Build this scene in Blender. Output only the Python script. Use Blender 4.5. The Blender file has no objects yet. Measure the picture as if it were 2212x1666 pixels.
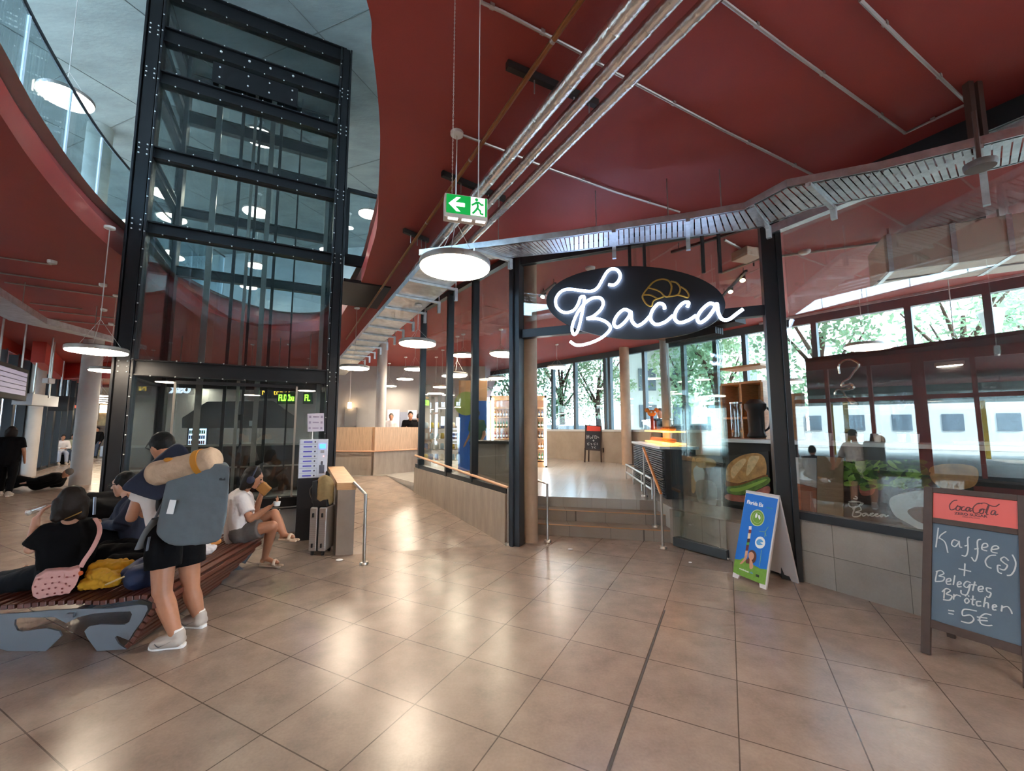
import bpy, bmesh, math, random
from mathutils import Vector, Matrix, Euler, Quaternion
from mathutils.geometry import tessellate_polygon
random.seed(7)
SC = bpy.context.scene
COL = SC.collection
V = Vector
# ---------------------------------------------------------------- camera model (2212 x 1666)
FP, PIT, H = 903.0, 0.1003, 1.727
CP, SP = math.cos(PIT), math.sin(PIT)
def ray(px, py):
    v = -(py-833)/FP
    return V(((px-1106)/FP, CP-SP*v, SP+CP*v))
CAM = V((0, 0, H))
def G(px, py, z=0.0):
    d = ray(px, py); return CAM + d*((z-H)/d.z)
def D(px, py, y):
    d = ray(px, py); return CAM + d*(y/d.y)
def PL(px, py, p0, n):
    d = ray(px, py); return CAM + d*((V(p0)-CAM).dot(n)/d.dot(n))
def W(px, py, A, B, off=0.0):
    e = V((B[0]-A[0], B[1]-A[1], 0)).normalized(); n = V((e.y, -e.x, 0))
    if n.dot(V((A[0], A[1], 0))) > 0: n = -n
    return PL(px, py, V((A[0], A[1], 0))+n*off, n)
def v3(a, z=0.0): return V((a[0], a[1], a[2] if len(a) > 2 else z))

# ---------------------------------------------------------------- materials
def lin(c):
    return tuple((x/12.92 if x <= .04045 else ((x+.055)/1.055)**2.4) for x in c)
def hx(s):
    return lin(tuple(int(s[i:i+2], 16)/255 for i in (0, 2, 4)))
MATS = {}
def mat(name, col, rough=.5, metal=0.0, noise=0.0, nscale=8.0, bump=0.0, bscale=40.0, emit=None, estr=0.0, spec=.5, coat=0.0, col2=None, stretch=None):
    if name in MATS: return MATS[name]
    m = bpy.data.materials.new(name); m.use_nodes = True
    nt = m.node_tree; b = nt.nodes['Principled BSDF']
    c = hx(col) if isinstance(col, str) else col
    b.inputs['Base Color'].default_value = (*c, 1)
    b.inputs['Roughness'].default_value = rough; b.inputs['Metallic'].default_value = metal
    b.inputs['Specular IOR Level'].default_value = spec; b.inputs['Coat Weight'].default_value = coat
    if emit is not None:
        b.inputs['Emission Color'].default_value = (*(hx(emit) if isinstance(emit, str) else emit), 1)
        b.inputs['Emission Strength'].default_value = estr
    if noise or bump:
        tc = nt.nodes.new('ShaderNodeTexCoord'); src = tc.outputs['Object']
        if stretch:
            mp = nt.nodes.new('ShaderNodeMapping'); mp.inputs['Scale'].default_value = stretch
            nt.links.new(src, mp.inputs[0]); src = mp.outputs[0]
    if noise:
        n = nt.nodes.new('ShaderNodeTexNoise'); n.inputs['Scale'].default_value = nscale; n.inputs['Detail'].default_value = 5
        n.inputs['Roughness'].default_value = .62
        nt.links.new(src, n.inputs['Vector'])
        r = nt.nodes.new('ShaderNodeValToRGB'); r.color_ramp.elements[0].position = .3; r.color_ramp.elements[1].position = .7
        c2 = hx(col2) if col2 else None
        r.color_ramp.elements[0].color = (*(c2 or tuple(x*(1-noise) for x in c)), 1)
        r.color_ramp.elements[1].color = (*(c if c2 else tuple(min(1, x*(1+noise)) for x in c)), 1)
        nt.links.new(n.outputs['Fac'], r.inputs[0]); nt.links.new(r.outputs[0], b.inputs['Base Color'])
    if bump:
        n2 = nt.nodes.new('ShaderNodeTexNoise'); n2.inputs['Scale'].default_value = bscale; n2.inputs['Detail'].default_value = 4
        nt.links.new(src, n2.inputs['Vector'])
        bp = nt.nodes.new('ShaderNodeBump'); bp.inputs['Strength'].default_value = bump; bp.inputs['Distance'].default_value = .02
        nt.links.new(n2.outputs['Fac'], bp.inputs['Height']); nt.links.new(bp.outputs[0], b.inputs['Normal'])
    MATS[name] = m; return m
def tile_mat(name, c1, c2, cm, tw, th, rot=0.0, org=(0, 0), mort=.004, rough=.35, vertical=False, spot=.12, offset=0.0, dirv=None, coat=0.0, rough2=None):
    """tiled stone; vertical: u along dirv, v along z"""
    m = bpy.data.materials.new(name); m.use_nodes = True; nt = m.node_tree; N = nt.nodes; L = nt.links
    b = N['Principled BSDF']
    tc = N.new('ShaderNodeTexCoord')
    if vertical:
        dp = N.new('ShaderNodeVectorMath'); dp.operation = 'DOT_PRODUCT'; dl = math.hypot(dirv[0], dirv[1]); dp.inputs[1].default_value = (dirv[0]/dl, dirv[1]/dl, 0)
        L.new(tc.outputs['Object'], dp.inputs[0])
        sx = N.new('ShaderNodeSeparateXYZ'); L.new(tc.outputs['Object'], sx.inputs[0])
        cb = N.new('ShaderNodeCombineXYZ'); L.new(dp.outputs['Value'], cb.inputs[0]); L.new(sx.outputs[2], cb.inputs[1])
        src = cb.outputs[0]
        mp = N.new('ShaderNodeMapping'); mp.inputs['Location'].default_value = (-org[0], -org[1], 0); L.new(src, mp.inputs[0])
    else:
        mp = N.new('ShaderNodeMapping'); mp.vector_type = 'TEXTURE'
        mp.inputs['Location'].default_value = (org[0], org[1], 0); mp.inputs['Rotation'].default_value = (0, 0, rot)
        L.new(tc.outputs['Object'], mp.inputs[0])
    br = N.new('ShaderNodeTexBrick'); br.offset = offset; br.inputs['Scale'].default_value = 1
    br.inputs['Brick Width'].default_value = tw; br.inputs['Row Height'].default_value = th
    br.inputs['Mortar Size'].default_value = mort; br.inputs['Mortar Smooth'].default_value = .1; br.inputs['Bias'].default_value = 0
    br.inputs['Color1'].default_value = (*hx(c1), 1); br.inputs['Color2'].default_value = (*hx(c2), 1); br.inputs['Mortar'].default_value = (*hx(cm), 1)
    L.new(mp.outputs[0], br.inputs['Vector'])
    n = N.new('ShaderNodeTexNoise'); n.inputs['Scale'].default_value = 4; n.inputs['Detail'].default_value = 6; n.inputs['Roughness'].default_value = .6
    L.new(tc.outputs['Object'], n.inputs['Vector'])
    n3 = N.new('ShaderNodeTexNoise'); n3.inputs['Scale'].default_value = 55; n3.inputs['Detail'].default_value = 3
    L.new(tc.outputs['Object'], n3.inputs['Vector'])
    mx = N.new('ShaderNodeMix'); mx.data_type = 'RGBA'; mx.blend_type = 'MULTIPLY'; mx.inputs[0].default_value = 1
    rp = N.new('ShaderNodeMapRange'); rp.inputs[1].default_value = .2; rp.inputs[2].default_value = .8; rp.inputs[3].default_value = 1-spot; rp.inputs[4].default_value = 1+spot*.6
    ad = N.new('ShaderNodeMath'); ad.operation = 'MULTIPLY_ADD'; ad.inputs[1].default_value = .35; L.new(n3.outputs['Fac'], ad.inputs[0])
    sb = N.new('ShaderNodeMath'); sb.operation = 'SUBTRACT'; sb.inputs[1].default_value = .175; L.new(n.outputs['Fac'], sb.inputs[0]); L.new(sb.outputs[0], ad.inputs[2])
    L.new(ad.outputs[0], rp.inputs[0]); L.new(br.outputs['Color'], mx.inputs[6]); L.new(rp.outputs[0], mx.inputs[7])
    L.new(mx.outputs[2], b.inputs['Base Color'])
    rr = N.new('ShaderNodeMapRange'); rr.inputs[3].default_value = rough-.06; rr.inputs[4].default_value = rough+.1
    b.inputs['Roughness'].default_value = rough
    bp = N.new('ShaderNodeBump'); bp.inputs['Strength'].default_value = .35; bp.inputs['Distance'].default_value = .004; bp.invert = True
    L.new(br.outputs['Fac'], bp.inputs['Height']); L.new(bp.outputs[0], b.inputs['Normal'])
    b.inputs['Coat Weight'].default_value = coat; b.inputs['Coat Roughness'].default_value = .12
    MATS[name] = m; return m
def glass_mat(name, r0=.05, tint=(1, 1, 1), rough=0.0, gl=(1, 1, 1)):
    m = bpy.data.materials.new(name); m.use_nodes = True; nt = m.node_tree; N = nt.nodes; L = nt.links
    N.remove(N['Principled BSDF']); out = N['Material Output']
    lw = N.new('ShaderNodeLayerWeight'); lw.inputs['Blend'].default_value = .5
    pw = N.new('ShaderNodeMath'); pw.operation = 'POWER'; pw.inputs[1].default_value = 5; L.new(lw.outputs['Facing'], pw.inputs[0])
    ma = N.new('ShaderNodeMath'); ma.operation = 'MULTIPLY_ADD'; ma.inputs[1].default_value = .9-r0; ma.inputs[2].default_value = r0; L.new(pw.outputs[0], ma.inputs[0])
    t = N.new('ShaderNodeBsdfTransparent'); t.inputs[0].default_value = (*tint, 1)
    g = N.new('ShaderNodeBsdfGlossy'); g.inputs['Roughness'].default_value = rough; g.inputs[0].default_value = (*gl, 1)
    mx = N.new('ShaderNodeMixShader'); L.new(ma.outputs[0], mx.inputs[0]); L.new(t.outputs[0], mx.inputs[1]); L.new(g.outputs[0], mx.inputs[2])
    L.new(mx.outputs[0], out.inputs[0]); MATS[name] = m; return m

# ---------------------------------------------------------------- mesh builder
class MB:
    def __init__(s): s.bm = bmesh.new()
    def _f(s, vs):
        try: return s.bm.faces.new(vs)
        except ValueError: return None
    def box(s, c, size, rot=None):
        c = V(c); R = rot.to_matrix() if isinstance(rot, (Euler, Quaternion)) else (Matrix.Rotation(rot, 3, 'Z') if isinstance(rot, (int, float)) else (rot or Matrix.Identity(3)))
        vs = []
        for x in (-.5, .5):
            for y in (-.5, .5):
                for z in (-.5, .5):
                    vs.append(s.bm.verts.new(c + R @ V((x*size[0], y*size[1], z*size[2]))))
        for f in ((0, 1, 3, 2), (4, 6, 7, 5), (0, 4, 5, 1), (2, 3, 7, 6), (0, 2, 6, 4), (1, 5, 7, 3)):
            s._f([vs[i] for i in f])
        return s
    def bar(s, p0, p1, w, h, up=(0, 0, 1)):
        p0, p1, up = V(p0), V(p1), V(up); d = (p1-p0); l = d.length; d.normalize()
        a = d.cross(up)
        if a.length < 1e-4: a = d.cross(V((0, 1, 0)))
        a.normalize(); b = a.cross(d)
        R = Matrix((d, a, b)).transposed()
        return s.box((p0+p1)/2, (l, w, h), R)
    def wall(s, A, B, z0, z1, t, off=0.0):
        A, B = v3(A), v3(B); A.z = B.z = (z0+z1)/2
        e = (B-A).normalized(); n = V((e.y, -e.x, 0))
        return s.bar(A+n*off, B+n*off, t, z1-z0)
    def prism(s, poly, z0, z1):
        return s.ext([V((p[0], p[1], z0)) for p in poly], V((0, 0, z1-z0)))
    def ext(s, pts, vec):
        """planar polygon (may be concave), extruded"""
        vec = V(vec); n = len(pts); pts = [V(p) for p in pts]
        a = [s.bm.verts.new(p) for p in pts]; b = [s.bm.verts.new(p+vec) for p in pts]
        for t in tessellate_polygon([pts]):
            s._f([a[i] for i in t]); s._f([b[i] for i in reversed(t)])
        for i in range(n):
            s._f([a[i], a[(i+1) % n], b[(i+1) % n], b[i]])
        return s
    def face(s, pts):
        s._f([s.bm.verts.new(V(p)) for p in pts]); return s
    def poly(s, loops):
        """flat polygon with holes"""
        loops = [[V(p) for p in l] for l in loops]; flat = [p for l in loops for p in l]
        vs = [s.bm.verts.new(p) for p in flat]
        for t in tessellate_polygon(loops): s._f([vs[i] for i in t])
        return s
    def tube(s, pts, r, n=8, cap=True, closed=False, flat=1.0, fn=None):
        pts = [V(p) for p in pts]; m = len(pts); rings = []
        rr = r if isinstance(r, (list, tuple)) else [r]*m
        prev = None
        for i, p in enumerate(pts):
            if closed: t = pts[(i+1) % m]-pts[i-1]
            else: t = pts[min(i+1, m-1)]-pts[max(i-1, 0)]
            if t.length < 1e-9: t = V((0, 0, 1))
            t.normalize()
            if fn is not None: b = V(fn); a = t.cross(b); a.normalize() if a.length > 1e-6 else None
            else:
                if prev is None:
                    a = t.cross(V((0, 0, 1)))
                    if a.length < .05: a = t.cross(V((1, 0, 0)))
                else: a = prev - t*prev.dot(t)
                a.normalize(); b = a.cross(t); prev = a
            rings.append([s.bm.verts.new(p + a*(math.cos(k*2*math.pi/n)*rr[i]) + b*(math.sin(k*2*math.pi/n)*rr[i]*flat)) for k in range(n)])
        for i in range(m if closed else m-1):
            A, B = rings[i], rings[(i+1) % m]
            for k in range(n): s._f([A[k], A[(k+1) % n], B[(k+1) % n], B[k]])
        if cap and not closed:
            s._f(list(reversed(rings[0]))); s._f(rings[-1])
        return s
    def cyl(s, p0, p1, r0, r1=None, n=20): return s.tube([p0, p1], [r0, r0 if r1 is None else r1], n)
    def lathe(s, c, prof, n=32, axis=None):
        c = V(c); rings = []
        q = V((0, 0, 1)).rotation_difference(V(axis).normalized()) if axis is not None else None
        for r, z in prof:
            ring = []
            for k in range(n):
                p = V((r*math.cos(2*math.pi*k/n), r*math.sin(2*math.pi*k/n), z))
                if q: p = q @ p
                ring.append(s.bm.verts.new(c+p))
            rings.append(ring)
        for A, B in zip(rings, rings[1:]):
            for k in range(n): s._f([A[k], A[(k+1) % n], B[(k+1) % n], B[k]])
        s._f(list(reversed(rings[0]))); s._f(rings[-1]); return s
    def sph(s, c, r, sc=(1, 1, 1), rot=None, u=16, v=10):
        M = Matrix.Translation(V(c)) @ ((rot.to_matrix() if isinstance(rot, (Euler, Quaternion)) else rot).to_4x4() if rot else Matrix.Identity(4)) @ Matrix.Diagonal((r*sc[0], r*sc[1], r*sc[2], 1))
        bmesh.ops.create_uvsphere(s.bm, u_segments=u, v_segments=v, radius=1, matrix=M); return s
    def cap(s, p0, p1, r0, r1, n=14):
        """tapered capsule with round ends (one closed shell)"""
        p0, p1 = V(p0), V(p1); d = p1-p0; L = d.length
        if L < 1e-6: return s.sph(p0, r0)
        d.normalize(); pts, rr = [], []
        for k in range(6):
            a = math.pi/2*(k/5); pts.append(p0-d*(r0*math.cos(a))); rr.append(max(1e-4, r0*math.sin(a)))
        for k in range(6):
            a = math.pi/2*(k/5); pts.append(p1+d*(r1*math.sin(a))); rr.append(max(1e-4, r1*math.cos(a)))
        return s.tube(pts, rr, n)
    def build(s, name, m=None, parent=None, smooth=False, bevel=0.0, sub=0, disp=None, seg=2, wn=False):
        bmesh.ops.remove_doubles(s.bm, verts=s.bm.verts, dist=1e-6)
        bmesh.ops.recalc_face_normals(s.bm, faces=s.bm.faces)
        me = bpy.data.meshes.new(name); s.bm.to_mesh(me); s.bm.free()
        o = bpy.data.objects.new(name, me); COL.objects.link(o)
        ms = m if isinstance(m, (list, tuple)) else [m]
        for x in ms:
            if x: me.materials.append(x)
        if smooth:
            me.shade_smooth()
            if smooth != 'all': me.set_sharp_from_angle(angle=math.radians(40))
        if bevel:
            md = o.modifiers.new('bevel', 'BEVEL'); md.width = bevel; md.segments = seg; md.limit_method = 'ANGLE'; md.angle_limit = math.radians(40)
        if sub:
            md = o.modifiers.new('sub', 'SUBSURF'); md.levels = md.render_levels = sub
        if parent is not None: setpar(o, parent)
        return o
def setpar(o, p):
    o.parent = p
    M = Matrix.Identity(4); q = p
    M = world(p); o.matrix_parent_inverse = M.inverted()
def world(o):
    M = o.matrix_basis.copy()
    if o.parent is not None: M = world(o.parent) @ o.matrix_parent_inverse @ M
    return M
def tag(o, label=None, cat=None, group=None, kind=None):
    if label: o['label'] = label
    if cat: o['category'] = cat
    if group: o['group'] = group
    if kind: o['kind'] = kind
    return o
def thing(name, loc, label, cat, group=None, rz=0.0):
    o = bpy.data.objects.new(name, None); COL.objects.link(o); o.empty_display_size = .1
    o.location = V(loc); o.rotation_euler = (0, 0, rz)
    return tag(o, label, cat, group)
def struct(name, mb=None, m=None, **k):
    if mb is None:
        o = bpy.data.objects.new(name, None); COL.objects.link(o)
    else: o = mb.build(name, m, None, **k)
    o['kind'] = 'structure'; return o
def copy_tree(o, parent=None):
    c = o.copy(); COL.objects.link(c)
    if parent is not None: c.parent = parent
    for ch in [x for x in o.children]: copy_tree(ch, c)
    return c
def cr(pts, k=8, closed=False):
    """Catmull-Rom through points"""
    pts = [V(p) for p in pts]; n = len(pts); out = []
    for i in range(n if closed else n-1):
        if closed: a, b, c, d = pts[i-1], pts[i], pts[(i+1) % n], pts[(i+2) % n]
        else: a, b, c, d = pts[max(i-1, 0)], pts[i], pts[i+1], pts[min(i+2, n-1)]
        for j in range(k):
            t = j/k
            out.append(.5*((2*b)+(c-a)*t+(2*a-5*b+4*c-d)*t*t+(3*b-a-3*c+d)*t**3))
    if not closed: out.append(pts[-1])
    return out
def cr2(pts, k=8, closed=False):
    return [(p.x, p.y) for p in cr([(a[0], a[1], 0) for a in pts], k, closed)]
def text(name, s, org, right, up, size, m, parent, depth=.002, align='LEFT', sx=1.0, shear=0.0, bold=0.0):
    cu = bpy.data.curves.new(name, 'FONT'); cu.body = s; cu.size = size; cu.extrude = depth; cu.align_x = align; cu.shear = shear; cu.offset = bold
    o = bpy.data.objects.new(name, cu); COL.objects.link(o)
    dg = bpy.context.evaluated_depsgraph_get(); me = bpy.data.meshes.new_from_object(o.evaluated_get(dg))
    bpy.data.objects.remove(o); bpy.data.curves.remove(cu)
    r, u = V(right).normalized(), V(up).normalized(); n = r.cross(u)
    M = Matrix((r*sx, u, n)).transposed().to_4x4(); M.translation = V(org)
    me.transform(M); me.materials.clear(); me.materials.append(m)
    o = bpy.data.objects.new(name, me); COL.objects.link(o)
    if parent is not None: setpar(o, parent)
    return o
def remesh(mb, name, m, parent, voxel=.012, smooth=6, fac=.5, cut=None, noise=0.0, nsize=.1):
    bmesh.ops.recalc_face_normals(mb.bm, faces=mb.bm.faces)
    me = bpy.data.meshes.new('tmp'); mb.bm.to_mesh(me); mb.bm.free()
    o = bpy.data.objects.new('tmp', me); COL.objects.link(o)
    r = o.modifiers.new('r', 'REMESH'); r.mode = 'VOXEL'; r.voxel_size = voxel
    if smooth:
        q = o.modifiers.new('s', 'SMOOTH'); q.iterations = smooth; q.factor = fac
    if noise:
        tx = bpy.data.textures.new('clouds', 'CLOUDS'); tx.noise_scale = nsize; tx.noise_depth = 2
        dsp = o.modifiers.new('d', 'DISPLACE'); dsp.texture = tx; dsp.strength = noise; dsp.mid_level = .5; dsp.texture_coords = 'GLOBAL'
    dg = bpy.context.evaluated_depsgraph_get(); nm = bpy.data.meshes.new_from_object(o.evaluated_get(dg))
    bpy.data.objects.remove(o); bpy.data.meshes.remove(me)
    if cut:
        bm = bmesh.new(); bm.from_mesh(nm)
        for co, no in cut:
            g = list(bm.verts)+list(bm.edges)+list(bm.faces)
            rr = bmesh.ops.bisect_plane(bm, geom=g, plane_co=V(co), plane_no=V(no), clear_outer=True)
            ed = [e for e in rr['geom_cut'] if isinstance(e, bmesh.types.BMEdge)]
            bmesh.ops.holes_fill(bm, edges=[e for e in bm.edges if e.is_boundary], sides=0)
        bm.to_mesh(nm); bm.free()
    nm.name = name; nm.materials.clear(); nm.materials.append(m); nm.shade_smooth()
    ob = bpy.data.objects.new(name, nm); COL.objects.link(ob)
    if parent is not None: setpar(ob, parent)
    return ob
def cutmb(): return MB()

# shared materials
BLK = mat('black_steel', '1b1b1e', .42, .35, noise=.15, nscale=3, bump=.04, bscale=200)
ANT = mat('anthracite_frame', '2c3136', .38, .3)
RED = mat('red_paint', '983c37', .62, noise=.06, nscale=1.5, bump=.06, bscale=60)
STEEL = mat('brushed_steel', 'b9b4ac', .3, .95)
GALV = mat('galvanised_steel', 'c2c6c9', .38, .85, noise=.2, nscale=9)
CHROME = mat('bolt_steel', 'd8d8d6', .3, .8)
CONC = mat('concrete', '9aa09c', .75, noise=.18, nscale=1.6, bump=.2, bscale=14)
WHT = mat('white_plastic', 'e8e8e6', .45)
LAMP = mat('lamp_diffuser', 'fff4e2', .5, emit=(1, .84, .64), estr=13)
GLS = glass_mat('clear_glass', .05, (.96, .985, .98))
GLSB = glass_mat('facade_glass', .10, (.90, .94, .93))
GLSW = glass_mat('window_glass', .13, (.90, .93, .92))
GLSR = glass_mat('balustrade_glass', .08, (.86, .94, .97))
DARK = mat('dark_void', '0d0d0e', .8)
SKY = 3.7
EXPO = 2.32
# ================================================================= SHELL
U = V((-.457, .889, 0))           # building direction, away along the lift's side
E0, E1 = (.09, 6.40), (3.2, 5.05)  # entrance line post to post
RW0, RW1 = (3.255, 4.97), (5.2, 1.38)  # right glazed wall line
R0, R1 = (-.05, 6.45), (-2.1, 9.40)  # glazed wall along the ramp
ZC = 4.45
FLOOR = tile_mat('floor_stone', 'a08f82', '9a897d', '5e5249', .602, .60, math.pi/2-.4748, (-2.76, 2.56), .004, .27, spot=.3)
WTILE = tile_mat('plinth_stone', '9a938b', '8e8780', '5e5954', .62, .365, 0, (0.05, -.02), .003, .5, vertical=True, dirv=(RW1[0]-RW0[0], RW1[1]-RW0[1]), spot=.15)
FLOOR.node_tree.nodes['Principled BSDF'].inputs['Specular IOR Level'].default_value = .8
STEP = tile_mat('step_stone', '8f8378', '8a7e74', '5a5048', .62, .60, 0, (.3, 0), .003, .45, spot=.12)
SHOPF = tile_mat('shop_floor_plank', 'b0aca6', 'a8a49e', '8f8a84', .25, 1.4, -.25, (0, 0), .002, .24, spot=.06, offset=.5)
SHOPF.node_tree.nodes['Principled BSDF'].inputs['Specular IOR Level'].default_value = .9
RAMPC = mat('ramp_concrete', 'a29487', .6, noise=.14, nscale=3, bump=.08, bscale=30, stretch=(3, 3, .6))
PLAST = mat('grey_plaster', '9d9996', .8, noise=.05, nscale=2)

fl = MB().prism([(-27.5, 27.5), (-17.8, 15.0), (-14.1, 10.5), (-9.7, -9.2), (13.2, -9.2), (13.2, 4), (11.2, 5.6), (4.2, 14.8), (-.8, 20.7), (-1, 36), (-31, 36)], -.3, 0)
f_ = struct('floor', fl, FLOOR)
# dark expansion joint along one tile line
d1 = V((math.sin(.4748), math.cos(.4748), 0)); d2 = V((math.cos(.4748), -math.sin(.4748), 0))
jo = V((-2.76, 2.56, 0))+d2*(5*.602)
struct('trim_1', MB().bar(jo-d1*3.5+V((0, 0, .001)), jo+d1*3.35+V((0, 0, .001)), .013, .004), mat('joint_rubber', '4b4744', .7))
# ramp and raised floors
ra, rb = V((-2.18, 5.92, 0)), V((-.09, 6.44, 0)); rd = V((-.571, .821, 0))
mb = MB(); L = 5.6
mb.ext([ra+V((0, 0, -.02)), ra, ra+rd*L+V((0, 0, .5)), ra+rd*L+V((0, 0, -.02))], rb-ra)
struct('floor_ramp', mb, FLOOR)
shop = [(-2.12, 9.42), (-.05, 6.56), (.30, 7.72), (2.46, 7.24), (2.46, 6.60), (3.27, 5.02), (5.2, 1.45), (12, 1.45), (11, 6), (4.2, 14.9), (-.8, 20.8), (-8, 22), (-16, 20), (-9, 11.5), (-5.35, 10.45), (-3.25, 10.98)]
struct('floor_shop', MB().prism(shop, .02, .5), SHOPF)
q0, q1 = V((.28, 7.02, 0)), V((2.46, 6.494, 0)); qn = V((.235, .972, 0))
mb = MB()
for k in range(3):
    a, b = q0+qn*.36*k, q1+qn*.36*k
    mb.ext([a, b, b+qn*(1.2-.36*k), a+qn*(1.2-.36*k)], (0, 0, .165+.165*k + (.002 if k == 2 else 0)))
struct('floor_steps', mb, STEP, bevel=.006)
TREADL = mat('tread_warm_light', 'b58a5e', .4)  # warm light on the treads, put into the strip colour
mb = MB()
for k in range(2):
    a, b = q0+qn*(.36*k+.02), q1+qn*(.36*k+.02); a.z = b.z = .167+.165*k
    mb.bar(a, b, .05, .006)
struct('trim_2', mb, TREADL)

# ---------- ceiling with the curved void
void = [(-.93, 2.40), (-.95, 1.4), (-1.25, .6), (-1.85, .3), (-2.6, .75), (-3.3, 1.65), (-3.83, 2.45), (-4.36, 3.24), (-4.92, 4.02), (-5.52, 4.98), (-5.98, 5.85), (-6.35, 6.75), (-7.0, 8.4), (-7.15, 10.2), (-6.6, 11.5), (-5.5, 11.6), (-4.55, 10.7), (-4.03, 9.75), (-2.9, 7.75), (-2.28, 6.43), (-1.86, 5.5), (-1.48, 4.4), (-1.235, 3.66), (-1.09, 3.12), (-1.0, 2.72)]
vl = cr2(void, 6, True)
ext = [(-34, -9), (13, -9), (13, 3.5), (11.2, 6.0), (4.3, 15.0), (-.7, 20.9), (-2, 38), (-34, 38)]
mb = MB()
mb.poly([[V((x, y, ZC)) for x, y in ext], [V((x, y, ZC)) for x, y in vl]])
mbu = MB().poly([[V((x, y, 5.0)) for x, y in ext], [V((x, y, 5.0)) for x, y in vl]]); struct('floor_upper', mbu, mat('upper_screed', 'a8a8a4', .5, noise=.08, nscale=2))
for i in range(len(ext)):
    a, b = ext[i], ext[(i+1) % len(ext)]
    mb.face([(a[0], a[1], ZC), (b[0], b[1], ZC), (b[0], b[1], 5.0), (a[0], a[1], 5.0)])
ce = struct('ceiling', mb, RED)
# lower fascia band of the void edge, and the lip above it leaning back
cx = sum(x for x, y in vl)/len(vl); cy = sum(y for x, y in vl)/len(vl)
def offs(loop, d):
    out = []
    n = len(loop)
    for i in range(n):
        a, b = loop[i-1], loop[(i+1) % n]
        t = V((b[0]-a[0], b[1]-a[1])); t.normalize(); nn = V((t.y, -t.x))
        if nn.dot(V((loop[i][0]-cx, loop[i][1]-cy))) < 0: nn = -nn
        out.append((loop[i][0]+nn.x*d, loop[i][1]+nn.y*d))
    return out
REDL = mat('red_fascia', 'a83a33', .42)
mb = MB(); n = len(vl)
for i in range(n):
    a, b = vl[i], vl[(i+1) % n]
    mb.face([(a[0], a[1], ZC), (b[0], b[1], ZC), (b[0], b[1], 4.74), (a[0], a[1], 4.74)])
o = struct('trim_3', mb, REDL, smooth='all')
v2 = offs(vl, .16); mb = MB()
for i in range(n):
    a, b, c, d = vl[i], vl[(i+1) % n], v2[(i+1) % n], v2[i]
    mb.face([(a[0], a[1], 4.74), (b[0], b[1], 4.74), (c[0], c[1], 5.03), (d[0], d[1], 5.03)])
struct('trim_4', mb, RED, smooth='all')
# concrete upper ceiling, unseen gap added at front left for daylight; walls beyond
CONCC = mat('board_marked_concrete', '8f9c9e', .7, noise=.2, nscale=.9, bump=.25, bscale=8, stretch=(1, 2.5, 1))
mb = MB().box((-10, 21.5, 9.2), (50, 33, .4)).box((3.5, -2.4, 9.2), (23, 15.2, .4)); struct('ceiling_upper', mb, CONCC)
GR = mat('formwork_seam', '6d7675', .8)
mb = MB()
for k in range(-8, 10):
    p = V((-6, 8, 8.997))+V((.93, -.37, 0))*2.6*k
    mb.bar(p-V((.37, .93, 0))*14, p+V((.37, .93, 0))*14, .018, .008)
for k in range(-5, 6):
    p = V((-6, 8, 8.996))+V((.37, .93, 0))*3.4*k
    mb.bar(p-V((.93, -.37, 0))*14, p+V((.93, -.37, 0))*14, .018, .008)
struct('trim_5', mb, GR)
struct('wall_upper', MB().wall((-15, 17.5), (4, 15.2), 5.0, 9.0, .3), CONCC); struct('wall_upper_rear', MB().wall((14, -9), (-8, -9), 5.0, 9.0, .3), CONCC)
# upper concrete columns
for (px, py, y, r) in ((215, 300, 9.5, .2),):
    p = D(px, py, y)
    o = thing('round_column', (p.x, p.y, 5.0), 'round concrete column on the upper floor behind the curved glass balustrade', 'column')
    MB().cyl((p.x, p.y, 5.0), (p.x, p.y, 9.0), .24, .24, 28).build('shaft', CONC, o, smooth=True)
# glass balustrade along the left of the void
lo = [p for p in cr2([(-2.7, .6), (-3.4, 1.53), (-3.93, 2.35), (-4.46, 3.16), (-5.02, 3.95), (-5.6, 4.92), (-6.07, 5.8), (-6.45, 6.72), (-7.1, 8.4), (-7.27, 10.2)], 8)]
bal = thing('glass_balustrade', (-5, 4, 5.03), 'curved frameless glass balustrade around the left edge of the ceiling void', 'balustrade')
seg = 8
for i in range(0, len(lo)-1, seg):
    ch = lo[i:i+seg+1]; mb = MB()
    inner = ch; outer = [(x-.016, y) for x, y in ch]
    pts = [V((x, y, 5.0)) for x, y in inner]+[V((x, y, 5.0)) for x, y in reversed(outer)]
    mb.ext(pts, (0, 0, 1.02)); mb.build('glass_panel', GLSR, bal)
mb = MB().tube([(x-.008, y, 6.035) for x, y in lo], .022, 8); mb.build('top_rail', ANT, bal, smooth=True)
for i in range(0, len(lo), seg): MB().box((lo[i][0]-.008, lo[i][1], 5.5), (.02, .02, 1.0)).build('panel_joint', mat('joint_silicone', 'c8d6e0', .3), bal)

# ---------- right glazed wall: tiled plinth, frame, panes
wr = MB().wall(RW0, RW1, 0, .70, .16, -.08); struct('wall_right', wr, WTILE)
win = struct('window_1'); win.location = (RW0[0], RW0[1], .7)
rdir = (v3(RW1)-v3(RW0)).normalized(); rn = V((rdir.y, -rdir.x, 0))
MB().wall(RW0, RW1, .69, .775, .12, -.03).build('sill_frame', ANT, win)
mb = MB().wall(RW0, RW1, 4.27, ZC, .12, -.03); mb.build('head_frame', mat('dark_head_frame', '202428', .35), win)
MB().wall(RW0, RW1, 4.10, 4.2, .10, .05).build('inner_rail', GALV, win)
MB().wall(v3(RW0)+rdir*.1, RW1, .775, 4.27, .016, .0).build('pane', GLSW, win)
p = v3(RW0)+rdir*1.95+V((0, 0, 2.5))
MB().box((p.x, p.y, 2.52), (.08, .10, 3.5), math.atan2(rdir.y, rdir.x)).build('mullion', ANT, win) if False else None
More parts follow.
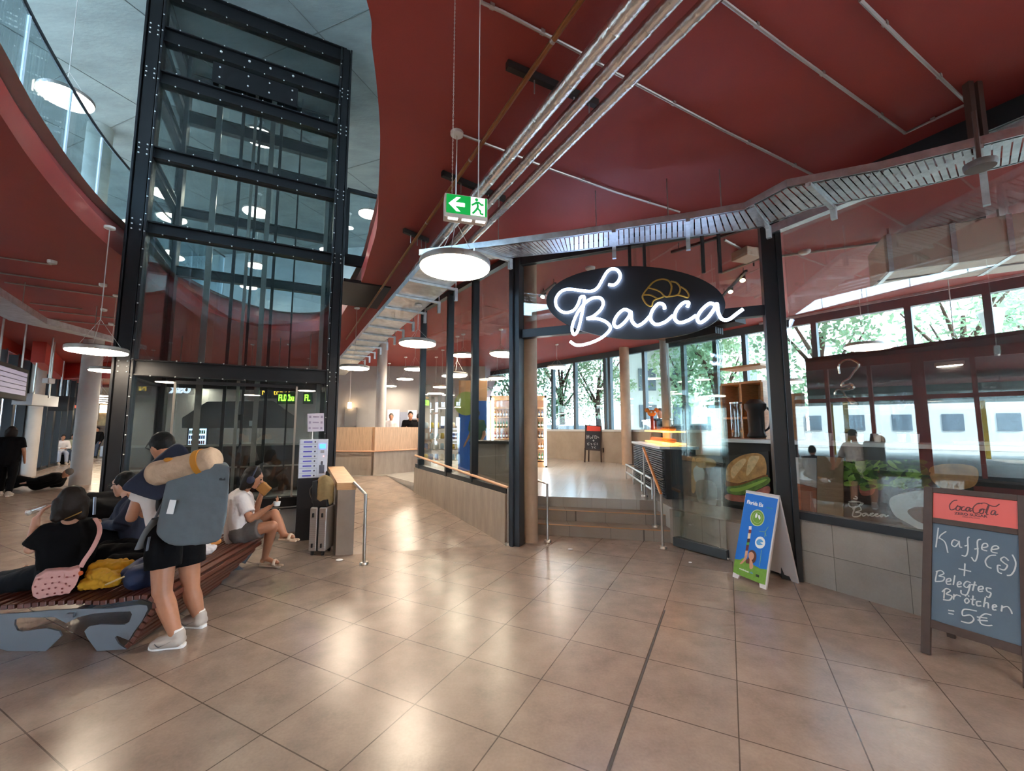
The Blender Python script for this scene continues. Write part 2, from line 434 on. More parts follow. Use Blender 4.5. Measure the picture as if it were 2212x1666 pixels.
# ---------- entrance: two posts, transom, clerestory panes
ed = (v3(E1)-v3(E0)).normalized(); en = V((ed.y, -ed.x, 0))
ent = struct('window_2'); ent.location = (1.6, 5.7, 3.2)
ang = math.atan2(ed.y, ed.x)
pm = MB(); pm.box((E0[0]-.02, E0[1]+.0, ZC/2), (.17, .20, ZC), ang); pm.box((E0[0]-.09, E0[1]-.10, ZC/2), (.05, .05, ZC), ang)
pm.build('post', ANT, ent, bevel=.006)
pm = MB(); pm.box((E1[0]+.0, E1[1]+.0, ZC/2), (.15, .20, ZC), ang); pm.box((E1[0]+.06, E1[1]-.12, ZC/2), (.06, .09, ZC), ang)
pm.build('post', ANT, ent, bevel=.006)
MB().bar(v3(E0)+V((.08, 0, 3.17))+ed*0, v3(E1)+V((0, 0, 3.17)), .12, .13).build('transom', ANT, ent, bevel=.004)
MB().bar(v3(E0)+V((0, 0, 4.36)), v3(E1)+V((0, 0, 4.36)), .10, .18).build('head_frame', ANT, ent)
MB().wall(v3(E0)+ed*.08, v3(E1)-ed*.08, 3.24, 4.27, .014).build('pane', GLSB, ent)
c = thing('concrete_column', (.36, 6.62, 0), 'beige fair-faced concrete column beside the entrance post and steps', 'column')
MB().cyl((.285, 6.60, 0), (.285, 6.60, ZC), .115, .115, 28).build('shaft', mat('beige_concrete', 'a98f78', .7, noise=.12, nscale=3, bump=.1), c, smooth=True)
# plinth under the folding door, right of the steps
struct('wall_entrance', MB().wall((2.44, 6.52), (3.14, 5.21), 0, .5, .12, 0), STEP)
# ---------- glazed wall along the ramp
rwd = (v3(R1)-v3(R0)).normalized()
mb = MB()
e = V((rwd.y, -rwd.x, 0))*.07
a, b = v3(R0), v3(R1)
mb.ext([a-e+V((0, 0, 0)), b-e+V((0, 0, 0)), b-e+V((0, 0, .85)), a-e+V((0, 0, .735))], e*2)
struct('wall_ramp', mb, RAMPC)
w2 = struct('window_3'); w2.location = a+V((0, 0, .75))
mb = MB().bar(a+V((0, 0, .77)), b+V((0, 0, .885)), .10, .09); mb.build('sill_frame', ANT, w2)
MB().bar(a+V((0, 0, 4.40)), b+V((0, 0, 4.40)), .10, .10).build('head_frame', ANT, w2)
for px in (911, 970, 1025):
    p = W(px, 900, R0, R1); z0 = .8 if px > 912 else .3
    MB().box((p.x, p.y, (z0+4.38)/2), (.06, .13, 4.38-z0), math.atan2(rwd.y, rwd.x)).build('mullion', ANT, w2)
mb = MB(); mb.ext([a+V((0, 0, .81)), b+V((0, 0, .92)), b+V((0, 0, 4.36)), a+V((0, 0, 4.36))], e*.2); mb.build('pane', GLSB, w2)

# ---------- shop far windows on a concrete parapet
S = [(-1.0, 20.3), (3.95, 14.5), (10.9, 5.2)]
PARA = mat('parapet_concrete', '9b8f82', .75, noise=.12, nscale=2, bump=.1)
FRW = mat('window_frame_grey', '3c4a52', .4)
for k, (A, B) in enumerate(zip(S, S[1:])):
    struct(('wall_back', 'wall_back_right')[k], MB().wall(A, B, .5, 1.6, .22, 0), PARA)
    w = struct('window_%d' % (4+k)); w.location = (A[0], A[1], 1.6)
    MB().wall(A, B, 1.58, 1.66, .3, 0).build('sill', mat('sill_metal', 'b9bec0', .4), w)
    MB().wall(A, B, 4.25, ZC, .16, 0).build('head_frame', FRW, w)
    MB().wall(A, B, 1.66, 4.25, .014, 0).build('pane', GLS, w)
    ll = (v3(B)-v3(A)); ln = ll.length; ll.normalize()
    for px in ((1195, 1243, 1308, 1318) if k == 0 else (1393, 1478, 1548, 1612, 1766, 1974, 2150)):
        p = W(px, 800, A, B)
        MB().box((p.x, p.y, 2.95), (.11, .16, 2.65), math.atan2(ll.y, ll.x)).build('mullion', FRW, w)
c = thing('concrete_column', (3.83, 14.1, .5), 'concrete column at the bend of the far shop windows', 'column')
MB().cyl((3.83, 14.1, .5), (3.83, 14.1, ZC), .17, .16, 24).build('shaft', MATS['beige_concrete'], c, smooth=True)
c = thing('concrete_column', (3.45, 8.3, .5), 'slim concrete column inside the shop behind the stair handrail', 'column')
p = D(1440, 900, 8.6)
MB().cyl((p.x, p.y, .5), (p.x, p.y, ZC), .09, .09, 24).build('shaft', CONC, c, smooth=True)

# ---------- bulkhead (boarded counter) beyond the ramp, plaster wall behind
WOODV = mat('pale_boards', 'c9a789', .6, noise=.22, nscale=5, stretch=(14, 14, .7))
bl = [G(700, 1026, .5), G(803, 1027, .5), G(925, 1015, .5)]
bl[2] = bl[1]+(bl[2]-bl[1]).normalized()*1.9
mb = MB(); mw = MB()
for p, q in zip(bl, bl[1:]):
    mb.wall(p, q, .48, 1.10, .14); mw.wall(p, q, 1.10, 1.74, .18)
o = struct('wall_bulkhead', mb, RAMPC); mw.build('wood_cladding', WOODV, o)
struct('wall_far', MB().wall((-17.3, 18.5), (-1.2, 18.6), .0, ZC, .2), PLAST)
DOORG = mat('door_grey', '73706d', .5)
d = struct('door_1'); d.location = (-7, 18.4, .5)
p0, p1 = D(745, 903, 18.35), D(770, 903, 18.35)
MB().box(((p0.x+p1.x)/2, 18.36, 1.55), (p1.x-p0.x, .06, 2.1)).build('leaf', DOORG, d)
MB().box(((p0.x+p1.x)/2, 18.34, 1.58), (p1.x-p0.x+.16, .05, 2.2)).build('frame', mat('door_frame', '4b4744', .5), d) if False else None
# ---------- left: facade, columns, far wall
FL = [(-9.5, -7), (-13.9, 10.5), (-17.5, 15.0), (-27, 27)]
wl = struct('window_6'); wl.location = (-14, 11, 0)
FRL = mat('facade_dark', '20262c', .4)
REDP = mat('red_facade_post', 'b4473b', .5)
for A, B in zip(FL, FL[1:]):
    A, B = v3(A), v3(B); l = (B-A).length; d = (B-A).normalized(); aa = math.atan2(d.y, d.x)
    MB().wall(A, B, 0, .12, .15).build('sill_frame', FRL, wl); MB().wall(A, B, 4.1, ZC, .2).build('head_frame', REDP, wl)
    MB().wall(A, B, 2.75, 2.9, .12).build('transom', REDP, wl)
    MB().wall(A, B, .12, 4.1, .014).build('pane', GLS, wl)
    k = 0; t = .0
    while t < l:
        p = A+d*t; ww = .34 if k % 3 == 0 else .12
        MB().box((p.x, p.y, 2.1), (ww, .22, 4.1), aa).build('mullion', REDP if A.y < 5 else FRL, wl); t += 1.35; k += 1
struct('wall_left', MB().wall((-31, 28), (-7, 31), 0, ZC, .3), mat('warm_plaster', '8f7a60', .8))
# ================================================================= CEILING SERVICES AND LAMPS
FOIL = mat('foil_lagging', 'e6e6e4', .26, .9, noise=.12, nscale=6, bump=.35, bscale=26)
BRASS = mat('brown_pipe_paint', '8a5522', .35, .2, noise=.12, nscale=20)
COND = mat('conduit_steel', 'b4aaa6', .35, .7)
RIM = mat('lamp_rim', '8a8078', .4, .3)
CABL = mat('suspension_cable', 'c9c4bf', .4, .3)
# --- pendant lamps
def lamp_mesh():
    h = MB().lathe((0, 0, 0), [(.30, .012), (.312, .014), (.315, .02), (.315, .062), (.30, .072), (.06, .075)], 48)
    d = MB().lathe((0, 0, 0), [(.02, .0), (.30, .0), (.306, .006), (.306, .013)], 48)
    return h, d
proto_h = proto_d = None
def P2(x, y, z):
    Y = y*CP+(z-H)*SP; return (1106+FP*x/Y, 833-FP*(-y*SP+(z-H)*CP)/Y)
def lamp(px, py, y, label, s=1.0, top=ZC):
    return lamp_at(D(px, py, y), label, s, top)
def lamp_at(p, label, s=1.0, top=ZC):
    if '15.0' == 'x': return
    global proto_h, proto_d
    t = thing('pendant_lamp', p, label, 'lamp')
    if proto_h is None:
        h, d = lamp_mesh(); a = h.build('housing', RIM, None, smooth=True); b = d.build('diffuser', LAMP, None, smooth=True)
        proto_h, proto_d = a.data, b.data
    else:
        a = bpy.data.objects.new('housing', proto_h); b = bpy.data.objects.new('diffuser', proto_d); COL.objects.link(a); COL.objects.link(b)
    for o in (a, b): o.parent = t; o.scale = (s, s, s)
    c = MB()
    if top > p.z+.2:
        j = min(.45, (top-p.z)*.4)
        for k in range(3):
            an = 2.1*k+.5; c.tube([p+V((math.cos(an)*.24*s, math.sin(an)*.24*s, .07*s)), p+V((0, 0, j))], .003, 5)
        c.tube([p+V((0, 0, j)), V((p.x, p.y, top))], .006, 6)
        c.build('suspension_cable', CABL, t)
        MB().lathe((p.x, p.y, top-.035), [(.05, 0), (.06, .008), (.06, .034)], 24).build('ceiling_rose', WHT, t, smooth=True)
    return t
LOW = [(983, 582, 3.62, 'large bright round pendant lamp hanging below the green exit sign'),
 (902, 745, 7.1, 'round pendant lamp in front of the slim column beyond the exit sign lamp'),
 (766, 797, 9.3, 'round pendant lamp just right of the black lift post'),
 (896, 799, 12.5, 'round pendant lamp half cut by the end mullion of the ramp glazing'),
 (875, 820, 16.0, 'small round pendant lamp against the grey far wall, higher of the two'),
 (840, 835, 17.6, 'small round pendant lamp next to the slim column by the grey far wall'),
 (210, 762, 5.45, 'bright round pendant lamp crossing the white column on the left'),
 (236, 803, 8.4, 'round pendant lamp half hidden behind the left black lift post'),
 (214, 856, 15.0, 'nearest of the four stacked far lamps right of the white column'),
 (215, 861.5, 17.5, 'second nearest of the four stacked far lamps by the white column'),
 (216, 866.5, 20.0, 'third of the four stacked far lamps by the white column'),
 (217, 871, 22.5, 'farthest of the four stacked far lamps by the white column'),
 (1000, 769, 12.0, 'round shop lamp seen through the ramp glazing beside the second mullion'),
 (1082, 765, 11.4, 'round shop lamp seen left of the entrance post through the ramp glazing'),
 (987, 811, 12.3, 'wide round shop lamp behind the middle pane of the ramp glazing'),
 (955, 837, 14.5, 'round shop lamp behind the first mullion above the blue panel'),
 (941, 851, 16.0, 'lowest round shop lamp behind the first pane of the ramp glazing'),
 (1074, 818, 15.0, 'small round shop lamp above the lit drinks fridge'),
 (1203, 795, 13.5, 'round shop lamp seen through the open doorway by the far windows'),
 (1865, 750, 8.2, 'round shop lamp high behind the right window against the trees'),
 (1700, 828, 9.0, 'small round lamp added for a reflection in the right window beside the entrance post'),  # glowing disc added in place of a lamp reflection on the pane
 (2068, 795, 5.6, 'round lamp added for a reflection in the right window over the dark wall panel'),  # added lamp, imitates a mirrored disc in the window
 (326, 823, 14.5, 'round lamp seen through the lift glass beside the left post'),
 (425, 838, 18, 'small round lamp seen through the lift glass above the mirrored letters'),
 (540, 836, 13.5, 'round lamp seen through the middle of the lower lift glass'),
 (620, 826, 13.5, 'round lamp seen through the lower lift glass above the green sign')]
for px, py, y, l in LOW: lamp(px, py, y, l, 1.0, 3.855 if px == 902 else ZC)
for k, (x, y) in enumerate(((1.2, -1.6), (-3.0, -2.2), (5.2, -2.4), (3.4, .6), (-5.6, -4.5), (1.0, -5.8))):
    l = ('round lamp behind the viewer, reflected in the right window', 'round lamp behind the viewer at the left, reflected in the lift glass', 'round lamp near the right wall behind the viewer', 'round lamp beside the right wall just outside the view', 'round lamp far back at the left, reflected in the lift glass', 'round lamp farthest back, reflected in the lift glass')[k]
    q = P2(x, y, 3.15)
    lamp(*q, y, l) if y > 0 else lamp_at(V((x, y, 3.15)), l)
UP = [(143, 214, 5.9, 1.0, 'round pendant lamp beneath the concrete ceiling behind the glass balustrade'),
 (562, 299, 9.3, 1.18, 'topmost round lamp seen through the glass lift tower'),
 (553, 460, 11.4, 1.08, 'round lamp seen through the third lift pane from the top'),
 (372, 473, 10.4, 1.0, 'round lamp behind the left edge of the lift tower'),
 (440, 438, 13.0, .75, 'small bright round lamp deep behind the lift tower'),
 (797, 464, 12.5, 1.0, 'round lamp behind the glass landing door right of the lift'),
 (755, 493, 13.6, .4, 'tiny lamp at the left edge of the landing door'),
 (372, 556, 12.0, .95, 'round lamp seen low through the lift glass by the left post'),
 (552, 575, 12.4, .85, 'round lamp above the curved red edge inside the lift view'),
 (537, 621, 15.5, .9, 'round lamp hanging at the curved red edge behind the lift'),
 (705, 541, 14.0, .7, 'round lamp beside the right lift post below the third beam')]
for px, py, y, s, l in UP: lamp(px, py, y, l, s, 9.0)
# --- foil pipes, brown pipe
def tz(pts, z): return [G(px, py, z) for px, py in pts]
pd = V((-.475, .88, 0)).normalized()
def pipe(name, p, l0, l1, r, m, label, cat, n=14, rings=0, rm=None):
    t = thing(name, p, label, cat); a, b = p-pd*l0, p+pd*l1
    MB().tube([a+(b-a)*(i/8) for i in range(9)], r, n).build('pipe_run', m, t, smooth=True)
    if rings:
        k = int((b-a).length/rings)
        for i in range(1, k):
            c = a+pd*rings*i; MB().tube([c-pd*.012, c+pd*.012], r*1.06, n).build('lagging_band' if rm is FB else 'pipe_joint', rm or m, t, smooth=True)
    return t
FB = mat('foil_band', 'e2e2e0', .2, .95)
for px, py, r, l in ((1376, 0, .058, 'leftmost and thickest of the three foil-lagged ceiling pipes'), (1453, 0, .046, 'middle one of the three foil-lagged ceiling pipes'), (1534, 0, .046, 'rightmost of the three foil-lagged ceiling pipes')):
    pipe('lagged_pipe', G(px, py, 4.2), 2.5, 5.2 if r > .05 else 4.9, r, FOIL, l, 'pipe', rings=.45, rm=FB)
FB = MATS['foil_band']
pipe('water_pipe', G(1255, 0, 4.27), 2.5, 11, .019, BRASS, 'thin brown painted pipe running along the red ceiling beside the foil pipes', 'pipe', rings=1.4, rm=COND)
# carrier rails under the ceiling
RAIL = mat('carrier_rail', '3a3433', .5, .5)
for q0_, q1_, l in (((1095, 140), (1290, 225), 'dark slotted carrier rail above the pipes near the top'), ((955, 375), (1090, 430), 'dark slotted carrier rail above the pipes behind the exit sign'), ((872, 498), (925, 520), 'dark slotted carrier rail above the pipes farther along')):
    a, b = G(*q0_, 4.405), G(*q1_, 4.405); t = thing('carrier_rail', a, l, 'rail')
    MB().bar(a, b, .045, .06).build('channel', RAIL, t)
    for f in (.28, .55, .72, .9): p = a+(b-a)*f; MB().cyl(p, p-V((0, 0, .14)), .006, n=6).build('threaded_rod', COND, t)
def conduit(pts, label, r=.012, ends=(), z=4.425, box=None):
    ps = [G(px, py, z) for px, py in pts]; t = thing('conduit', ps[0], label, 'conduit')
    MB().tube(ps, r, 8).build('tube', COND, t, smooth=True); mb = MB()
    mb.bm.free()
    for a, b in zip(ps, ps[1:]):
        n = max(1, int((b-a).length/.7))
        for i in range(n):
            p = a+(b-a)*((i+.5)/n); MB().box(p+V((0, 0, .006)), (.03, .03, .026), math.atan2((b-a).y, (b-a).x)).build('clip', COND, t)
    return t
conduit([(1025, -60), (1040, 5), (1085, 25), (1250, 112), (1330, 158), (1560, 280), (1760, 380)], 'steel conduit crossing the red ceiling behind all the pipes to the right facade')
conduit([(1000, 292), (1080, 322), (1180, 362), (1330, 415), (1468, 458)], 'steel conduit running from the round ceiling box to the cable tray')
conduit([(1560, 0), (1700, 105), (1955, 288), (2082, 228)], 'long steel conduit across the right ceiling ending in a corner')
conduit([(1858, 0), (1960, 100), (2088, 222)], 'short steel conduit in the upper right ceiling corner')
conduit([(0, 556), (112, 572)], 'topmost thin conduit on the left red ceiling', .012)
conduit([(0, 590), (222, 620)], 'second thin conduit on the left red ceiling', .014)
conduit([(10, 610), (270, 645)], 'third and longest thin conduit on the left red ceiling', .014)
conduit([(65, 655), (178, 668)], 'fourth thin conduit left of the white column', .014)
conduit([(85, 670), (270, 690)], 'fifth thin conduit behind the white column', .014)
conduit([(105, 690), (250, 704)], 'lowest thin conduit on the left red ceiling', .014)
for px, py, l in ((112, 571, 'smoke detector at the end of the topmost left conduit'), (222, 620, 'smoke detector at the end of the second left conduit'), (224, 673, 'smoke detector right of the white column'), (240, 703, 'smoke detector at the end of the lowest left conduit')):
    p = G(px, py, 4.39); t = thing('smoke_detector', p, l, 'detector')
    MB().lathe(p, [(.03, 0), (.055, .012), (.06, .03), (.06, .06)], 20).build('body', WHT, t, smooth=True)
# --- cable trays
def tray(outer, inner, z, name, label, slats=True, rim=.075, step=.052, wd=.045):
    t = thing(name, (outer[0][0], outer[0][1], z), label, 'cable tray')
    O = [V((x, y, z)) for x, y in outer]; I = [V((x, y, z)) for x, y in inner]
    mb = MB()
    for a, b in zip(O, O[1:]): mb.bar(a+V((0, 0, rim/2)), b+V((0, 0, rim/2)), .006, rim)
    mb.build('outer_rim', GALV, t); mb = MB()
    for a, b in zip(I, I[1:]): mb.bar(a+V((0, 0, rim/2)), b+V((0, 0, rim/2)), .006, rim)
    mb.build('inner_rim', GALV, t); mb = MB()
    for k in range(len(O)-1):
        if slats:
            n = max(1, int((O[k+1]-O[k]).length/step))
            for i in range(n):
                f0, f1 = (i+.1)/n, (i+.1+.80)/n
                a, b, c, d = O[k].lerp(O[k+1], f0), O[k].lerp(O[k+1], f1), I[k].lerp(I[k+1], f1), I[k].lerp(I[k+1], f0)
                mb.ext([a, b, c, d], (0, 0, .003))
            for X in (O, I):
                mb.bar(X[k]+(I[k]-X[k])*.0+V((0, 0, .002)), X[k+1]+V((0, 0, .002)), .03, .004)
        else:
            mb.ext([O[k], O[k+1], I[k+1], I[k]], (0, 0, .004))
    mb.build('perforated_base', GALV, t)
    return t, O, I
to = [(-1.15, 4.99), (-.3, 4.76), (.691, 4.465), (1.86, 4.072), (2.28, 3.90), (2.443, 3.518), (3.048, 3.27), (3.735, 2.851), (4.3, 1.75), (4.55, 1.2)]
ti = [(-.75, 5.22), (.05, 5.04), (.749, 4.857), (2.031, 4.465), (2.62, 4.28), (2.9, 3.873), (3.50, 3.592), (4.08, 3.173), (4.62, 2.15), (4.95, 1.5)]
t1, O, I = tray(to, ti, 3.85, 'cable_tray', 'bright galvanised slotted cable tray running above the shop front')
HANG = mat('hanger_channel', '5a4640', .45, .4)
def bracket(o, i, t, up=ZC, drop=.13, ext=.06):
    d = (i-o).normalized(); mb = MB()
    mb.bar(o-d*.03-V((0, 0, .02)), i+d*ext-V((0, 0, .02)), .04, .035)
    q = i+d*ext; mb.box(q+V((0, 0, -drop/2)), (.045, .045, drop), math.atan2(d.y, d.x))
    return mb.build('bracket', GALV, t)
for k, f in ((0, .85), (2, .35), (2, .95), (4, .2), (5, .25)):
    bracket(O[k].lerp(O[k+1], f), I[k].lerp(I[k+1], f), t1)
q = I[6].lerp(I[7], .72); o_ = O[6].lerp(O[7], .72)
bracket(o_, q-V((.05, .05, 0)), t1, drop=.3)
mb = MB(); c = o_.lerp(q, .3)
for s in (-.035, .035): mb.box(V((c.x+s, c.y, (ZC+3.86)/2)), (.04, .05, ZC-3.86))
mb.build('hanger', HANG, t1)
for k, f in ((0, .95), (2, .2), (2, .8), (3, .5)):
    c = O[k].lerp(O[k+1], f).lerp(I[k].lerp(I[k+1], f), .5); MB().cyl(V((c.x, c.y, 3.86)), V((c.x, c.y, ZC)), .006, n=6).build('hanger_rod', COND, t1)
c = D(2117, 358, 2.62); t = thing('loudspeaker', c, 'small grey round ceiling speaker below the cable tray at the right edge', 'speaker')
MB().lathe(c+V((0, 0, -.02)), [(.055, .0), (.075, .0), (.08, .02), (.08, .04), (.05, .055)], 28).build('ring', mat('speaker_grey', '6a6563', .5), t, smooth=True)
MB().cyl(c+V((0, 0, .03)), V((c.x, c.y, 3.85)), .012, n=8).build('stem', HANG, t)
lo_, li_ = [(-1.2, 5.38), (-2.2, 7.18), (-3.6, 9.71), (-5.3, 12.78), (-7.5, 16.8)], [(-.68, 5.72), (-1.62, 7.42), (-3.0, 9.92), (-4.7, 13.0), (-6.9, 17.1)]
t2, O2, I2 = tray(lo_, li_, 3.86, 'cable_tray', 'wide solid grey cable tray running away above the ramp', False, rim=.09)
for k in range(11):
    f = (.55+k*.78)
    d = (O2[1]-O2[0]).normalized(); a = O2[0]+d*f; b = I2[0]+d*f
    bracket(a, b, t2, drop=.2, ext=.10)
    MB().cyl(b+(b-a).normalized()*.1, V((b.x, b.y, ZC))+(b-a).normalized()*.1, .008, n=6).build('hanger_rod', COND, t2)
a, b, c = G(-80, 590, 3.75), G(100, 700, 3.75), G(272, 745, 3.75)
e = (b-a).normalized(); nn = V((-e.y, e.x, 0))
p0, p1, p2 = a, b, c; w_ = V((.55, .1, 0))
t3, _, _ = tray([(a.x, a.y), (b.x, b.y), (c.x, c.y)], [((a+nn*.5).x, (a+nn*.5).y), ((b+nn*.5).x, (b+nn*.45).y), (c.x-.1, c.y+.7)], 3.75, 'cable_tray', 'grey cable tray under the left red ceiling above the display screens', False, rim=.12)
for f in (.1, .5, .9): p = a.lerp(b, f)+nn*.25; MB().cyl(p, V((p.x, p.y, ZC-.003)), .008, n=6).build('threaded_rod', COND, t3)
for f in (.4, .9): p = b.lerp(c, f)+V((-.05, .3, 0)); MB().cyl(p, V((p.x, p.y, ZC-.003)), .008, n=6).build('threaded_rod', COND, t3)
# --- exit sign
GREEN = mat('exit_green', '0a7a34', .35, emit='0a8a3a', estr=.25); EW = mat('exit_white', 'f4f8f4', .4, emit=(1, 1, .97), estr=.5)
y0 = 2.12
TLp, TRp, BRp, BLp = D(961, 403, y0), D(1053, 426, y0+.06), D(1051, 481, y0+.06), D(958, 466, y0)
es = thing('exit_sign', TLp, 'green illuminated exit sign with arrow and running man hanging on two chains', 'sign')
r = (TRp-TLp).normalized(); r.z = 0; r.normalize(); u = V((0, 0, 1)); nb = V((-r.y, r.x, 0))
wd, ht = (TRp-TLp).length, .132
o0 = V((TLp.x, TLp.y, BLp.z-.002)); cc = o0+r*wd/2+u*ht/2+nb*.03
MB().box(cc, (wd, .06, ht), math.atan2(r.y, r.x)).build('housing', mat('sign_housing', 'cfcac4', .4), es, bevel=.003)
def XS(u_, v_, off=-.0015): return o0+r*(wd*u_)+u*(ht*v_)+nb*off
MB().ext([XS(.04, .17), XS(.98, .17), XS(.98, .96), XS(.04, .96)], -nb*.001).build('panel', GREEN, es)
arrow = [(.09, .56), (.27, .86), (.36, .86), (.235, .64), (.46, .64), (.46, .48), (.235, .48), (.36, .26), (.27, .26)]
MB().ext([XS(x, y, -.003) for x, y in arrow], -nb*.001).build('arrow', EW, es)
MB().ext([XS(.60, .18, -.003), XS(.93, .18, -.003), XS(.93, .95, -.003), XS(.60, .95, -.003)], -nb*.001).build('doorway', EW, es)
man = [[(.70, .66), (.72, .74), (.78, .76), (.85, .66), (.90, .68)], [(.62, .60), (.67, .66), (.74, .74)], [(.755, .72), (.765, .56), (.74, .46)], [(.75, .50), (.82, .40), (.83, .28), (.90, .26)], [(.75, .48), (.70, .36), (.64, .24)]]
mb = MB()
for l in man: mb.tube([XS(x, y, -.0045) for x, y in l], .0058, 8, flat=.3, fn=nb)
mb.lathe(XS(.735, .86, -.0042), [(.0095, 0), (.0085, .001)], 14, axis=-nb); mb.build('running_man', GREEN, es)
mb = MB()
for k in range(3): a = XS(.07+.32*k, .0, .012); mb.box(a+r*.03+V((0, 0, -.001)), (.052, .02, .006), math.atan2(r.y, r.x))
mb.build('downlight_lens', EW, es)
for f in (.18, .80):
    p = o0+r*(wd*f)+u*ht+nb*.03; mb = MB(); z = p.z
    if f < .5:
        while z < ZC: mb.tube([V((p.x+.003*math.cos(a_), p.y, z+.007+.007*math.sin(a_))) if int(z*100) % 2 else V((p.x, p.y+.003*math.cos(a_), z+.007+.007*math.sin(a_))) for a_ in (0, 1.05, 2.1, 3.15, 4.2, 5.25)], .0012, 5, closed=True); z += .011
    else:
        mb.tube([p, V((p.x, p.y, ZC))], .0035, 6)
    mb.build('chain' if f < .5 else 'conduit_drop', CABL, es)
# ================================================================= LIFT TOWER
eL, eR = V((-5.74, 6.14, 0)), V((-3.22, 7.44, 0)); ee = (eR-eL).normalized(); eb = V((-ee.y, ee.x, 0)); la = math.atan2(ee.y, ee.x)
LD = 2.05
lift = thing('lift_tower', (-5, 7.5, 0), 'tall black steel and glass lift tower rising through the void in the red ceiling', 'lift')
PLI = mat('lift_plinth', '8b8784', .6, noise=.1, nscale=3)
c = (eL+eR)/2+eb*LD/2
MB().box(c+V((0, 0, .21))-eb*.0, ((eR-eL).length+.1, LD+.1, .42), la).build('plinth', PLI, lift)
wid = (eR-eL).length
PW = {'fl': (eL, .25), 'fr': (eR, .20), 'bl': (eL+eb*LD, .12), 'br': (eR+eb*LD, .2)}
for k, (p, w_) in PW.items():
    mb = MB(); h = 8.98
    for s in (-1, 1): mb.box(p+ee*(s*w_/2*.86)+V((0, 0, h/2)), (.03, .22, h), la)
    mb.box(p+V((0, 0, h/2)), (w_*.86, .06, h), la)
    if k[0] == 'f': mb.box(p-eb*.06+V((0, 0, h/2)), (w_*.62, .06, h), la)
    pst = mb.build('post', BLK, lift, bevel=.004)
    mb = MB()
    z = .5
    while z < 8.9 and k[0] == 'f':
        s = 1 if k == 'fl' else -1
        mb.sph(p+ee*(s*w_*.43)-eb*.112+V((0, 0, z)), .011, u=8, v=5); z += .28
    for zz in (2.62, 4.80, 6.02, 7.30, 8.05):
        for j in range(3):
            for s2 in (-.05, .05):
                if k[0] == 'f': mb.sph(p-eb*.092+ee*s2+V((0, 0, zz-.08+j*.08)), .013, u=8, v=5)
    if k[0] == 'f': mb.build('bolt_row', CHROME, pst, smooth=True)
    else: mb.bm.free()
LV = [(.48, .17), (2.62, .22), (4.80, .17), (6.02, .17), (7.30, .20), (8.05, .24), (8.86, .26)]
for z, h in LV:
    for nm, a, b, th in (('front', eL, eR, .12), ('back', eL+eb*LD, eR+eb*LD, .10), ('l', eL, eL+eb*LD, .10), ('r', eR, eR+eb*LD, .10)):
        mb = MB(); A, B = a+V((0, 0, z)), b+V((0, 0, z))
        mb.bar(A, B, th*.5, h)
        n2 = V(((B-A).y, -(B-A).x, 0)).normalized()
        for s in (-1, 1): mb.bar(A+V((0, 0, s*h/2)), B+V((0, 0, s*h/2)), th*1.4, .02)
        bm_ = mb.build('beam', BLK, lift)
        if nm == 'front':
            mb = MB(); t = .32
            while t < wid-.2:
                for s in (-1, 1): mb.sph(A+ee*t-eb*.08+V((0, 0, s*(h/2+.012))), .011, u=8, v=5)
                t += .30
            mb.build('bolt_row', CHROME, bm_, smooth=True)
# plate and riveted motor beam near the top
a, b = eL+ee*.78-eb*.06, eL+ee*2.05-eb*.06
mb = MB().bar(a+V((0, 0, 7.67)), b+V((0, 0, 7.67)), .02, .36); pl = mb.build('riveted_plate', BLK, lift)
mb = MB()
for f in (.08, .4, .65, .93):
    mb.sph(a.lerp(b, f)-eb*.014+V((0, 0, 7.60)), .014, u=8, v=5); mb.sph(a.lerp(b, f)-eb*.014+V((0, 0, 7.78)), .014, u=8, v=5); mb.sph(a.lerp(b, f)-eb*.02+V((0, 0, 8.06)), .02, u=8, v=5)
mb.build('rivet_row', CHROME, pl, smooth=True)
LG = glass_mat('lift_glass', .07, (.80, .85, .86))
zs = [z for z, h in LV]
for i in range(len(zs)-1):
    z0, z1 = zs[i]+LV[i][1]/2, zs[i+1]-LV[i+1][1]/2
    for nm, a, b in (('f', eL, eR), ('b', eL+eb*LD, eR+eb*LD), ('l', eL, eL+eb*LD), ('r', eR, eR+eb*LD)):
        MB().wall(a, b, z0, z1, .014, 0).build('glass_pane', LG, lift)
# interior: guide rails, vertical glazing bars, rear door panels
for f, d, m, w_ in ((.40, .9, BLK, .05), (.47, .9, STEEL, .05), (.50, .9, BLK, .04), (.62, 1.2, BLK, .05), (.745, 1.5, BLK, .03), (.22, 1.7, STEEL, .10), (.55, 1.8, STEEL, .09), (.95, 1.75, STEEL, .08), (.07, 1.2, BLK, .06)):
    p = eL+ee*(wid*f)+eb*d; MB().box(p+V((0, 0, 4.7)), (w_, .05, 8.3), la).build('guide_rail', m, lift)
# lower back screen and dark cabin
MB().wall(eL+eb*(LD-.12), eR+eb*(LD-.12), .5, 1.36, .04).build('kick_panel', mat('brown_black', '2b2420', .35), lift)
MB().bar(eL+eb*(LD-.16)+V((0, 0, 1.38)), eR+eb*(LD-.16)+V((0, 0, 1.38)), .04, .04).build('cabin_rail', STEEL, lift)
MB().bar(eL+eb*(LD-.2)+V((0, 0, .95)), eR+eb*(LD-.2)+V((0, 0, .95)), .03, .03).build('cabin_rail', STEEL, lift)
mb = MB()
bA, bB = eL+eb*(LD-.1), eR+eb*(LD-.1)
mb.ext([W(x, y, bA, bB) for x, y in ((393, 925), (393, 903), (447, 868), (590, 866), (640, 902), (640, 925))], eb*.02)
mb.build('grey_screen', mat('grey_screen', '6f6e6a', .5), lift)
MB().ext([W(x, y, bA, bB, .03) for x, y in ((510, 896), (523, 896), (523, 908), (510, 908))], eb*.01).build('notice', DARK, lift)
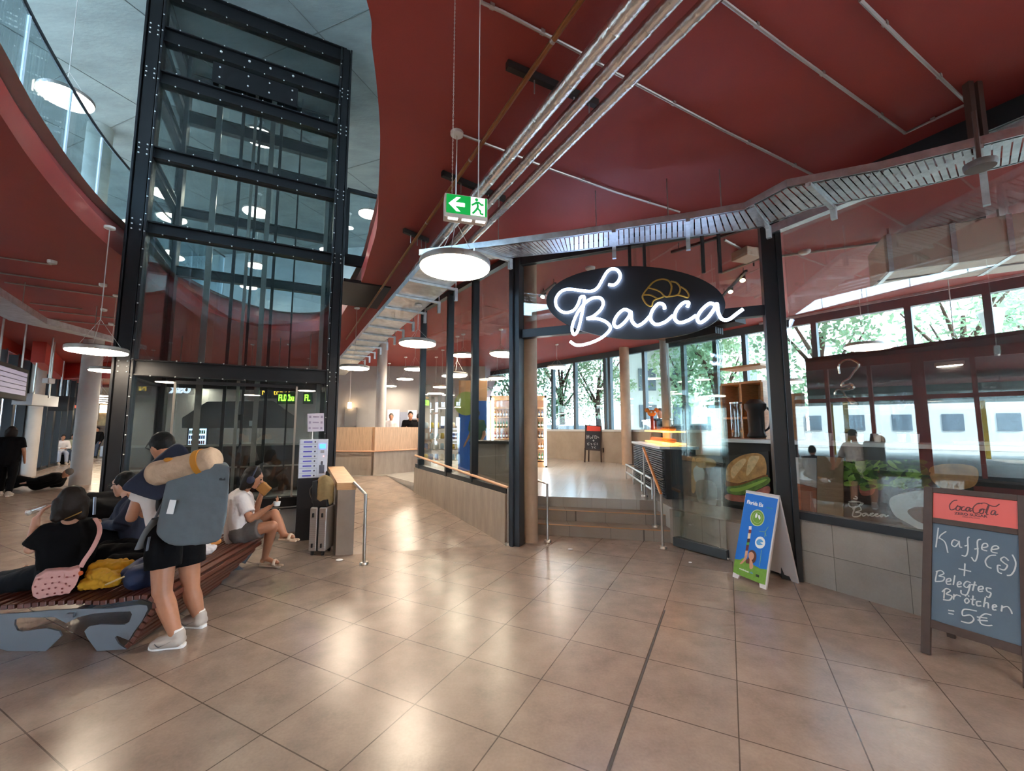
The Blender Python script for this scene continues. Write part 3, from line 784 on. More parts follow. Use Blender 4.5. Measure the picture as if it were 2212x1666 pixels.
MB().ext([W(x, y, bA, bB, .03) for x, y in ((538, 909), (551, 909), (551, 921), (538, 921))], eb*.01).build('notice', WHT, lift)
# frameless door of the lower level
MB().bar(eL+ee*.62+V((0, 0, 2.42))-eb*.05, eL+ee*2.3+V((0, 0, 2.42))-eb*.05, .03, .05).build('door_header', BLK, lift)
for f in (.62, 2.28): MB().box(eL+ee*f-eb*.05+V((0, 0, 1.5)), (.03, .03, 1.85), la).build('door_jamb', STEEL, lift)
# landing on the right at the upper floor
br_ = thing('lift_landing', eR+ee*.5+V((0, 0, 4.6)), 'black steel landing with glazed railing joining the lift to the upper floor', 'landing')
p0 = eR+ee*.12; p1 = eR+ee*.98
MB().ext([p0+V((0, 0, 4.42)), p1+V((0, 0, 4.42)), p1+eb*1.6+V((0, 0, 4.42)), p0+eb*1.6+V((0, 0, 4.42))], (0, 0, .06)).build('deck', BLK, br_)
MB().bar(p0+V((0, 0, 4.84)), p1+V((0, 0, 4.84)), .08, .2).build('edge_beam', BLK, br_)
MB().bar(p0+V((0, 0, 6.2)), p1+V((0, 0, 6.2)), .06, .07).build('railing_frame', BLK, br_)
for p in (p0+ee*.02, p1-ee*.03): MB().box(p+V((0, 0, 5.55)), (.06, .06, 1.3), la).build('railing_post', BLK, br_)
MB().wall(p0, p1, 4.94, 6.17, .012).build('glass_pane', GLSR, br_)
# parapet of the ramp with wooden coping
par = thing('ramp_parapet', (-2.3, 5.9, 0), 'low grey parapet block with pale wooden coping at the foot of the ramp', 'parapet')
f0, f1 = V((-2.395, 5.87, 0)), V((-2.17, 5.91, 0)); dv = V((-.48, .877, 0))*1.42
PB = mat('parapet_stone', '9c8f83', .55, noise=.1, nscale=3)
MB().ext([f0, f1, f1+V((0, 0, .87)), f0+V((0, 0, .87))], dv+V((0, 0, .0))).build('body', PB, par)
WOOD = mat('pale_wood', 'cfa377', .45, noise=.15, nscale=4, stretch=(2, 2, 20))
e_ = (f1-f0).normalized()*.012
MB().ext([f0-e_+V((0, 0, .87)), f1+e_+V((0, 0, .87)), f1+e_+V((0, 0, .965)), f0-e_+V((0, 0, .965))], dv+V((0, 0, .11))).build('coping', WOOD, par)
# ================================================================= SHOP INTERIOR
SLAT = mat('counter_slat', '34363a', .5); WOODC = mat('cabinet_wood', 'c9a277', .5, noise=.18, nscale=3, stretch=(2, 2, 16))
TOPW = mat('counter_top_white', 'd9dcdd', .3); BLACKM = mat('matt_black', '17171a', .6)
ORANGE = mat('glowing_tray', 'e08a34', .5, emit=(1, .45, .12), estr=.9)  # trays glow by themselves to imitate warm light on the pastries
LED = mat('led_strip', 'f4f6ff', .4, emit=(.9, .95, 1), estr=5)
# --- lit drinks fridge
fx = G(1120, 1010, .5); fr = thing('drinks_fridge', fx, 'tall lit drinks fridge with wooden surround behind the entrance post', 'fridge')
p0, p1 = D(1058, 900, fx.y), D(1181, 900, fx.y)
wx = p1.x-p0.x; cx_ = (p0.x+p1.x)/2; fy = fx.y; ft = 2.72
MB().box((cx_, fy+.35, (ft+.5)/2), (wx, .03, ft-.5)).build('back_panel', mat('fridge_back', 'd8b290', .5), fr)
for x in (p0.x+.03, p1.x-.03): MB().box((x, fy+.18, (ft+.5)/2), (.06, .36, ft-.5)).build('side_panel', WOODC, fr)
MB().box((cx_, fy+.18, ft-.07), (wx, .36, .14)).build('header', WOODC, fr)
MB().box((cx_, fy+.18, .58), (wx, .36, .16)).build('base', WOODC, fr)
for x in (p0.x+.09, p1.x-.05): MB().box((x, fy-.01, 1.6), (.07, .02, 2.1)).build('light_strip', LED, fr)
SH = [.72, 1.05, 1.38, 1.71, 2.04, 2.34]
for z in SH: MB().box((cx_, fy+.18, z), (wx-.12, .32, .03)).build('shelf', WOODC, fr)
BOTC = ['3a4a2a', '203e5a', '6a2a22', '2a5a34', '8a5a22', '22262e']
prot = []
for i, c in enumerate(BOTC):
    m_ = mat('bottle_glass_'+c, c, .15, coat=.5)
    b = MB().lathe((0, 0, 0), [(.028, 0), (.032, .01), (.032, .14), (.012, .19), (.012, .225)], 10).build('bottle', m_, None, smooth=True)
    l = MB().lathe((0, 0, .05), [(.0326, 0), (.0328, .005), (.0328, .055), (.0326, .06)], 10).build('bottle_label', mat('label_'+c, 'e6ddc8' if i % 2 else 'c8d8e6', .5), b)
    tag(b, 'small drinks bottle standing on a shelf of the lit wooden fridge', 'bottle', 'bottles in the lit drinks fridge'); prot.append(b)
first = [True]*6
for r_, z in enumerate(SH[:-1]):
    n = 17
    for k in range(n):
        x = p0.x+.16+(wx-.3)*k/(n-1); i = (r_+k//5) % 6
        if first[i]: o = prot[i]; first[i] = False
        else: o = copy_tree(prot[i])
        o.location = (x, fy+.08, z+.016)
# --- blue promotional panel
bp0, bp1 = D(989, 990, 11.6), D(1051, 990, 11.6)
bp = thing('promotional_panel', ((bp0.x+bp1.x)/2, 11.6, .5), 'tall beige and blue promotional panel with a round green badge behind the ramp glazing', 'panel')
wz = bp1.x-bp0.x; bcx = (bp0.x+bp1.x)/2
zt = D(1000, 822, 11.6).z; zm = D(1000, 866, 11.6).z
MB().box((bcx, 11.66, (.5+zt)/2), (wz, .1, zt-.5)).build('board', mat('promo_beige', 'c9966c', .6), bp)
MB().box((bcx, 11.60, (.55+zm)/2), (wz*.98, .02, zm-.55)).build('blue_field', mat('promo_blue', '1f56a4', .5), bp)
MB().lathe((bcx-.18, 11.588, D(1, 872, 11.6).z), [(.33, 0), (.33, .01)], 32, axis=(0, -1, 0)).build('badge', mat('badge_green', '8f9a4a', .5), bp)
# --- inner counter block seen through the ramp glazing
ib = G(1068, 1062, .5); ic = thing('till_counter', ib, 'stone-clad till counter with dark top behind the ramp glazing', 'counter')
MB().box((ib.x+.05, ib.y+.35, .96), (.95, .6, .92)).build('body', STEP, ic); MB().box((ib.x+.05, ib.y+.33, 1.44), (1.05, .7, .05)).build('top', BLACKM, ic)
# crates of bottles on a low rack next to it
rk = D(945, 985, 12.2); ra_ = thing('goods_rack', (rk.x, rk.y, .5), 'rack of small goods standing behind the first pane of the ramp glazing', 'rack')
for z in (.8, 1.1, 1.4, 1.7): MB().box((rk.x+.3, rk.y, z), (1.5, .3, .02)).build('shelf', STEEL, ra_)
for s in (-.42, 1.02): MB().box((rk.x+s, rk.y, 1.15), (.04, .3, 1.3)).build('upright', STEEL, ra_)
jc = [mat('jar_%d' % i, c, .4) for i, c in enumerate(('d9c65a', 'b7d5e6', 'e6e2d6', '5a6f9a'))]
jp = []
for i in range(4):
    j = MB().lathe((0, 0, 0), [(.05, 0), (.055, .01), (.055, .13), (.04, .16)], 10).build('jar', jc[i], None, smooth=True)
    tag(j, 'small jar on the goods rack behind the ramp glazing', 'jar', 'jars on the goods rack'); jp.append(j)
cnt = 0
for z in (.8, 1.1, 1.4, 1.7):
    for k in range(9):
        i = (cnt*7+k//2) % 4; o = jp[i] if cnt < 4 and i == cnt else copy_tree(jp[i]); 
        o.location = (rk.x-.33+.155*k, rk.y-.03, z+.012); cnt += 1
for j in jp:
    if j.location.length < .01: bpy.data.objects.remove(j)
# --- slatted serving counter right of the steps
A, B = V((2.62, 7.35, .5)), V((2.95, 10.2, .5))
sc_ = thing('serving_counter', A, 'dark slatted serving counter with white top running back from the steps', 'counter')
d = (B-A).normalized(); n_ = V((d.y, -d.x, 0))
MB().ext([A+n_*.04, B+n_*.04, B+n_*.55, A+n_*.55], (0, 0, .84)).build('carcass', BLACKM, sc_)
mb = MB()
for k in range(20): mb.bar(A+V((0, 0, .06+k*.04)), B+V((0, 0, .06+k*.04)), .03, .022)
mb.build('slatted_front', SLAT, sc_)
MB().ext([A-n_*.06+V((0, 0, .85))-d*.03, B-n_*.06+V((0, 0, .85)), B+n_*.6+V((0, 0, .85)), A+n_*.6+V((0, 0, .85))-d*.03], (0, 0, .045)).build('top', TOPW, sc_, bevel=.006)
for z in (.16, .34): MB().tube([A-n_*.2+V((0, 0, z)), B-n_*.2+V((0, 0, z))], .022, 10).build('tray_rail', STEEL, sc_, smooth=True)
for f in (0, .33, .66, 1): p = A.lerp(B, f); MB().tube([p+V((0, 0, .34))+n_*.0, p-n_*.2+V((0, 0, .34)), p-n_*.2], .014, 8).build('rail_support', STEEL, sc_, smooth=True)
ds = thing('food_display', A+n_*.3+V((0, 0, .9)), 'glass display of warm lit pastries on the slatted counter', 'display case')
a = A+d*.25+n_*.05+V((0, 0, .9)); b = A+d*2.2+n_*.05+V((0, 0, .9))
MB().wall(a, b, 1.40, 1.86, .01).build('glass_front', GLS, ds); MB().bar(a+V((0, 0, .48))+n_*.15, b+V((0, 0, .48))+n_*.15, .34, .025).build('top_shelf', GLS, ds)
MB().bar(a+V((0, 0, .03))+n_*.25, b+V((0, 0, .03))+n_*.25, .34, .03).build('tray', ORANGE, ds)
MB().bar(a+V((0, 0, .25))+n_*.25, b+V((0, 0, .25))+n_*.25, .34, .03).build('tray', ORANGE, ds)
ROLL = mat('bread_roll', 'b5702e', .6)
pr = MB().sph((0, 0, 0), .055, (1.3, 1, .75)).build('bread_roll', ROLL, None, smooth='all'); tag(pr, 'golden bread roll in the warm lit glass display', 'bread roll', 'bread rolls in the glass display')
for i in range(20):
    o = pr if i == 0 else copy_tree(pr); r_ = i % 10; o.location = a+d*(.12+.18*r_)+n_*.22+V((0, 0, .085 if i < 10 else .305))
# decoration with orange balloons/plush on the display
pt = D(1408, 893, 8.2); pl_ = thing('orange_plush', pt, 'round orange plush decoration with white eyes on the pastry display', 'decoration')
MB().sph(pt, .07, (1.2, 1, .9)).sph(pt+V((-.09, 0, .06)), .045).sph(pt+V((.09, 0, .06)), .045).build('body', mat('plush_orange', 'd87a2a', .8), pl_, smooth='all')
MB().sph(pt+V((-.03, -.066, .02)), .018).build('eye', WHT, pl_, smooth='all'); MB().sph(pt+V((.04, -.066, .02)), .018).build('eye', WHT, pl_, smooth='all')
MB().cyl(pt-V((0, 0, .32)), pt-V((0, 0, .05)), .03, .03).build('stand', mat('plush_red', 'a8402a', .7), pl_)
# --- wooden back cabinet and black machine behind folding door
ca, cb = D(1562, 945, 8.0), D(1652, 945, 7.3)
cab = thing('back_cabinet', (ca.x, ca.y, .5), 'tall open wooden cabinet behind the folding glass door', 'cabinet')
cd_ = (cb-ca); cd_.z = 0; cl = cd_.length; cd_.normalize(); cn = V((-cd_.y, cd_.x, 0)); ct = D(1562, 834, 8.0).z
ca.z = .5
for f in (0, .5, 1.0): MB().ext([ca+cd_*(cl*f)-cd_*.02, ca+cd_*(cl*f)+cd_*.02, ca+cd_*(cl*f)+cd_*.02+cn*.5, ca+cd_*(cl*f)-cd_*.02+cn*.5], (0, 0, ct-.5)).build('side_panel', WOODC, cab)
for z in (1.38, ct-.5, ct-.2): MB().ext([ca+V((0, 0, z)), ca+cd_*cl+V((0, 0, z)), ca+cd_*cl+cn*.5+V((0, 0, z)), ca+cn*.5+V((0, 0, z))], (0, 0, .04)).build('shelf', WOODC, cab)
MB().ext([ca+cn*.5, ca+cd_*cl+cn*.5, ca+cd_*cl+cn*.52, ca+cn*.52], (0, 0, ct-.5)).build('back_panel', WOODC, cab)
pm_ = D(1632, 895, 7.2); ap = thing('coffee_grinder', pm_, 'tall black coffee grinder in front of the wooden cabinet', 'coffee grinder')
MB().lathe((pm_.x, pm_.y, 1.55), [(.13, 0), (.15, .03), (.12, .1), (.13, .45), (.17, .5), (.17, .58), (.08, .66)], 20).build('body', BLACKM, ap, smooth=True)
MB().tube(cr([(pm_.x+.13, pm_.y-.02, 2.1), (pm_.x+.24, pm_.y-.02, 2.0), (pm_.x+.22, pm_.y-.02, 1.75), (pm_.x+.12, pm_.y-.02, 1.66)]), .018, 8).build('handle', BLACKM, ap, smooth=True)
p = D(1590, 890, 7.5); cy2 = thing('glass_dispenser', p, 'clear cylindrical glass dispenser on the counter beside the black grinder', 'dispenser')
MB().cyl((p.x, p.y, 1.56), (p.x, p.y, 2.15), .09, n=20).build('cylinder', GLSR, cy2, smooth=True); MB().cyl((p.x, p.y, 2.15), (p.x, p.y, 2.18), .1, n=20).build('lid', STEEL, cy2, smooth=True)
# --- counter run behind the folding door and the right window
ctA, ctB = D(1450, 950, 7.15), V((3.9, 5.75, 0)); rwv = rdir
ca0 = V((3.30, 6.72, .5)); ca1 = V((3.72, 5.85, .5)); ca2 = ca1+rdir*3.6
cn2 = V((.88, .47, 0))
bc = thing('bar_counter', ca1, 'long dark bar counter with pale top behind the right window', 'counter')
for s0, s1 in ((ca0, ca1), (ca1, ca2)):
    MB().ext([s0+cn2*.02, s1+cn2*.02, s1+cn2*.55, s0+cn2*.55], (0, 0, 1.0)).build('carcass', BLACKM, bc)
    MB().ext([s0-cn2*.03+V((0, 0, 1.0)), s1-cn2*.03+V((0, 0, 1.0)), s1+cn2*.6+V((0, 0, 1.0)), s0+cn2*.6+V((0, 0, 1.0))], (0, 0, .05)).build('top', TOPW, bc)
# posters on the counter front
POST = mat('poster_dark', '2a2a2c', .5); BREAD = mat('print_bread', 'b98a55', .6, noise=.35, nscale=9); LEAFP = mat('print_leaf', '5f7a34', .6, noise=.4, nscale=14)
MEAT = mat('print_meat', 'a55f52', .6, noise=.3, nscale=10); WHTP = mat('print_white', 'cfd2d2', .6, noise=.12, nscale=6); GREYP = mat('print_grey', '7d7a76', .6, noise=.3, nscale=8); BRNP = mat('print_brown', '6d4630', .6, noise=.3, nscale=8)
def poster(name, label, A, B, rect, patches, off=0.0, base=POST):
    q = [W(x, y, A, B, off) for x, y in rect]
    n = V(((B[1]-A[1]), -(B[0]-A[0]), 0)).normalized()
    if n.dot(V((A[0], A[1], 0))) > 0: n = -n
    t = thing(name, q[0], label, 'poster')
    MB().ext(q, -n*.012).build('print_sheet', base, t)
    k = 1
    for nm, m_, pts in patches:
        pp = cr2(pts, 5, True); MB().ext([W(x, y, A, B, off+.0015*k) for x, y in pp], n*.0012).build(nm, m_, t); k += 1
    return t
poster('food_poster', 'large sandwich photograph behind the folding door, left of the blue sign', ca0, ca1, [(1568, 985), (1660, 975), (1664, 1098), (1566, 1090)],
 [('bread_print', BREAD, [(1570, 1010), (1600, 985), (1640, 980), (1655, 1000), (1650, 1035), (1610, 1040), (1575, 1050)]), ('bread_highlight', mat('print_crumb', 'd8b88a', .6, noise=.2, nscale=20), [(1580, 1012), (1602, 992), (1612, 996), (1592, 1024), (1582, 1034)]), ('bread_highlight', MATS.get('print_crumb') or BREAD, [(1618, 990), (1634, 985), (1640, 990), (1622, 1020), (1612, 1026)]), ('bread_edge', mat('print_crust', '7a4a22', .6, noise=.3, nscale=12), [(1570, 1040), (1600, 1044), (1652, 1026), (1654, 1034), (1605, 1052), (1572, 1052)]), ('leaf_print', LEAFP, [(1572, 1052), (1600, 1048), (1655, 1030), (1660, 1045), (1610, 1068), (1575, 1066)]), ('leaf_print', mat('print_leaf_pale', '8fae4a', .6), [(1578, 1056), (1604, 1052), (1650, 1036), (1652, 1040), (1606, 1060), (1580, 1062)]), ('meat_print', MEAT, [(1570, 1068), (1612, 1070), (1658, 1050), (1660, 1068), (1620, 1085), (1572, 1080)])], .06)
poster('food_poster', 'faded bakery photograph behind the glass, left part of the folding door', ca0, ca1, [(1492, 982), (1560, 985), (1556, 1108), (1492, 1085)],
 [('bread_print', BREAD, [(1494, 1000), (1500, 990), (1506, 1020), (1502, 1060), (1494, 1060)]), ('cup_print', WHTP, [(1498, 1015), (1510, 1005), (1522, 1020), (1518, 1045), (1502, 1040)]), ('plate_print', GREYP, [(1505, 1040), (1545, 1045), (1545, 1095), (1510, 1085)]), ('bread_print', BREAD, [(1505, 990), (1540, 992), (1545, 1008), (1510, 1010)])], .06)
pA, pB = ca1, ca2
pB_ = poster('food_poster', 'wide salad and burger photograph on the counter behind the right window', pA, pB, [(1822, 992), (2290, 1010), (2290, 1240), (1822, 1130)],
 [('leaf_print', LEAFP, [(1825, 1010), (1850, 998), (1890, 995), (1930, 1000), (1990, 1005), (2005, 1020), (1985, 1040), (1950, 1035), (1920, 1040), (1900, 1060), (1880, 1035), (1850, 1030), (1835, 1040), (1825, 1025)]),
  ('leaf_print', mat('print_leaf_pale', '8fae4a', .6), [(1860, 1010), (1880, 1005), (1910, 1025), (1940, 1045), (1965, 1050), (1955, 1056), (1920, 1045), (1890, 1030)]),
  ('meat_print', MEAT, [(1855, 1048), (1870, 1040), (1890, 1050), (1885, 1068), (1862, 1070)]),
  ('plate_print', WHTP, [(1925, 1075), (1990, 1060), (2060, 1065), (2120, 1090), (2120, 1180), (2040, 1170), (1960, 1130), (1930, 1110)]),
  ('bread_print', BREAD, [(2010, 1010), (2060, 1002), (2110, 1012), (2105, 1050), (2050, 1058), (2015, 1040)]),
  ('bread_print', BRNP, [(1960, 1105), (1990, 1095), (2030, 1110), (2040, 1135), (1990, 1130)])], .05)
rl_ = random.Random(5); LG_ = [mat('print_leaf_%d' % i, c, .6, noise=.25, nscale=30) for i, c in enumerate(('3f5f26', '6b8f3a', '28401c', '8db04e'))]
qn_ = V(((pB-pA).y, -(pB-pA).x, 0)).normalized(); qn_ = qn_ if qn_.dot(pA) < 0 else -qn_
for i in range(4):
    mb = MB()
    for j in range(26):
        x, y_ = rl_.uniform(1826, 1998), 1000+rl_.uniform(0, 1)**1.3*52; a_ = rl_.uniform(-.9, .9); l_ = rl_.uniform(9, 20); w__ = l_*rl_.uniform(.22, .4)
        y_ += (1826+86-x)**2*.0006-4 if x > 1900 else 0
        pts = [(l_*math.cos(t), w__*math.sin(t)*(1.2-.4*math.cos(t))) for t in [k*math.pi/6 for k in range(12)]]
        pts = [(x+u_*math.cos(a_)-v_*math.sin(a_), max(993, y_+u_*math.sin(a_)+v_*math.cos(a_))) for u_, v_ in pts]
        mb.face([W(px_, py_, pA, pB, .062+.0012*((i*26+j) % 9)) for px_, py_ in pts])
    tag(mb.build('salad_leaf_print', LG_[i], pB_), kind='stuff')
wA = mat('poster_lettering', 'd4dadb', .5)
def crp(pts, ox, oy, sc): return [(ox+x/sc, oy+y/sc) for x, y in pts]
def stroke(name, strokes, A, B, off, r, m_, par, flat=.4, k=6, n=8):
    mb = MB(); nn = V(((B[1]-A[1]), -(B[0]-A[0]), 0)).normalized()
    for s in strokes: mb.tube([W(x, y, A, B, off) for x, y in cr2(s, k)], r, n, flat=flat, fn=nn)
    return mb.build(name, m_, par, smooth=True)
bl_ = [[(600, 1370), (640, 1350), (655, 1375), (620, 1390), (655, 1395), (640, 1415), (600, 1412), (620, 1350)], [(690, 1395), (665, 1400), (670, 1415), (695, 1400), (700, 1412), (735, 1395)], [(735, 1395), (715, 1400), (725, 1415), (765, 1400)], [(765, 1400), (745, 1403), (755, 1417), (790, 1405)], [(800, 1403), (780, 1408), (785, 1420), (805, 1405), (812, 1418), (832, 1410)],
       [(575, 1330), (580, 1350), (605, 1358), (640, 1350), (650, 1325), (575, 1322)], [(650, 1330), (668, 1332), (655, 1345)], [(605, 1300), (625, 1305), (630, 1295), (615, 1285)]]
stroke('cup_and_name_logo', [crp(s, 1640, 640, 2.976) for s in bl_], pA, pB, .068, .007, wA, pB_)
# beige pillar, wooden plank wall, dark menu wall
p = W(1790, 1050, RW0, RW1); bpil = thing('beige_panel', (p.x+.2, p.y, .5), 'narrow beige panel between the plank wall and the salad poster', 'panel')
MB().ext([W(x, y, pA, pB, .08) for x, y in ((1765, 985), (1821, 990), (1821, 1132), (1765, 1118))], -cn2*-.02).build('board', mat('panel_beige', '9c8468', .6), bpil)
pw = thing('plank_panel', (4, 6, .5), 'reddish plank panel with white upper part behind the entrance post', 'panel')
MB().ext([W(x, y, pA, pB, .07) for x, y in ((1700, 1040), (1764, 1055), (1764, 1118), (1700, 1105))], -cn2*-.015).build('planks', mat('red_planks', '9a5a3c', .6, noise=.3, nscale=4, stretch=(1, 1, 14)), pw)
MB().ext([W(x, y, pA, pB, .07) for x, y in ((1712, 988), (1764, 990), (1764, 1054), (1712, 1042))], -cn2*-.015).build('white_board', mat('board_white', 'b9b6b2', .5), pw)
mA, mB_ = V((4.98, 7.0, 0)), V((4.98, 7.0, 0))+rdir*4.2
mw_ = thing('menu_wall', mA, 'large dark menu wall with chrome line ornament behind the right window', 'panel')
MB().wall(mA, mB_, 1.2, 2.86, .06).build('board', mat('menu_dark', '3b3d40', .4), mw_)
MB().bar(mA+V((0, 0, 2.86)), mB_+V((0, 0, 2.86)), .09, .05).build('top_edge', BLACKM, mw_)
MB().wall(mA+cn2*.3, mB_+cn2*.3, .5, 1.2, .6).build('base_unit', BLACKM, mw_)
CHR = mat('chrome_tube', 'c9ccca', .2, .9)
orn = [[(520, 500), (515, 445), (550, 415), (600, 410), (645, 440), (610, 490), (580, 530), (545, 550), (535, 580), (590, 565), (610, 590), (560, 605), (505, 600), (492, 640), (545, 645), (590, 660), (640, 700)], [(530, 600), (560, 640), (600, 690), (640, 720)]]
stroke('ornament', [crp(s, 1640, 640, 2.976) for s in orn], mA, mB_, .06, .022, CHR, mw_, 1.0)
# warm oven niche
ov0, ov1 = W(1706, 985, mA-rdir*1, mB_), W(1752, 985, mA-rdir*1, mB_)
ovn = thing('bread_oven', (ov0.x, ov0.y, .5), 'warm lit wooden bread oven niche at the left of the dark menu wall', 'oven')
MB().wall(ov0, ov1, .5, 2.3, .1, .12).build('niche_back', WOODC, ovn); MB().wall(ov0, ov1, 1.2, 1.28, .5).build('shelf', WOODC, ovn); MB().wall(ov0, ov1, 1.95, 2.05, .5).build('hood', WOODC, ovn)
MB().wall(ov0.lerp(ov1, .2), ov0.lerp(ov1, .8), 1.9, 1.94, .2).build('heat_lamp', mat('oven_glow', 'ffb45a', .5, emit=(1, .5, .12), estr=6), ovn)
# things on the counter top
cup = thing('paper_cup', (0, 0, 0), 'white paper cup on the bar counter behind the right window', 'cup', 'paper cups on the bar counter')
MB().lathe((0, 0, 0), [(.028, 0), (.03, .004), (.04, .1)], 16).build('cup_body', WHT, cup, smooth=True); MB().lathe((0, 0, .1), [(.043, 0), (.043, .012), (.035, .018)], 16).build('cup_lid', BLACKM, cup, smooth=True)
for k in range(7):
    o = cup if k == 0 else copy_tree(cup); o.location = ca1+rdir*(.3+.18*k+.03*(k % 2))+cn2*(.14+.05*(k % 3))+V((0, 0, 1.055))
tr_ = thing('serving_tray', ca1+rdir*1.3, 'pale rectangular serving tray on the bar counter', 'tray')
MB().ext([ca1+rdir*1.7+cn2*.08+V((0, 0, 1.055)), ca1+rdir*2.9+cn2*.08+V((0, 0, 1.055)), ca1+rdir*2.9+cn2*.5+V((0, 0, 1.055)), ca1+rdir*1.7+cn2*.5+V((0, 0, 1.055))], (0, 0, .03)).build('plate', mat('tray_blue_white', 'c3d4e0', .3), tr_)
# --- air unit under the shop ceiling
au = thing('air_duct', (5.6, 5.3, 3.75), 'boxy metal air duct hanging below the shop ceiling behind the right window', 'duct')
a0, a1 = G(1915, 588, 3.75), G(2235, 545, 3.75); dd = (a1-a0).normalized(); dn = V((-dd.y, dd.x, 0))
if dn.y < 0: dn = -dn
DUCT = mat('duct_metal', 'c9b8a8', .5, .3)
MB().ext([a0, a1+dd*.5, a1+dd*.5+dn*.75, a0+dn*.75], (0, 0, .5)).build('casing', DUCT, au, bevel=.01)
for f in (.02, .48, .85):
    p = a0.lerp(a1, f); mb = MB(); mb.ext([p-dn*.012, p+dd*.05-dn*.012, p+dd*.05+dn*.762, p+dn*.762], (0, 0, .512)); b_ = mb.build('flange', GALV, au); b_.location.z = -.006
MB().ext([a0+dn*.36-V((0, 0, .004)), a1+dd*.5+dn*.36-V((0, 0, .004)), a1+dd*.5+dn*.42-V((0, 0, .004)), a0+dn*.42-V((0, 0, .004))], (0, 0, .01)).build('seam', BLACKM, au)
for f in (.1, .9): p = a0.lerp(a1, f)+dn*.3; MB().cyl(p+V((0, 0, .5)), V((p.x, p.y, ZC-.003)), .012, n=6).build('threaded_rod', COND, au)
# --- shop ceiling conduits, detectors, spotlights
def spot(px, py, y, label, dirv=(-.3, -.5, -1)):
    p = D(px, py, y); t = thing('track_spotlight', p, label, 'spotlight'); dv_ = V(dirv).normalized()
    MB().cyl(p-dv_*.07, p+dv_*.07, .045, .05, 18).build('lamp_head', BLACKM, t, smooth=True)
    MB().lathe(p+dv_*.068, [(.041, 0), (.041, .006)], 18, axis=dv_).build('lens', mat('spot_lens', 'ffe2b0', .4, emit=(1, .72, .35), estr=14), t)
    MB().tube([p-dv_*.02, p+V((0, 0, .12)), V((p.x, p.y, ZC-.1))], .012, 8).build('stem', BLACKM, t)
spot(1624, 500, 6.6, 'black spotlight high beside the right entrance post'); spot(1604, 600, 7.2, 'black spotlight right of the oval sign, upper of two'); spot(1578, 625, 7.9, 'black spotlight touching the right end of the oval sign'); spot(1174, 636, 8.0, 'black spotlight at the left end of the oval sign')
for pts, l in (([(1450, 545), (1640, 485)], 'black lighting track behind the oval sign'), ([(1165, 640), (1200, 612)], 'short black lighting track left of the oval sign'), ([(1560, 640), (1612, 585)], 'short black lighting track right of the oval sign')):
    ps = [G(x, y, 4.34) for x, y in pts]; t = thing('lighting_track', ps[0], l, 'lighting track'); MB().bar(ps[0], ps[1], .04, .035).build('track', BLACKM, t)
    for f in (.1, .9): p = ps[0].lerp(ps[1], f); MB().cyl(p, V((p.x, p.y, ZC-.003)), .006, n=6).build('threaded_rod', BLACKM, t)
conduit([(1560, 590), (1640, 560), (1900, 525), (2130, 470)], 'pale conduit along the shop ceiling behind the right window', .02)
conduit([(1565, 518), (1605, 540)], 'short conduit to the square box on the shop ceiling', .018)
p = G(1613, 551, 4.36); t = thing('ceiling_junction_box', p, 'square pale box on the shop ceiling left of the right entrance post', 'junction box'); MB().box(p, (.3, .3, .14), .3).build('casing', mat('box_beige', 'd8b8a0', .5), t, bevel=.01)
for px, py, l in ((1738, 549, 'round smoke detector behind the right window near the ceiling duct'), (1275, 584, 'round smoke detector on the shop ceiling above the oval sign')):
    p = G(px, py, 4.4); t = thing('smoke_detector', p, l, 'detector'); MB().lathe(p, [(.05, 0), (.08, .02), (.085, .05)], 20).build('body', WHT, t, smooth=True)
# rails below the window head of the far windows
struct('trim_6', MB().bar(W(1640, 700, S[1], S[2], .3), W(2300, 575, S[1], S[2], .3), .05, .05), GALV)
# --- chalkboard easel inside the shop
def aboard_small():
    b0, b1 = G(1263, 999, .5), G(1299, 1000, .5)
    t = thing('chalkboard_easel', b0, 'small black chalkboard easel with red header below the far shop windows', 'chalkboard')
    y = b0.y; n = V((0, -1, 0))
    def q(x, y_, o=0.0): p = D(x, y_, y-.02-o+ (997-y_)*.0018); return p
    ws = mat('easel_wood', '3a2a24', .6)
    MB().ext([q(1264, 918), q(1300, 920), q(1299, 975), q(1263, 972)], (0, .02, 0)).build('frame', ws, t)
    MB().ext([q(1267, 933, .01), q(1297, 934, .01), q(1296, 971, .01), q(1266, 969, .01)], (0, -.004, 0)).build('slate', mat('slate_black', '2a2a2e', .7), t)
    MB().ext([q(1268, 920, .01), q(1297, 922, .01), q(1297, 932, .01), q(1267, 931, .01)], (0, -.004, 0)).build('header', mat('header_red', 'd8442f', .5), t)
    for x0, x1 in ((1263, 1264), (1299, 1298), (1275, 1272), (1309, 1303)): MB().bar(q(x1, 968), G(x0, 999, .5)+V((0, .0 if x0 in (1263, 1299) else .3, 0)), .05, .03).build('leg', ws, t)
    ch = mat('chalk_white', 'd8d8d4', .9)
    st = [[(1268, 948), (1268, 940)], [(1272, 948), (1272, 940)], [(1268, 944), (1272, 944)], [(1275, 944), (1278, 945), (1276, 948), (1274, 946)], [(1281, 940), (1280, 948)], [(1285, 941), (1290, 943), (1288, 948), (1285, 948), (1285, 941)], [(1291, 946), (1293, 944), (1294, 947)],
          [(1280, 952), (1284, 952)], [(1282, 950), (1282, 954)], [(1273, 957), (1269, 958), (1270, 962), (1273, 961)], [(1276, 958), (1279, 960), (1277, 962)], [(1287, 957), (1283, 958), (1284, 962), (1287, 961)], [(1290, 957), (1290, 962)], [(1277, 965), (1281, 965), (1279, 969)], [(1287, 965), (1283, 967), (1287, 969)]]
    mb = MB()
    for s in st: mb.tube([q(x, y_, .018) for x, y_ in s], .008, 6)
    mb.build('chalk_writing', ch, t)
aboard_small()
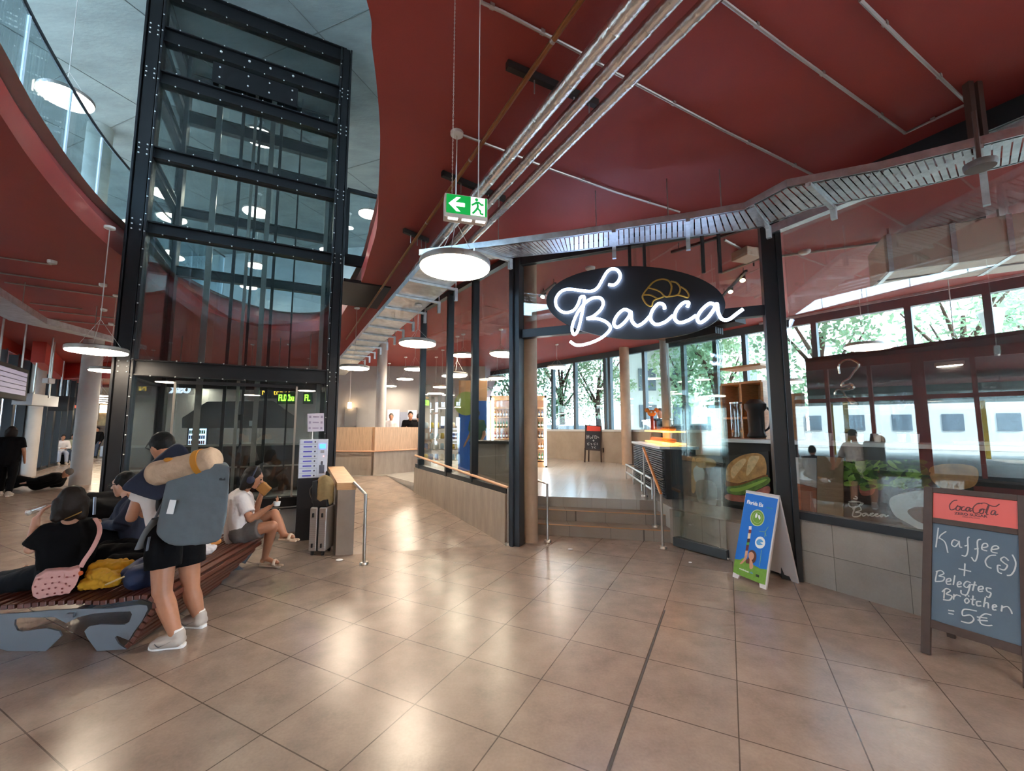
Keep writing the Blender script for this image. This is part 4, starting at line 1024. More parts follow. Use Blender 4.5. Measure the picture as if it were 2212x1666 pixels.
# --- folding glass door, stacked leaves
fd = struct('door_2'); fd.location = (2.6, 5.98, 0)
g0, g1 = V((2.365, 6.31, 0)), V((2.80, 5.63, 0)); gd = (g1-g0).normalized(); gn = V((-gd.y, gd.x, 0))
if gn.x < 0: gn = -gn
RAILG = mat('door_rail_grey', '4a5258', .35, .5)
for k in range(4):
    o_ = gn*(.05*k)
    MB().wall(g0+o_, g1+o_, .13, 3.02, .012).build('leaf', GLS if k else GLSB, fd)
    MB().bar(g0+o_+V((0, 0, .075)), g1+o_+V((0, 0, .075)), .036, .12).build('shoe', RAILG, fd, bevel=.004)
    MB().bar(g0+o_+V((0, 0, 3.06)), g1+o_+V((0, 0, 3.06)), .036, .09).build('top_rail', BLACKM, fd)
    MB().lathe(g1+o_+gd*.0+V((0, 0, .03)), [(.012, 0), (.014, .012), (.006, .02)], 12, axis=gd).build('guide_knob', CHROME, fd, smooth=True)
MB().bar(g0+V((0, 0, 3.14))+gn*.07-gd*.2, g1+V((0, 0, 3.14))+gn*.07+gd*.3, .26, .07).build('track_box', BLACKM, fd)
# --- handrails
def rail_post(name, pts, r, m_, par): return MB().tube(pts, r, 12).build(name, m_, par, smooth=True)
def flange(p, par): MB().lathe(p, [(.055, 0), (.058, .006), (.05, .03), (.03, .034)], 20).build('floor_flange', STEEL, par, smooth=True)
hr = thing('handrail', (2.15, 6.2, 0), 'steel handrail with orange wooden grip on the right of the shop steps', 'handrail')
pa = V((2.167, 6.206, 0)); ta = D(1432, 1068, pa.y+.0); pm2 = G(1416, 1139, .165); pc = G(1393, 1073, .5); tc_ = D(1398, 968, pc.y)
rail_post('post', [pa, V((pa.x, pa.y, ta.z))], .019, STEEL, hr); flange(pa, hr)
fr_ = (pm2.y-pa.y)/(pc.y-pa.y); tm = V((pa.x, pa.y, ta.z)).lerp(V((pc.x, pc.y, tc_.z)), fr_)
rail_post('post', [pm2, V((pm2.x, pm2.y, tm.z-.03))], .017, STEEL, hr); flange(pm2, hr)
rail_post('post', [pc, V((pc.x, pc.y, tc_.z))], .017, STEEL, hr); flange(pc, hr)
GRIP = mat('orange_grip', 'c9803e', .4)
rail_post('grip', [V((pa.x, pa.y, ta.z)), V((pc.x, pc.y, tc_.z))], .022, GRIP, hr)
hl = thing('handrail', (.52, 6.52, 0), 'short steel handrail on the left of the shop steps beside the column', 'handrail')
pa = G(1183, 1171); ta = D(1183, 1046, pa.y); pe = D(1157, 1036, 6.95)
rail_post('post', [pa, V((pa.x, pa.y, ta.z)), pe], .019, STEEL, hl); flange(pa, hl)
hw = thing('handrail', (-.1, 6.4, 0), 'long handrail with pale wooden grip in front of the ramp glazing', 'handrail')
pa = G(1096, 1177); ta = D(1098, 1054, pa.y); pa.x = ta.x
rail_post('post', [pa, V((pa.x, pa.y, ta.z))], .019, STEEL, hw); flange(pa, hw)
pe = D(897, 984, 9.25); tp = V((pa.x, pa.y, ta.z)); rail_post('grip', [tp, pe], .022, mat('pale_grip', 'd9a884', .4), hw)
for f in (.5, .97): p = tp.lerp(pe, f); q = p+V((rwd.y, -rwd.x, 0))*.1; MB().tube([p-V((0, 0, .0)), p-V((0, 0, .06)), q-V((0, 0, .06))], .008, 8).build('wall_bracket', STEEL, hw)
hp = thing('handrail', (-1.88, 5.49, 0), 'steel handrail post at the end of the wooden-topped parapet', 'handrail')
pa = G(786, 1219); ta = D(790, 1068, pa.y); pe = D(765, 1043, 5.93)
rail_post('post', [pa, V((ta.x, ta.y, ta.z)), pe], .021, STEEL, hp); flange(pa, hp)
hb = thing('handrail', bl[1], 'thin handrail along the boarded bulkhead wall', 'handrail')
rail_post('grip', [b_+V((.05, -.16, .62)) for b_ in bl], .018, mat('pale_grip', 'd9a884', .4), hb)
mb = MB()
for p, q in zip(bl, bl[1:]):
    for f in (.25, .75): x = p.lerp(q, f)+V((.05, -.16, .62)); mb.tube([x, x+V((-.02, .1, -.03))], .008, 6)
mb.build('wall_brackets', STEEL, hb)
# far counters, posters, wall lamp behind the bulkhead
fp = thing('wall_lamp', D(755, 880, 18.1), 'small warm wall lamp hanging on the grey wall beyond the bulkhead', 'lamp')
p = D(755, 882, 18.2); MB().cyl(p, p+V((0, 0, .25)), .09, .07).build('shade', mat('warm_shade', 'ffe0b0', .5, emit=(1, .7, .4), estr=4), fp, smooth=True)
MB().tube([p+V((0, 0, .25)), p+V((0, 0, 1.9)), p+V((-.5, 0, 2.3))], .015, 6).build('cable', CABL, fp)
for x0, x1, y0_, y1_, l, c_ in ((837, 862, 885, 925, 'white poster on the grey far wall left of the leaning person', 'd8d2e0'), (864, 880, 890, 925, 'grey notice board on the far wall behind the leaning person', '8a8fa0'), (881, 900, 886, 905, 'pale poster on the far wall beside the end mullion', 'd0ccd8')):
    p0, p1 = D(x0, y0_, 18.4), D(x1, y1_, 18.4); t = thing('wall_poster', p0, l, 'poster'); MB().box(((p0.x+p1.x)/2, 18.44, (p0.z+p1.z)/2), (p1.x-p0.x, .04, p0.z-p1.z)).build('sheet', mat('sheet_'+c_, c_, .6), t)
c = thing('concrete_column', (-4, 12.8, .5), 'slim pale column standing behind the boarded bulkhead', 'column')
p = D(822, 900, 12.4); MB().cyl((p.x, p.y, .5), (p.x, p.y, ZC), .145, n=28).build('shaft', mat('pale_concrete', 'b3aba4', .7, noise=.08, nscale=3), c, smooth=True)
for px, y, r_, l in ((182, 12.9, .265, 'large white round column in the left hall'), (68, 15.0, .215, 'white column beside the left window wall'), (110, 25.0, .25, 'white column farther along the left window wall')):
    p = D(px, 950, y); c = thing('white_column', (p.x, p.y, 0), l, 'column')
    MB().cyl((p.x, p.y, 0), (p.x, p.y, ZC), r_*.92, n=36).build('shaft', mat('white_column_paint', 'bdb8b4', .65, noise=.06, nscale=3), c, smooth=True)

# second, farther void edge and warm far shops in the left hall
a, b, c = G(86, 740, 4.42), G(133, 788, 4.42), G(275, 785, 4.42)
for k, (p, q) in enumerate(((a, b), (b, c))):
    struct('trim_%d' % (7+k), MB().wall(p, q, 3.78, 4.447, .3), mat('red_fascia_far', 'c0453c', .5))
ks = thing('far_kiosk', D(140, 930, 27), 'warm lit shop front with a glowing yellow sign in the far left hall', 'kiosk')
p = D(112, 930, 26.5); MB().box((p.x, p.y+.4, 1.6), (1.7, .5, 3.2)).build('front_wall', mat('kiosk_wood', '9a7440', .7, noise=.5, nscale=6), ks)
q = D(131, 921, 26.0); MB().box((q.x, q.y, q.z), (.75, .12, .5)).build('glowing_sign', mat('kiosk_yellow', 'ffd890', .5, emit=(1, .7, .3), estr=2.5), ks); MB().box((q.x+.3, q.y+.05, q.z-.1), (.9, .1, .95)).build('yellow_panel', mat('kiosk_panel', 'd8a020', .5), ks)
q = D(150, 922, 26.0); MB().box((q.x, q.y, q.z), (.5, .12, .7)).build('green_panel', mat('kiosk_green', '1f9a4a', .5), ks)
k2 = thing('far_shop', D(222, 930, 27.5), 'warm beige shop front at the end of the far left hall', 'shop front')
p = D(222, 930, 26.6); MB().box((p.x, p.y, 1.7), (3.6, .4, 3.4)).build('front_wall', mat('shop_beige', 'a88a58', .7, noise=.35, nscale=3), k2); MB().box((p.x, p.y-.22, 1.1), (2.6, .06, 1.5)).build('shelf_front', mat('shop_brown', '5a4028', .7, noise=.4, nscale=5), k2)
MB().box((p.x, p.y-.22, 2.9), (3.0, .06, .5)).build('light_box', mat('shop_glow', 'ffe8b8', .5, emit=(1, .8, .5), estr=1.5), k2)
scp = MB().sph((0, 0, 0), .016, (1.4, 1, .35), u=10, v=6).build('paper_scrap', WHT, None, smooth='all'); first_ = True
for px, py, s_, l in ((733, 1212, 2.2, 'white paper scrap on the floor beside the parapet handrail post'), (1232, 1188, 1.6, 'white paper scrap on the floor in front of the shop steps'), (937, 1095, 1.0, 'tiny white scrap on the ramp floor by the glazed wall'), (1491, 1216, 1.0, 'tiny white scrap on the floor at the foot of the folding door')):
    o = scp if first_ else copy_tree(scp); first_ = False; o.location = G(px, py)+V((0, 0, .006*s_ if py > 1150 else .12)); o.scale = (s_,)*3; tag(o, l, 'scrap')
# ================================================================= SIGNS, BOARDS, LOCKER, LUGGAGE
NEON = mat('neon_white', 'eef2ff', .3, emit=(.50, .66, 1.0), estr=2.6); GOLD = mat('gold_tube', 'a8812e', .4, .2)
SB0, SB1 = (E0[0]+en.x*0, E0[1]), E1
SO = .34
sg = thing('oval_shop_sign', W(1372, 652, E0, E1, SO), 'black oval shop sign with glowing white script and golden croissant outline', 'sign')
nn_ = V((en.x, en.y, 0)); nn_ = -nn_ if nn_.dot(V((E0[0], E0[1], 0))) > 0 else nn_
cx0, cy0 = 1373.5, 654; a_, b_ = 193.5, 79; tl = math.radians(1.5)
el = [(cx0+a_*math.cos(t)*math.cos(tl)-b_*math.sin(t)*math.sin(tl), cy0+a_*math.cos(t)*math.sin(tl)+b_*math.sin(t)*math.cos(tl)) for t in [2*math.pi*k/72 for k in range(72)]]
MB().ext([W(x, y, E0, E1, SO) for x, y in el], -nn_*.06).build('oval_board', mat('sign_black', '101318', .45), sg, bevel=.004)
SCL = 3.568
def bs(l): return [(1100+x/SCL, 460+y/SCL) for x, y in l]
bacca = [[(765, 552), (805, 556), (842, 525), (855, 478), (832, 440), (790, 432), (752, 458), (715, 520), (680, 578), (632, 604), (560, 600), (490, 590), (430, 592), (385, 620), (358, 670), (365, 722), (402, 760), (450, 768), (500, 748), (532, 700), (548, 650)],
 [(548, 650), (578, 650), (568, 740), (545, 850), (525, 915), (500, 938), (484, 905), (492, 850), (530, 765), (590, 690), (650, 655), (705, 658), (725, 700), (700, 752), (645, 798), (600, 815), (680, 816), (748, 842), (780, 885), (752, 930), (690, 975), (600, 1010), (520, 1020), (470, 992)],
 [(935, 762), (885, 745), (832, 790), (806, 850), (830, 882), (880, 852), (922, 800), (938, 762), (945, 830), (985, 870), (1040, 842), (1088, 790)],
 [(1198, 742), (1190, 710), (1150, 700), (1102, 755), (1090, 820), (1130, 860), (1200, 842), (1262, 790)],
 [(1372, 728), (1382, 692), (1340, 695), (1290, 750), (1275, 812), (1312, 846), (1380, 828), (1440, 790)],
 [(1588, 712), (1545, 698), (1482, 750), (1450, 810), (1472, 846), (1530, 808), (1580, 740), (1600, 700), (1612, 770), (1642, 820), (1692, 822), (1750, 780), (1802, 742)]]
stroke('neon_script', [bs(l) for l in bacca], E0, E1, SO+.04, .020, NEON, sg, 1.0, 7, 10)
cro = [[(1145, 660), (1110, 680), (1095, 718), (1060, 705), (1030, 660), (1032, 630), (1060, 590), (1110, 535), (1170, 512), (1225, 522), (1250, 560), (1245, 610), (1225, 645), (1195, 640), (1165, 610), (1120, 590), (1075, 580)],
 [(1032, 632), (1080, 632), (1115, 645), (1145, 660), (1190, 645)], [(1245, 528), (1290, 540), (1318, 580), (1305, 625), (1268, 640), (1225, 645)], [(1322, 570), (1360, 595), (1382, 630), (1375, 652), (1335, 640), (1290, 632)]]
stroke('golden_croissant', [bs(l) for l in cro], E0, E1, SO+.02, .011, GOLD, sg, 1.0, 6, 8)
for x in (1361, 1393, 1520, 1556):
    a = W(x, 590, E0, E1, SO-.03); MB().box((a.x, a.y, (a.z+4.40)/2), (.035, .03, 4.40-a.z)).build('hanger', BLACKM, sg)
# connection of the sign to the transom
for x in (1230, 1520): a = W(x, 690, E0, E1, SO-.06); b = W(x, 690, E0, E1, .06); MB().bar(a, b, .03, .03).build('stay', BLACKM, sg)

# ---- large chalkboard
def lean(BL, e, pT):
    """upper corner above BL in the plane square to the base line"""
    d = ray(*pT); k = (BL-CAM).dot(e)/d.dot(e); return CAM+d*k
cbL = G(1996, 1411); ce_ = rdir.copy(); T = lean(cbL, ce_, (2003, 1052)); cu_ = (T-cbL).normalized(); cn_ = ce_.cross(cu_)
if cn_.dot(cbL-CAM) > 0: cn_ = -cn_
def CB(x, y, o=0.0): return PL(1990+x/3.786, 1040+y/3.786, cbL+cn_*o, cn_)
cbt = thing('chalkboard_easel', cbL, 'tall chalkboard easel with red header and chalked coffee offer by the right window', 'chalkboard')
FRM = mat('easel_frame', '42332e', .6, noise=.15, nscale=12); SLATE = mat('slate_blue_grey', '55697c', .75, noise=.08, nscale=2.5)
HEAD = mat('header_coral', 'd8605a', .5); CHALK = mat('chalk', 'c2ccd2', .9); HINK = mat('header_ink', '5a2c34', .5)
def cbar(name, p, q, w_, th=.03): MB().bar(p, q, w_, th, up=cn_).build(name, FRM, cbt, bevel=.003)
hgt = (T-cbL).length; wdt = (CB(808, 900)-CB(90, 900)).length
lx = .028
def CP_(u_, v_, o=0.0): return cbL+ce_*u_+cu_*v_+cn_*o
def uv_(p): d = p-cbL; return d.dot(ce_), d.dot(cu_)
us0 = uv_(CB(90, 700))[0]; us1 = uv_(CB(805, 700))[0]; vb = uv_(CB(82, 1130))[1]; vt = uv_(CB(97, 340))[1]; hb0, hb1 = uv_(CB(97, 297))[1], uv_(CB(97, 92))[1]
topv = hgt
for u_ in (us0-lx, us1+lx):
    MB().bar(CP_(u_, 0), CP_(u_, topv), .055, .03, up=cn_).build('front_leg', FRM, cbt, bevel=.003)
    bk = CP_(u_, topv-.04)-V((0, 0, 0)); ft = V((cbL.x, cbL.y, 0))+ce_*u_+V((.879, .477, 0))*.52
    MB().bar(ft, bk-cn_*.035, .05, .028, up=cn_).build('rear_leg', FRM, cbt, bevel=.003)
for v0, v1 in ((vb-.06, vb), (vt, hb0), (hb1, topv)):
    MB().bar(CP_(us0, (v0+v1)/2), CP_(us1, (v0+v1)/2), max(.02, v1-v0), .028, up=cn_).build('cross_rail', FRM, cbt, bevel=.002)
MB().ext([CP_(us0, vb, .004), CP_(us1, vb, .004), CP_(us1, vt, .004), CP_(us0, vt, .004)], -cn_*.01).build('slate', SLATE, cbt)
MB().ext([CP_(us0, hb0, .004), CP_(us1, hb0, .004), CP_(us1, hb1, .004), CP_(us0, hb1, .004)], -cn_*.01).build('header_panel', HEAD, cbt)
chalk = [[(140, 380), (130, 460), (120, 540)], [(205, 410), (160, 440), (145, 470)], [(150, 465), (195, 500), (218, 585)], [(300, 490), (265, 480), (248, 515), (275, 535), (305, 505), (310, 490), (315, 535), (335, 540)],
 [(395, 455), (380, 470), (382, 560), (365, 610), (330, 605)], [(355, 530), (385, 522)], [(490, 475), (460, 490), (462, 590), (440, 655), (410, 620)], [(435, 555), (470, 548)], [(490, 545), (540, 535), (535, 510), (505, 515), (497, 555), (540, 570)], [(572, 560), (630, 550), (620, 530), (585, 535), (575, 575), (625, 588)],
 [(612, 605), (560, 610), (525, 650), (540, 695), (575, 712)], [(715, 650), (680, 620), (650, 640), (680, 670), (705, 690), (680, 725), (640, 715)], [(650, 690), (625, 690), (630, 740), (660, 755)], [(745, 600), (772, 660), (765, 720), (735, 765), (700, 770)],
 [(358, 672), (352, 775)], [(305, 715), (408, 738)],
 [(130, 735), (115, 815)], [(120, 740), (160, 730), (185, 755), (145, 775), (188, 785), (175, 815), (112, 820)], [(200, 820), (240, 815), (235, 795), (208, 805), (210, 840), (245, 840)], [(275, 770), (262, 848)], [(290, 845), (325, 838), (318, 822), (298, 830), (300, 862), (330, 860)],
 [(405, 830), (370, 820), (348, 850), (375, 870), (400, 845), (375, 925), (330, 920), (325, 890)], [(440, 820), (420, 895)], [(405, 845), (455, 850)], [(468, 884), (505, 880), (500, 860), (474, 863), (466, 885), (478, 902), (506, 898)], [(575, 880), (535, 872), (540, 900), (570, 915), (555, 950), (530, 940)],
 [(190, 890), (185, 960)], [(170, 905), (205, 878), (238, 895), (205, 922), (250, 938), (232, 972), (178, 968)], [(268, 922), (264, 968)], [(265, 948), (288, 930), (325, 942)], [(375, 955), (355, 975), (370, 998), (392, 980), (375, 955)], [(360, 930), (363, 941)], [(386, 933), (389, 944)], [(425, 935), (418, 1005), (435, 1008)], [(402, 965), (445, 968)], [(490, 985), (455, 985), (458, 1018), (492, 1018)], [(525, 950), (510, 1030)], [(512, 1000), (545, 995), (550, 1040)], [(580, 1030), (615, 1025), (605, 1010), (585, 1018), (588, 1050), (615, 1052)], [(662, 1015), (655, 1065)], [(658, 1035), (705, 1025), (735, 1060), (742, 1085)],
 [(220, 1055), (270, 1062)], [(222, 1080), (265, 1088)], [(455, 1062), (350, 1048), (340, 1098), (400, 1095), (430, 1130), (395, 1160), (325, 1145)], [(575, 1095), (520, 1085), (478, 1120), (490, 1165), (540, 1180), (582, 1178)], [(455, 1110), (540, 1120)], [(460, 1135), (545, 1142)]]
mb = MB()
for s in chalk: mb.tube([CB(x, y, .0055) for x, y in cr2(s, 6)], .0042, 6, flat=.25, fn=cn_)
mb.build('chalk_writing', CHALK, cbt)
cola = [[(295, 155), (262, 160), (232, 195), (240, 232), (275, 225), (300, 195)], [(312, 205), (290, 208), (285, 232), (305, 238), (320, 218), (312, 205), (330, 212)], [(355, 208), (335, 212), (330, 235), (352, 238), (368, 222)], [(398, 215), (375, 215), (365, 240), (385, 242), (400, 218), (398, 245), (415, 238)], [(405, 225), (425, 222)],
 [(500, 185), (465, 180), (425, 215), (430, 255), (465, 258), (495, 230)], [(500, 225), (478, 235), (480, 260), (502, 262), (512, 240), (500, 225), (525, 232)], [(525, 260), (545, 205), (555, 195), (540, 240), (535, 270), (550, 272)], [(605, 240), (580, 242), (570, 268), (590, 272), (608, 245), (605, 275), (630, 268)], [(460, 185), (520, 178), (570, 200), (610, 205), (640, 185)], [(335, 240), (360, 236), (378, 246)]]
mb = MB()
for s in cola: mb.tube([CB(x, y, .0055) for x, y in cr2(s, 6)], .0034, 6, flat=.25, fn=cn_)
mb.build('header_script', HINK, cbt)
p = CB(272, 270, .0055); q = CB(588, 303, .0055); r_ = (q-p).normalized(); u_ = cn_.cross(r_); u_ = u_ if u_.z > 0 else -u_
text('header_caption', 'ZERO SUGAR', p, r_, u_, .027, HINK, cbt, .0005, sx=(q-p).length/.19, bold=.0006)
text('header_caption', 'ZERO CALORIES', CB(335, 293, .0055), r_, u_, .010, HINK, cbt, .0005, sx=1.3)

# ---- blue ice cream A-board
f0_, f1_ = G(1582, 1246), G(1654.5, 1274.5); fe = (f1_-f0_).normalized(); T = lean(f0_, fe, (1611, 1063)); fu = (T-f0_).normalized(); fn_ = fe.cross(fu)
if fn_.dot(f0_-CAM) > 0: fn_ = -fn_
FSC = 6.941
def FB(x, y, o=0.0): return PL(1570+x/FSC, 1050+y/FSC, f0_+fn_*o, fn_)
fw = (f1_-f0_).length; fh = (T-f0_).length
ab = thing('advertising_board', f0_, 'blue and green ice cream advertising board standing before the right entrance post', 'advertising board')
AW = mat('board_white_pvc', 'd6d4d8', .4)
def FP_(u_, v_, o=0.0): return f0_+fe*u_+fu*v_+fn_*o
lf = .09
front = [(0, 0), (.075, 0), (.09, .05), (fw-.09, .05), (fw-.075, 0), (fw, 0), (fw, fh), (0, fh)]
MB().ext([FP_(x, y) for x, y in front], -fn_*.022).build('front_leaf', AW, ab, bevel=.002)
hb_ = V((fn_.x, fn_.y, 0)).normalized()*-1; top0 = T; bf = f0_+hb_*(1.75*(T-f0_).dot(hb_))
bu = (T-bf).normalized(); bn = fe.cross(bu)
MB().ext([bf+fe*x+bu*y for x, y in front], (-bn if bn.dot(hb_) > 0 else bn)*-.022).build('rear_leaf', AW, ab, bevel=.002)
FBL = mat('poster_blue', '0a74d6', .4); FGR = mat('poster_green', '6f9f3c', .4, noise=.15, nscale=20); FWH = mat('poster_white', 'f0f2f4', .4); SKN = mat('print_skin', 'd09a80', .5)
MB().ext([FB(x, y, .0015) for x, y in ((120, 1095), (290, 105), (768, 195), (600, 1255), (500, 1240), (380, 1175), (250, 1080), (200, 1110))], fn_*.001).build('blue_print', FBL, ab)
MB().ext([FB(x, y, .0017) for x, y in ((120, 1092), (95, 1290), (160, 1325), (480, 1455), (575, 1485), (602, 1255), (500, 1240), (380, 1172), (250, 1078), (200, 1108))], fn_*.001).build('green_print', FGR, ab)
def fdisc(name, x, y, r0, m_, o): MB().ext([FB(x+r0*math.cos(t), y+r0*1.18*math.sin(t), o) for t in [k*math.pi/18 for k in range(36)]], fn_*.0006).build(name, m_, ab)
fdisc('badge_print', 458, 480, 106, mat('badge_cream', 'c8d6a8', .5), .003); fdisc('badge_print', 458, 480, 96, FGR, .004); fdisc('badge_print', 458, 480, 72, mat('badge_ring', 'a9c47e', .5), .0045); fdisc('badge_print', 458, 480, 66, FGR, .005)
for dx, dy, a in ((-15, -35, .25), (30, -10, -.2)):
    MB().ext([FB(458+dx+16*math.cos(t)*math.cos(a)-36*math.sin(t)*math.sin(a), 480+dy+16*math.cos(t)*math.sin(a)+36*math.sin(t)*math.cos(a), .006) for t in [k*math.pi/9 for k in range(18)]], fn_*.0005).build('badge_leaf', FWH, ab)
fdisc('globe_print', 500, 850, 76, FWH, .003); 
for l in ([(445, 830), (480, 800), (520, 805), (545, 840), (500, 850), (540, 880), (480, 890), (450, 870)],): MB().ext([FB(x, y, .004) for x, y in cr2(l, 5, True)], fn_*.0005).build('globe_land', mat('globe_blue', '5aa6e0', .5), ab)
mb = MB()
for l in ([(490, 1205), (520, 960)], [(575, 690), (565, 770)], [(575, 690), (485, 678)], [(575, 690), (622, 615)], [(575, 690), (590, 755)]): mb.tube([FB(x, y, .005) for x, y in l], .0022, 6, flat=.3, fn=fn_)
mb.build('windmill_print', mat('print_lime', '9cc88a', .5), ab)
for i, (x0, y0_, x1, y1_, c_) in enumerate(((352, 605, 350, 655, 'e6e2ea'), (350, 655, 345, 705, '7a2a3a'), (340, 705, 330, 790, 'e8d8b8'), (330, 790, 322, 845, '4a2e2a'), (320, 845, 314, 885, '5aa04a'), (314, 885, 300, 970, '6a2a3a'), (300, 970, 285, 1060, 'd8a88a'))):
    MB().ext([FB(x0-20, y0_, .003), FB(x0+20, y0_, .003), FB(x1+20, y1_+4, .003), FB(x1-20, y1_+4, .003)], fn_*.0006).build('ice_print', mat('print_'+c_, c_, .5), ab)
for nm, m_, l, o in (('arm_print', SKN, [(285, 1040), (310, 1050), (290, 1100), (230, 1165), (195, 1165), (240, 1110)], .004), ('hair_print', mat('print_hair', '5a3028', .6), [(335, 985), (390, 965), (440, 1020), (435, 1110), (390, 1160), (300, 1160), (285, 1120), (330, 1070)], .0045), ('face_print', SKN, [(330, 1010), (375, 990), (410, 1040), (390, 1100), (350, 1110), (328, 1060)], .005), ('hand_print', SKN, [(345, 1100), (375, 1120), (395, 1190), (390, 1230), (360, 1250), (340, 1220)], .0055)):
    MB().ext([FB(x, y, o) for x, y in cr2(l, 5, True)], fn_*.0005).build(nm, m_, ab)
p, q = FB(298, 262, .004), FB(558, 322, .004); r_ = (q-p).normalized(); u_ = fn_.cross(r_); u_ = u_ if u_.z > 0 else -u_
text('headline_print', 'Florida Eis', p, r_, u_, .062, FWH, ab, .0004, sx=(q-p).length/.275, bold=.0018)
text('headline_script', 'classic', FB(585, 330, .004), r_, u_, .03, mat('print_teal', '2fa0a8', .5), ab, .0004, sx=1.1, shear=.3)
p = FB(185, 1245, .004); text('footer_print', 'www.florida-eis', p, r_, u_, .026, FWH, ab, .0004, sx=.75, bold=.0006)
text('footer_print', '.de', FB(335, 1300, .004), r_, u_, .026, mat('globe_blue', '5aa6e0', .5), ab, .0004, sx=1.4, bold=.0006)
MB().ext([FB(x, y, .003) for x, y in ((437, 1322), (484, 1340), (482, 1375), (436, 1358))], fn_*.0005).build('code_box', mat('print_black', '1c2a1c', .6), ab)

# ---- charging locker by the lift
lk0, lk1 = G(632, 1160), G(703, 1168)
lk = thing('charging_locker', lk0, 'white phone charging locker with eight slots on a dark pedestal beside the lift', 'locker')
le = V((ee.x, ee.y, 0)); y_ = 6.58
L0 = D(637, 1158, y_); L0.z = 0; ld = (D(705, 1000, y_+.16)-D(643, 1000, y_)); ld.z = 0; lw = ld.length; ld.normalize(); ln_ = V((-ld.y, ld.x, 0))
if ln_.y < 0: ln_ = -ln_
zt_, zb_ = D(643, 950, y_).z, D(643, 1034, y_).z
MB().ext([L0+ld*.0, L0+ld*lw, L0+ld*lw+ln_*.22, L0+ln_*.22], (0, 0, zb_)).build('pedestal', mat('pedestal_dark', '1e222b', .45), lk, bevel=.004)
bxz = zt_-zb_
MB().ext([L0+V((0, 0, zb_)), L0+ld*lw+V((0, 0, zb_)), L0+ld*lw+ln_*.24+V((0, 0, zb_)), L0+ln_*.24+V((0, 0, zb_))], (0, 0, bxz)).build('cabinet', mat('locker_white', 'c9ccd8', .4), lk, bevel=.006)
LKW = mat('locker_front', 'dfe3f0', .4); LBL = mat('locker_label', '5a58c8', .5)
for k in range(8):
    z = zb_+bxz*(k+.5)/8; w_ = lw*.60
    p = L0+ld*(lw*.03+w_/2)-ln_*.008+V((0, 0, z)); aa = math.atan2(ld.y, ld.x)
    s = MB().box(p, (w_, .016, bxz/8*.86), aa).build('slot_door', LKW, lk, bevel=.002)
    MB().box(p-ln_*.009-ld*(w_*.06), (w_*.5, .003, bxz/8*.26), aa).build('label_strip', LBL, s); MB().lathe(p-ln_*.008+ld*(w_*.36), [(.012, 0), (.012, .006)], 12, axis=-ln_).build('lock', mat('lock_dark', '4a4a5a', .5), s)
p = L0+ld*(lw*.81)-ln_*.006+V((0, 0, zb_+bxz*.5)); MB().box(p, (lw*.34, .012, bxz*.97), aa).build('control_panel', LKW, lk)
MB().box(p-ln_*.008+V((0, 0, bxz*.32)), (lw*.21, .006, bxz*.12), aa).build('screen', mat('screen_blue', '1028ff', .3, emit=(.02, .08, 1), estr=2.2), lk)
MB().box(p-ln_*.008+V((0, 0, bxz*.18)), (lw*.13, .004, bxz*.08), aa).build('keypad', mat('keypad_grey', 'a8a8b0', .5), lk)
MB().box(p-ln_*.008+V((0, 0, bxz*-.28)), (lw*.18, .004, bxz*.22), aa).build('instruction_print', mat('ink_grey', '5c5c68', .6), lk); MB().box(p-ln_*.008+V((0, 0, bxz*-.12)), (lw*.07, .004, bxz*.10), aa).build('instruction_print', mat('ink_grey', '5c5c68', .6), lk)
MB().lathe(p-ln_*.006+ld*.02+V((0, 0, bxz*.06)), [(.006, 0), (.006, .004)], 10, axis=-ln_).build('indicator', mat('led_red', 'ff4030', .4, emit=(1, .1, .08), estr=2), lk)
pz = D(675, 915, y_+.05); b0 = L0+ld*(lw*.42)+ln_*.12; MB().cyl(b0+V((0, 0, zt_)), b0+V((0, 0, zt_+.14)), .007, n=8).build('notice_stick', WHT, lk)
c_ = b0+V((0, 0, zt_+.27))+ld*.04; MB().box(c_, (.24, .012, .29), Matrix.Rotation(aa, 3, 'Z') @ Matrix.Rotation(-.05, 3, 'Y')).build('notice', mat('notice_paper', 'd6ccd8', .6), lk)
mb = MB()
for i in range(3):
    for j, (u_, w_) in enumerate(((-.085, .03), (.0, .09), (.085, .03))): mb.box(c_+ld*u_-ln_*.008+V((0, 0, -.09+.09*i)), (w_, .003, .02 if j == 1 else .035), aa)
mb.build('notice_print', mat('ink_mauve', '9a8aa0', .6), lk)

# ---- silver trolley case with a small backpack on top, by the parapet
sc0 = G(672, 1203); su = thing('trolley_case', G(694, 1200), 'upright silver ribbed trolley case standing against the wooden-topped parapet', 'suitcase')
SIL = mat('case_silver', 'b8aea6', .35, .5)
sy = sc0.y+.02; x0, x1 = D(664, 1195, sy).x, D(702, 1195, sy).x; wS = x1-x0; cxS = (x0+x1)/2; zlo, zhi = .06, D(690, 1097, sy).z
for s in (-1, 1):
    mb = MB(); xx = cxS+s*wS*.26; mb.box((xx, sy+.14, (zlo+zhi)/2), (wS*.44, .27, zhi-zlo))
    k = 0; z = zlo+.05
    sh = mb.build('shell', SIL, su, bevel=.018, seg=3)
    mb = MB()
    while z < zhi-.14: mb.box((xx, sy+.006, z), (wS*.36, .014, .014)); z += .028
    mb.build('ribs', SIL, sh)
    for z in (zlo+.08, zhi-.10): MB().box((xx+s*.0, sy-.006, z), (.022, .02, .055)).build('side_foot', BLACKM, sh, bevel=.004)
MB().box((cxS, sy+.14, (zlo+zhi)/2), (wS*.1, .26, zhi-zlo-.01)).build('zip_band', BLACKM, su)
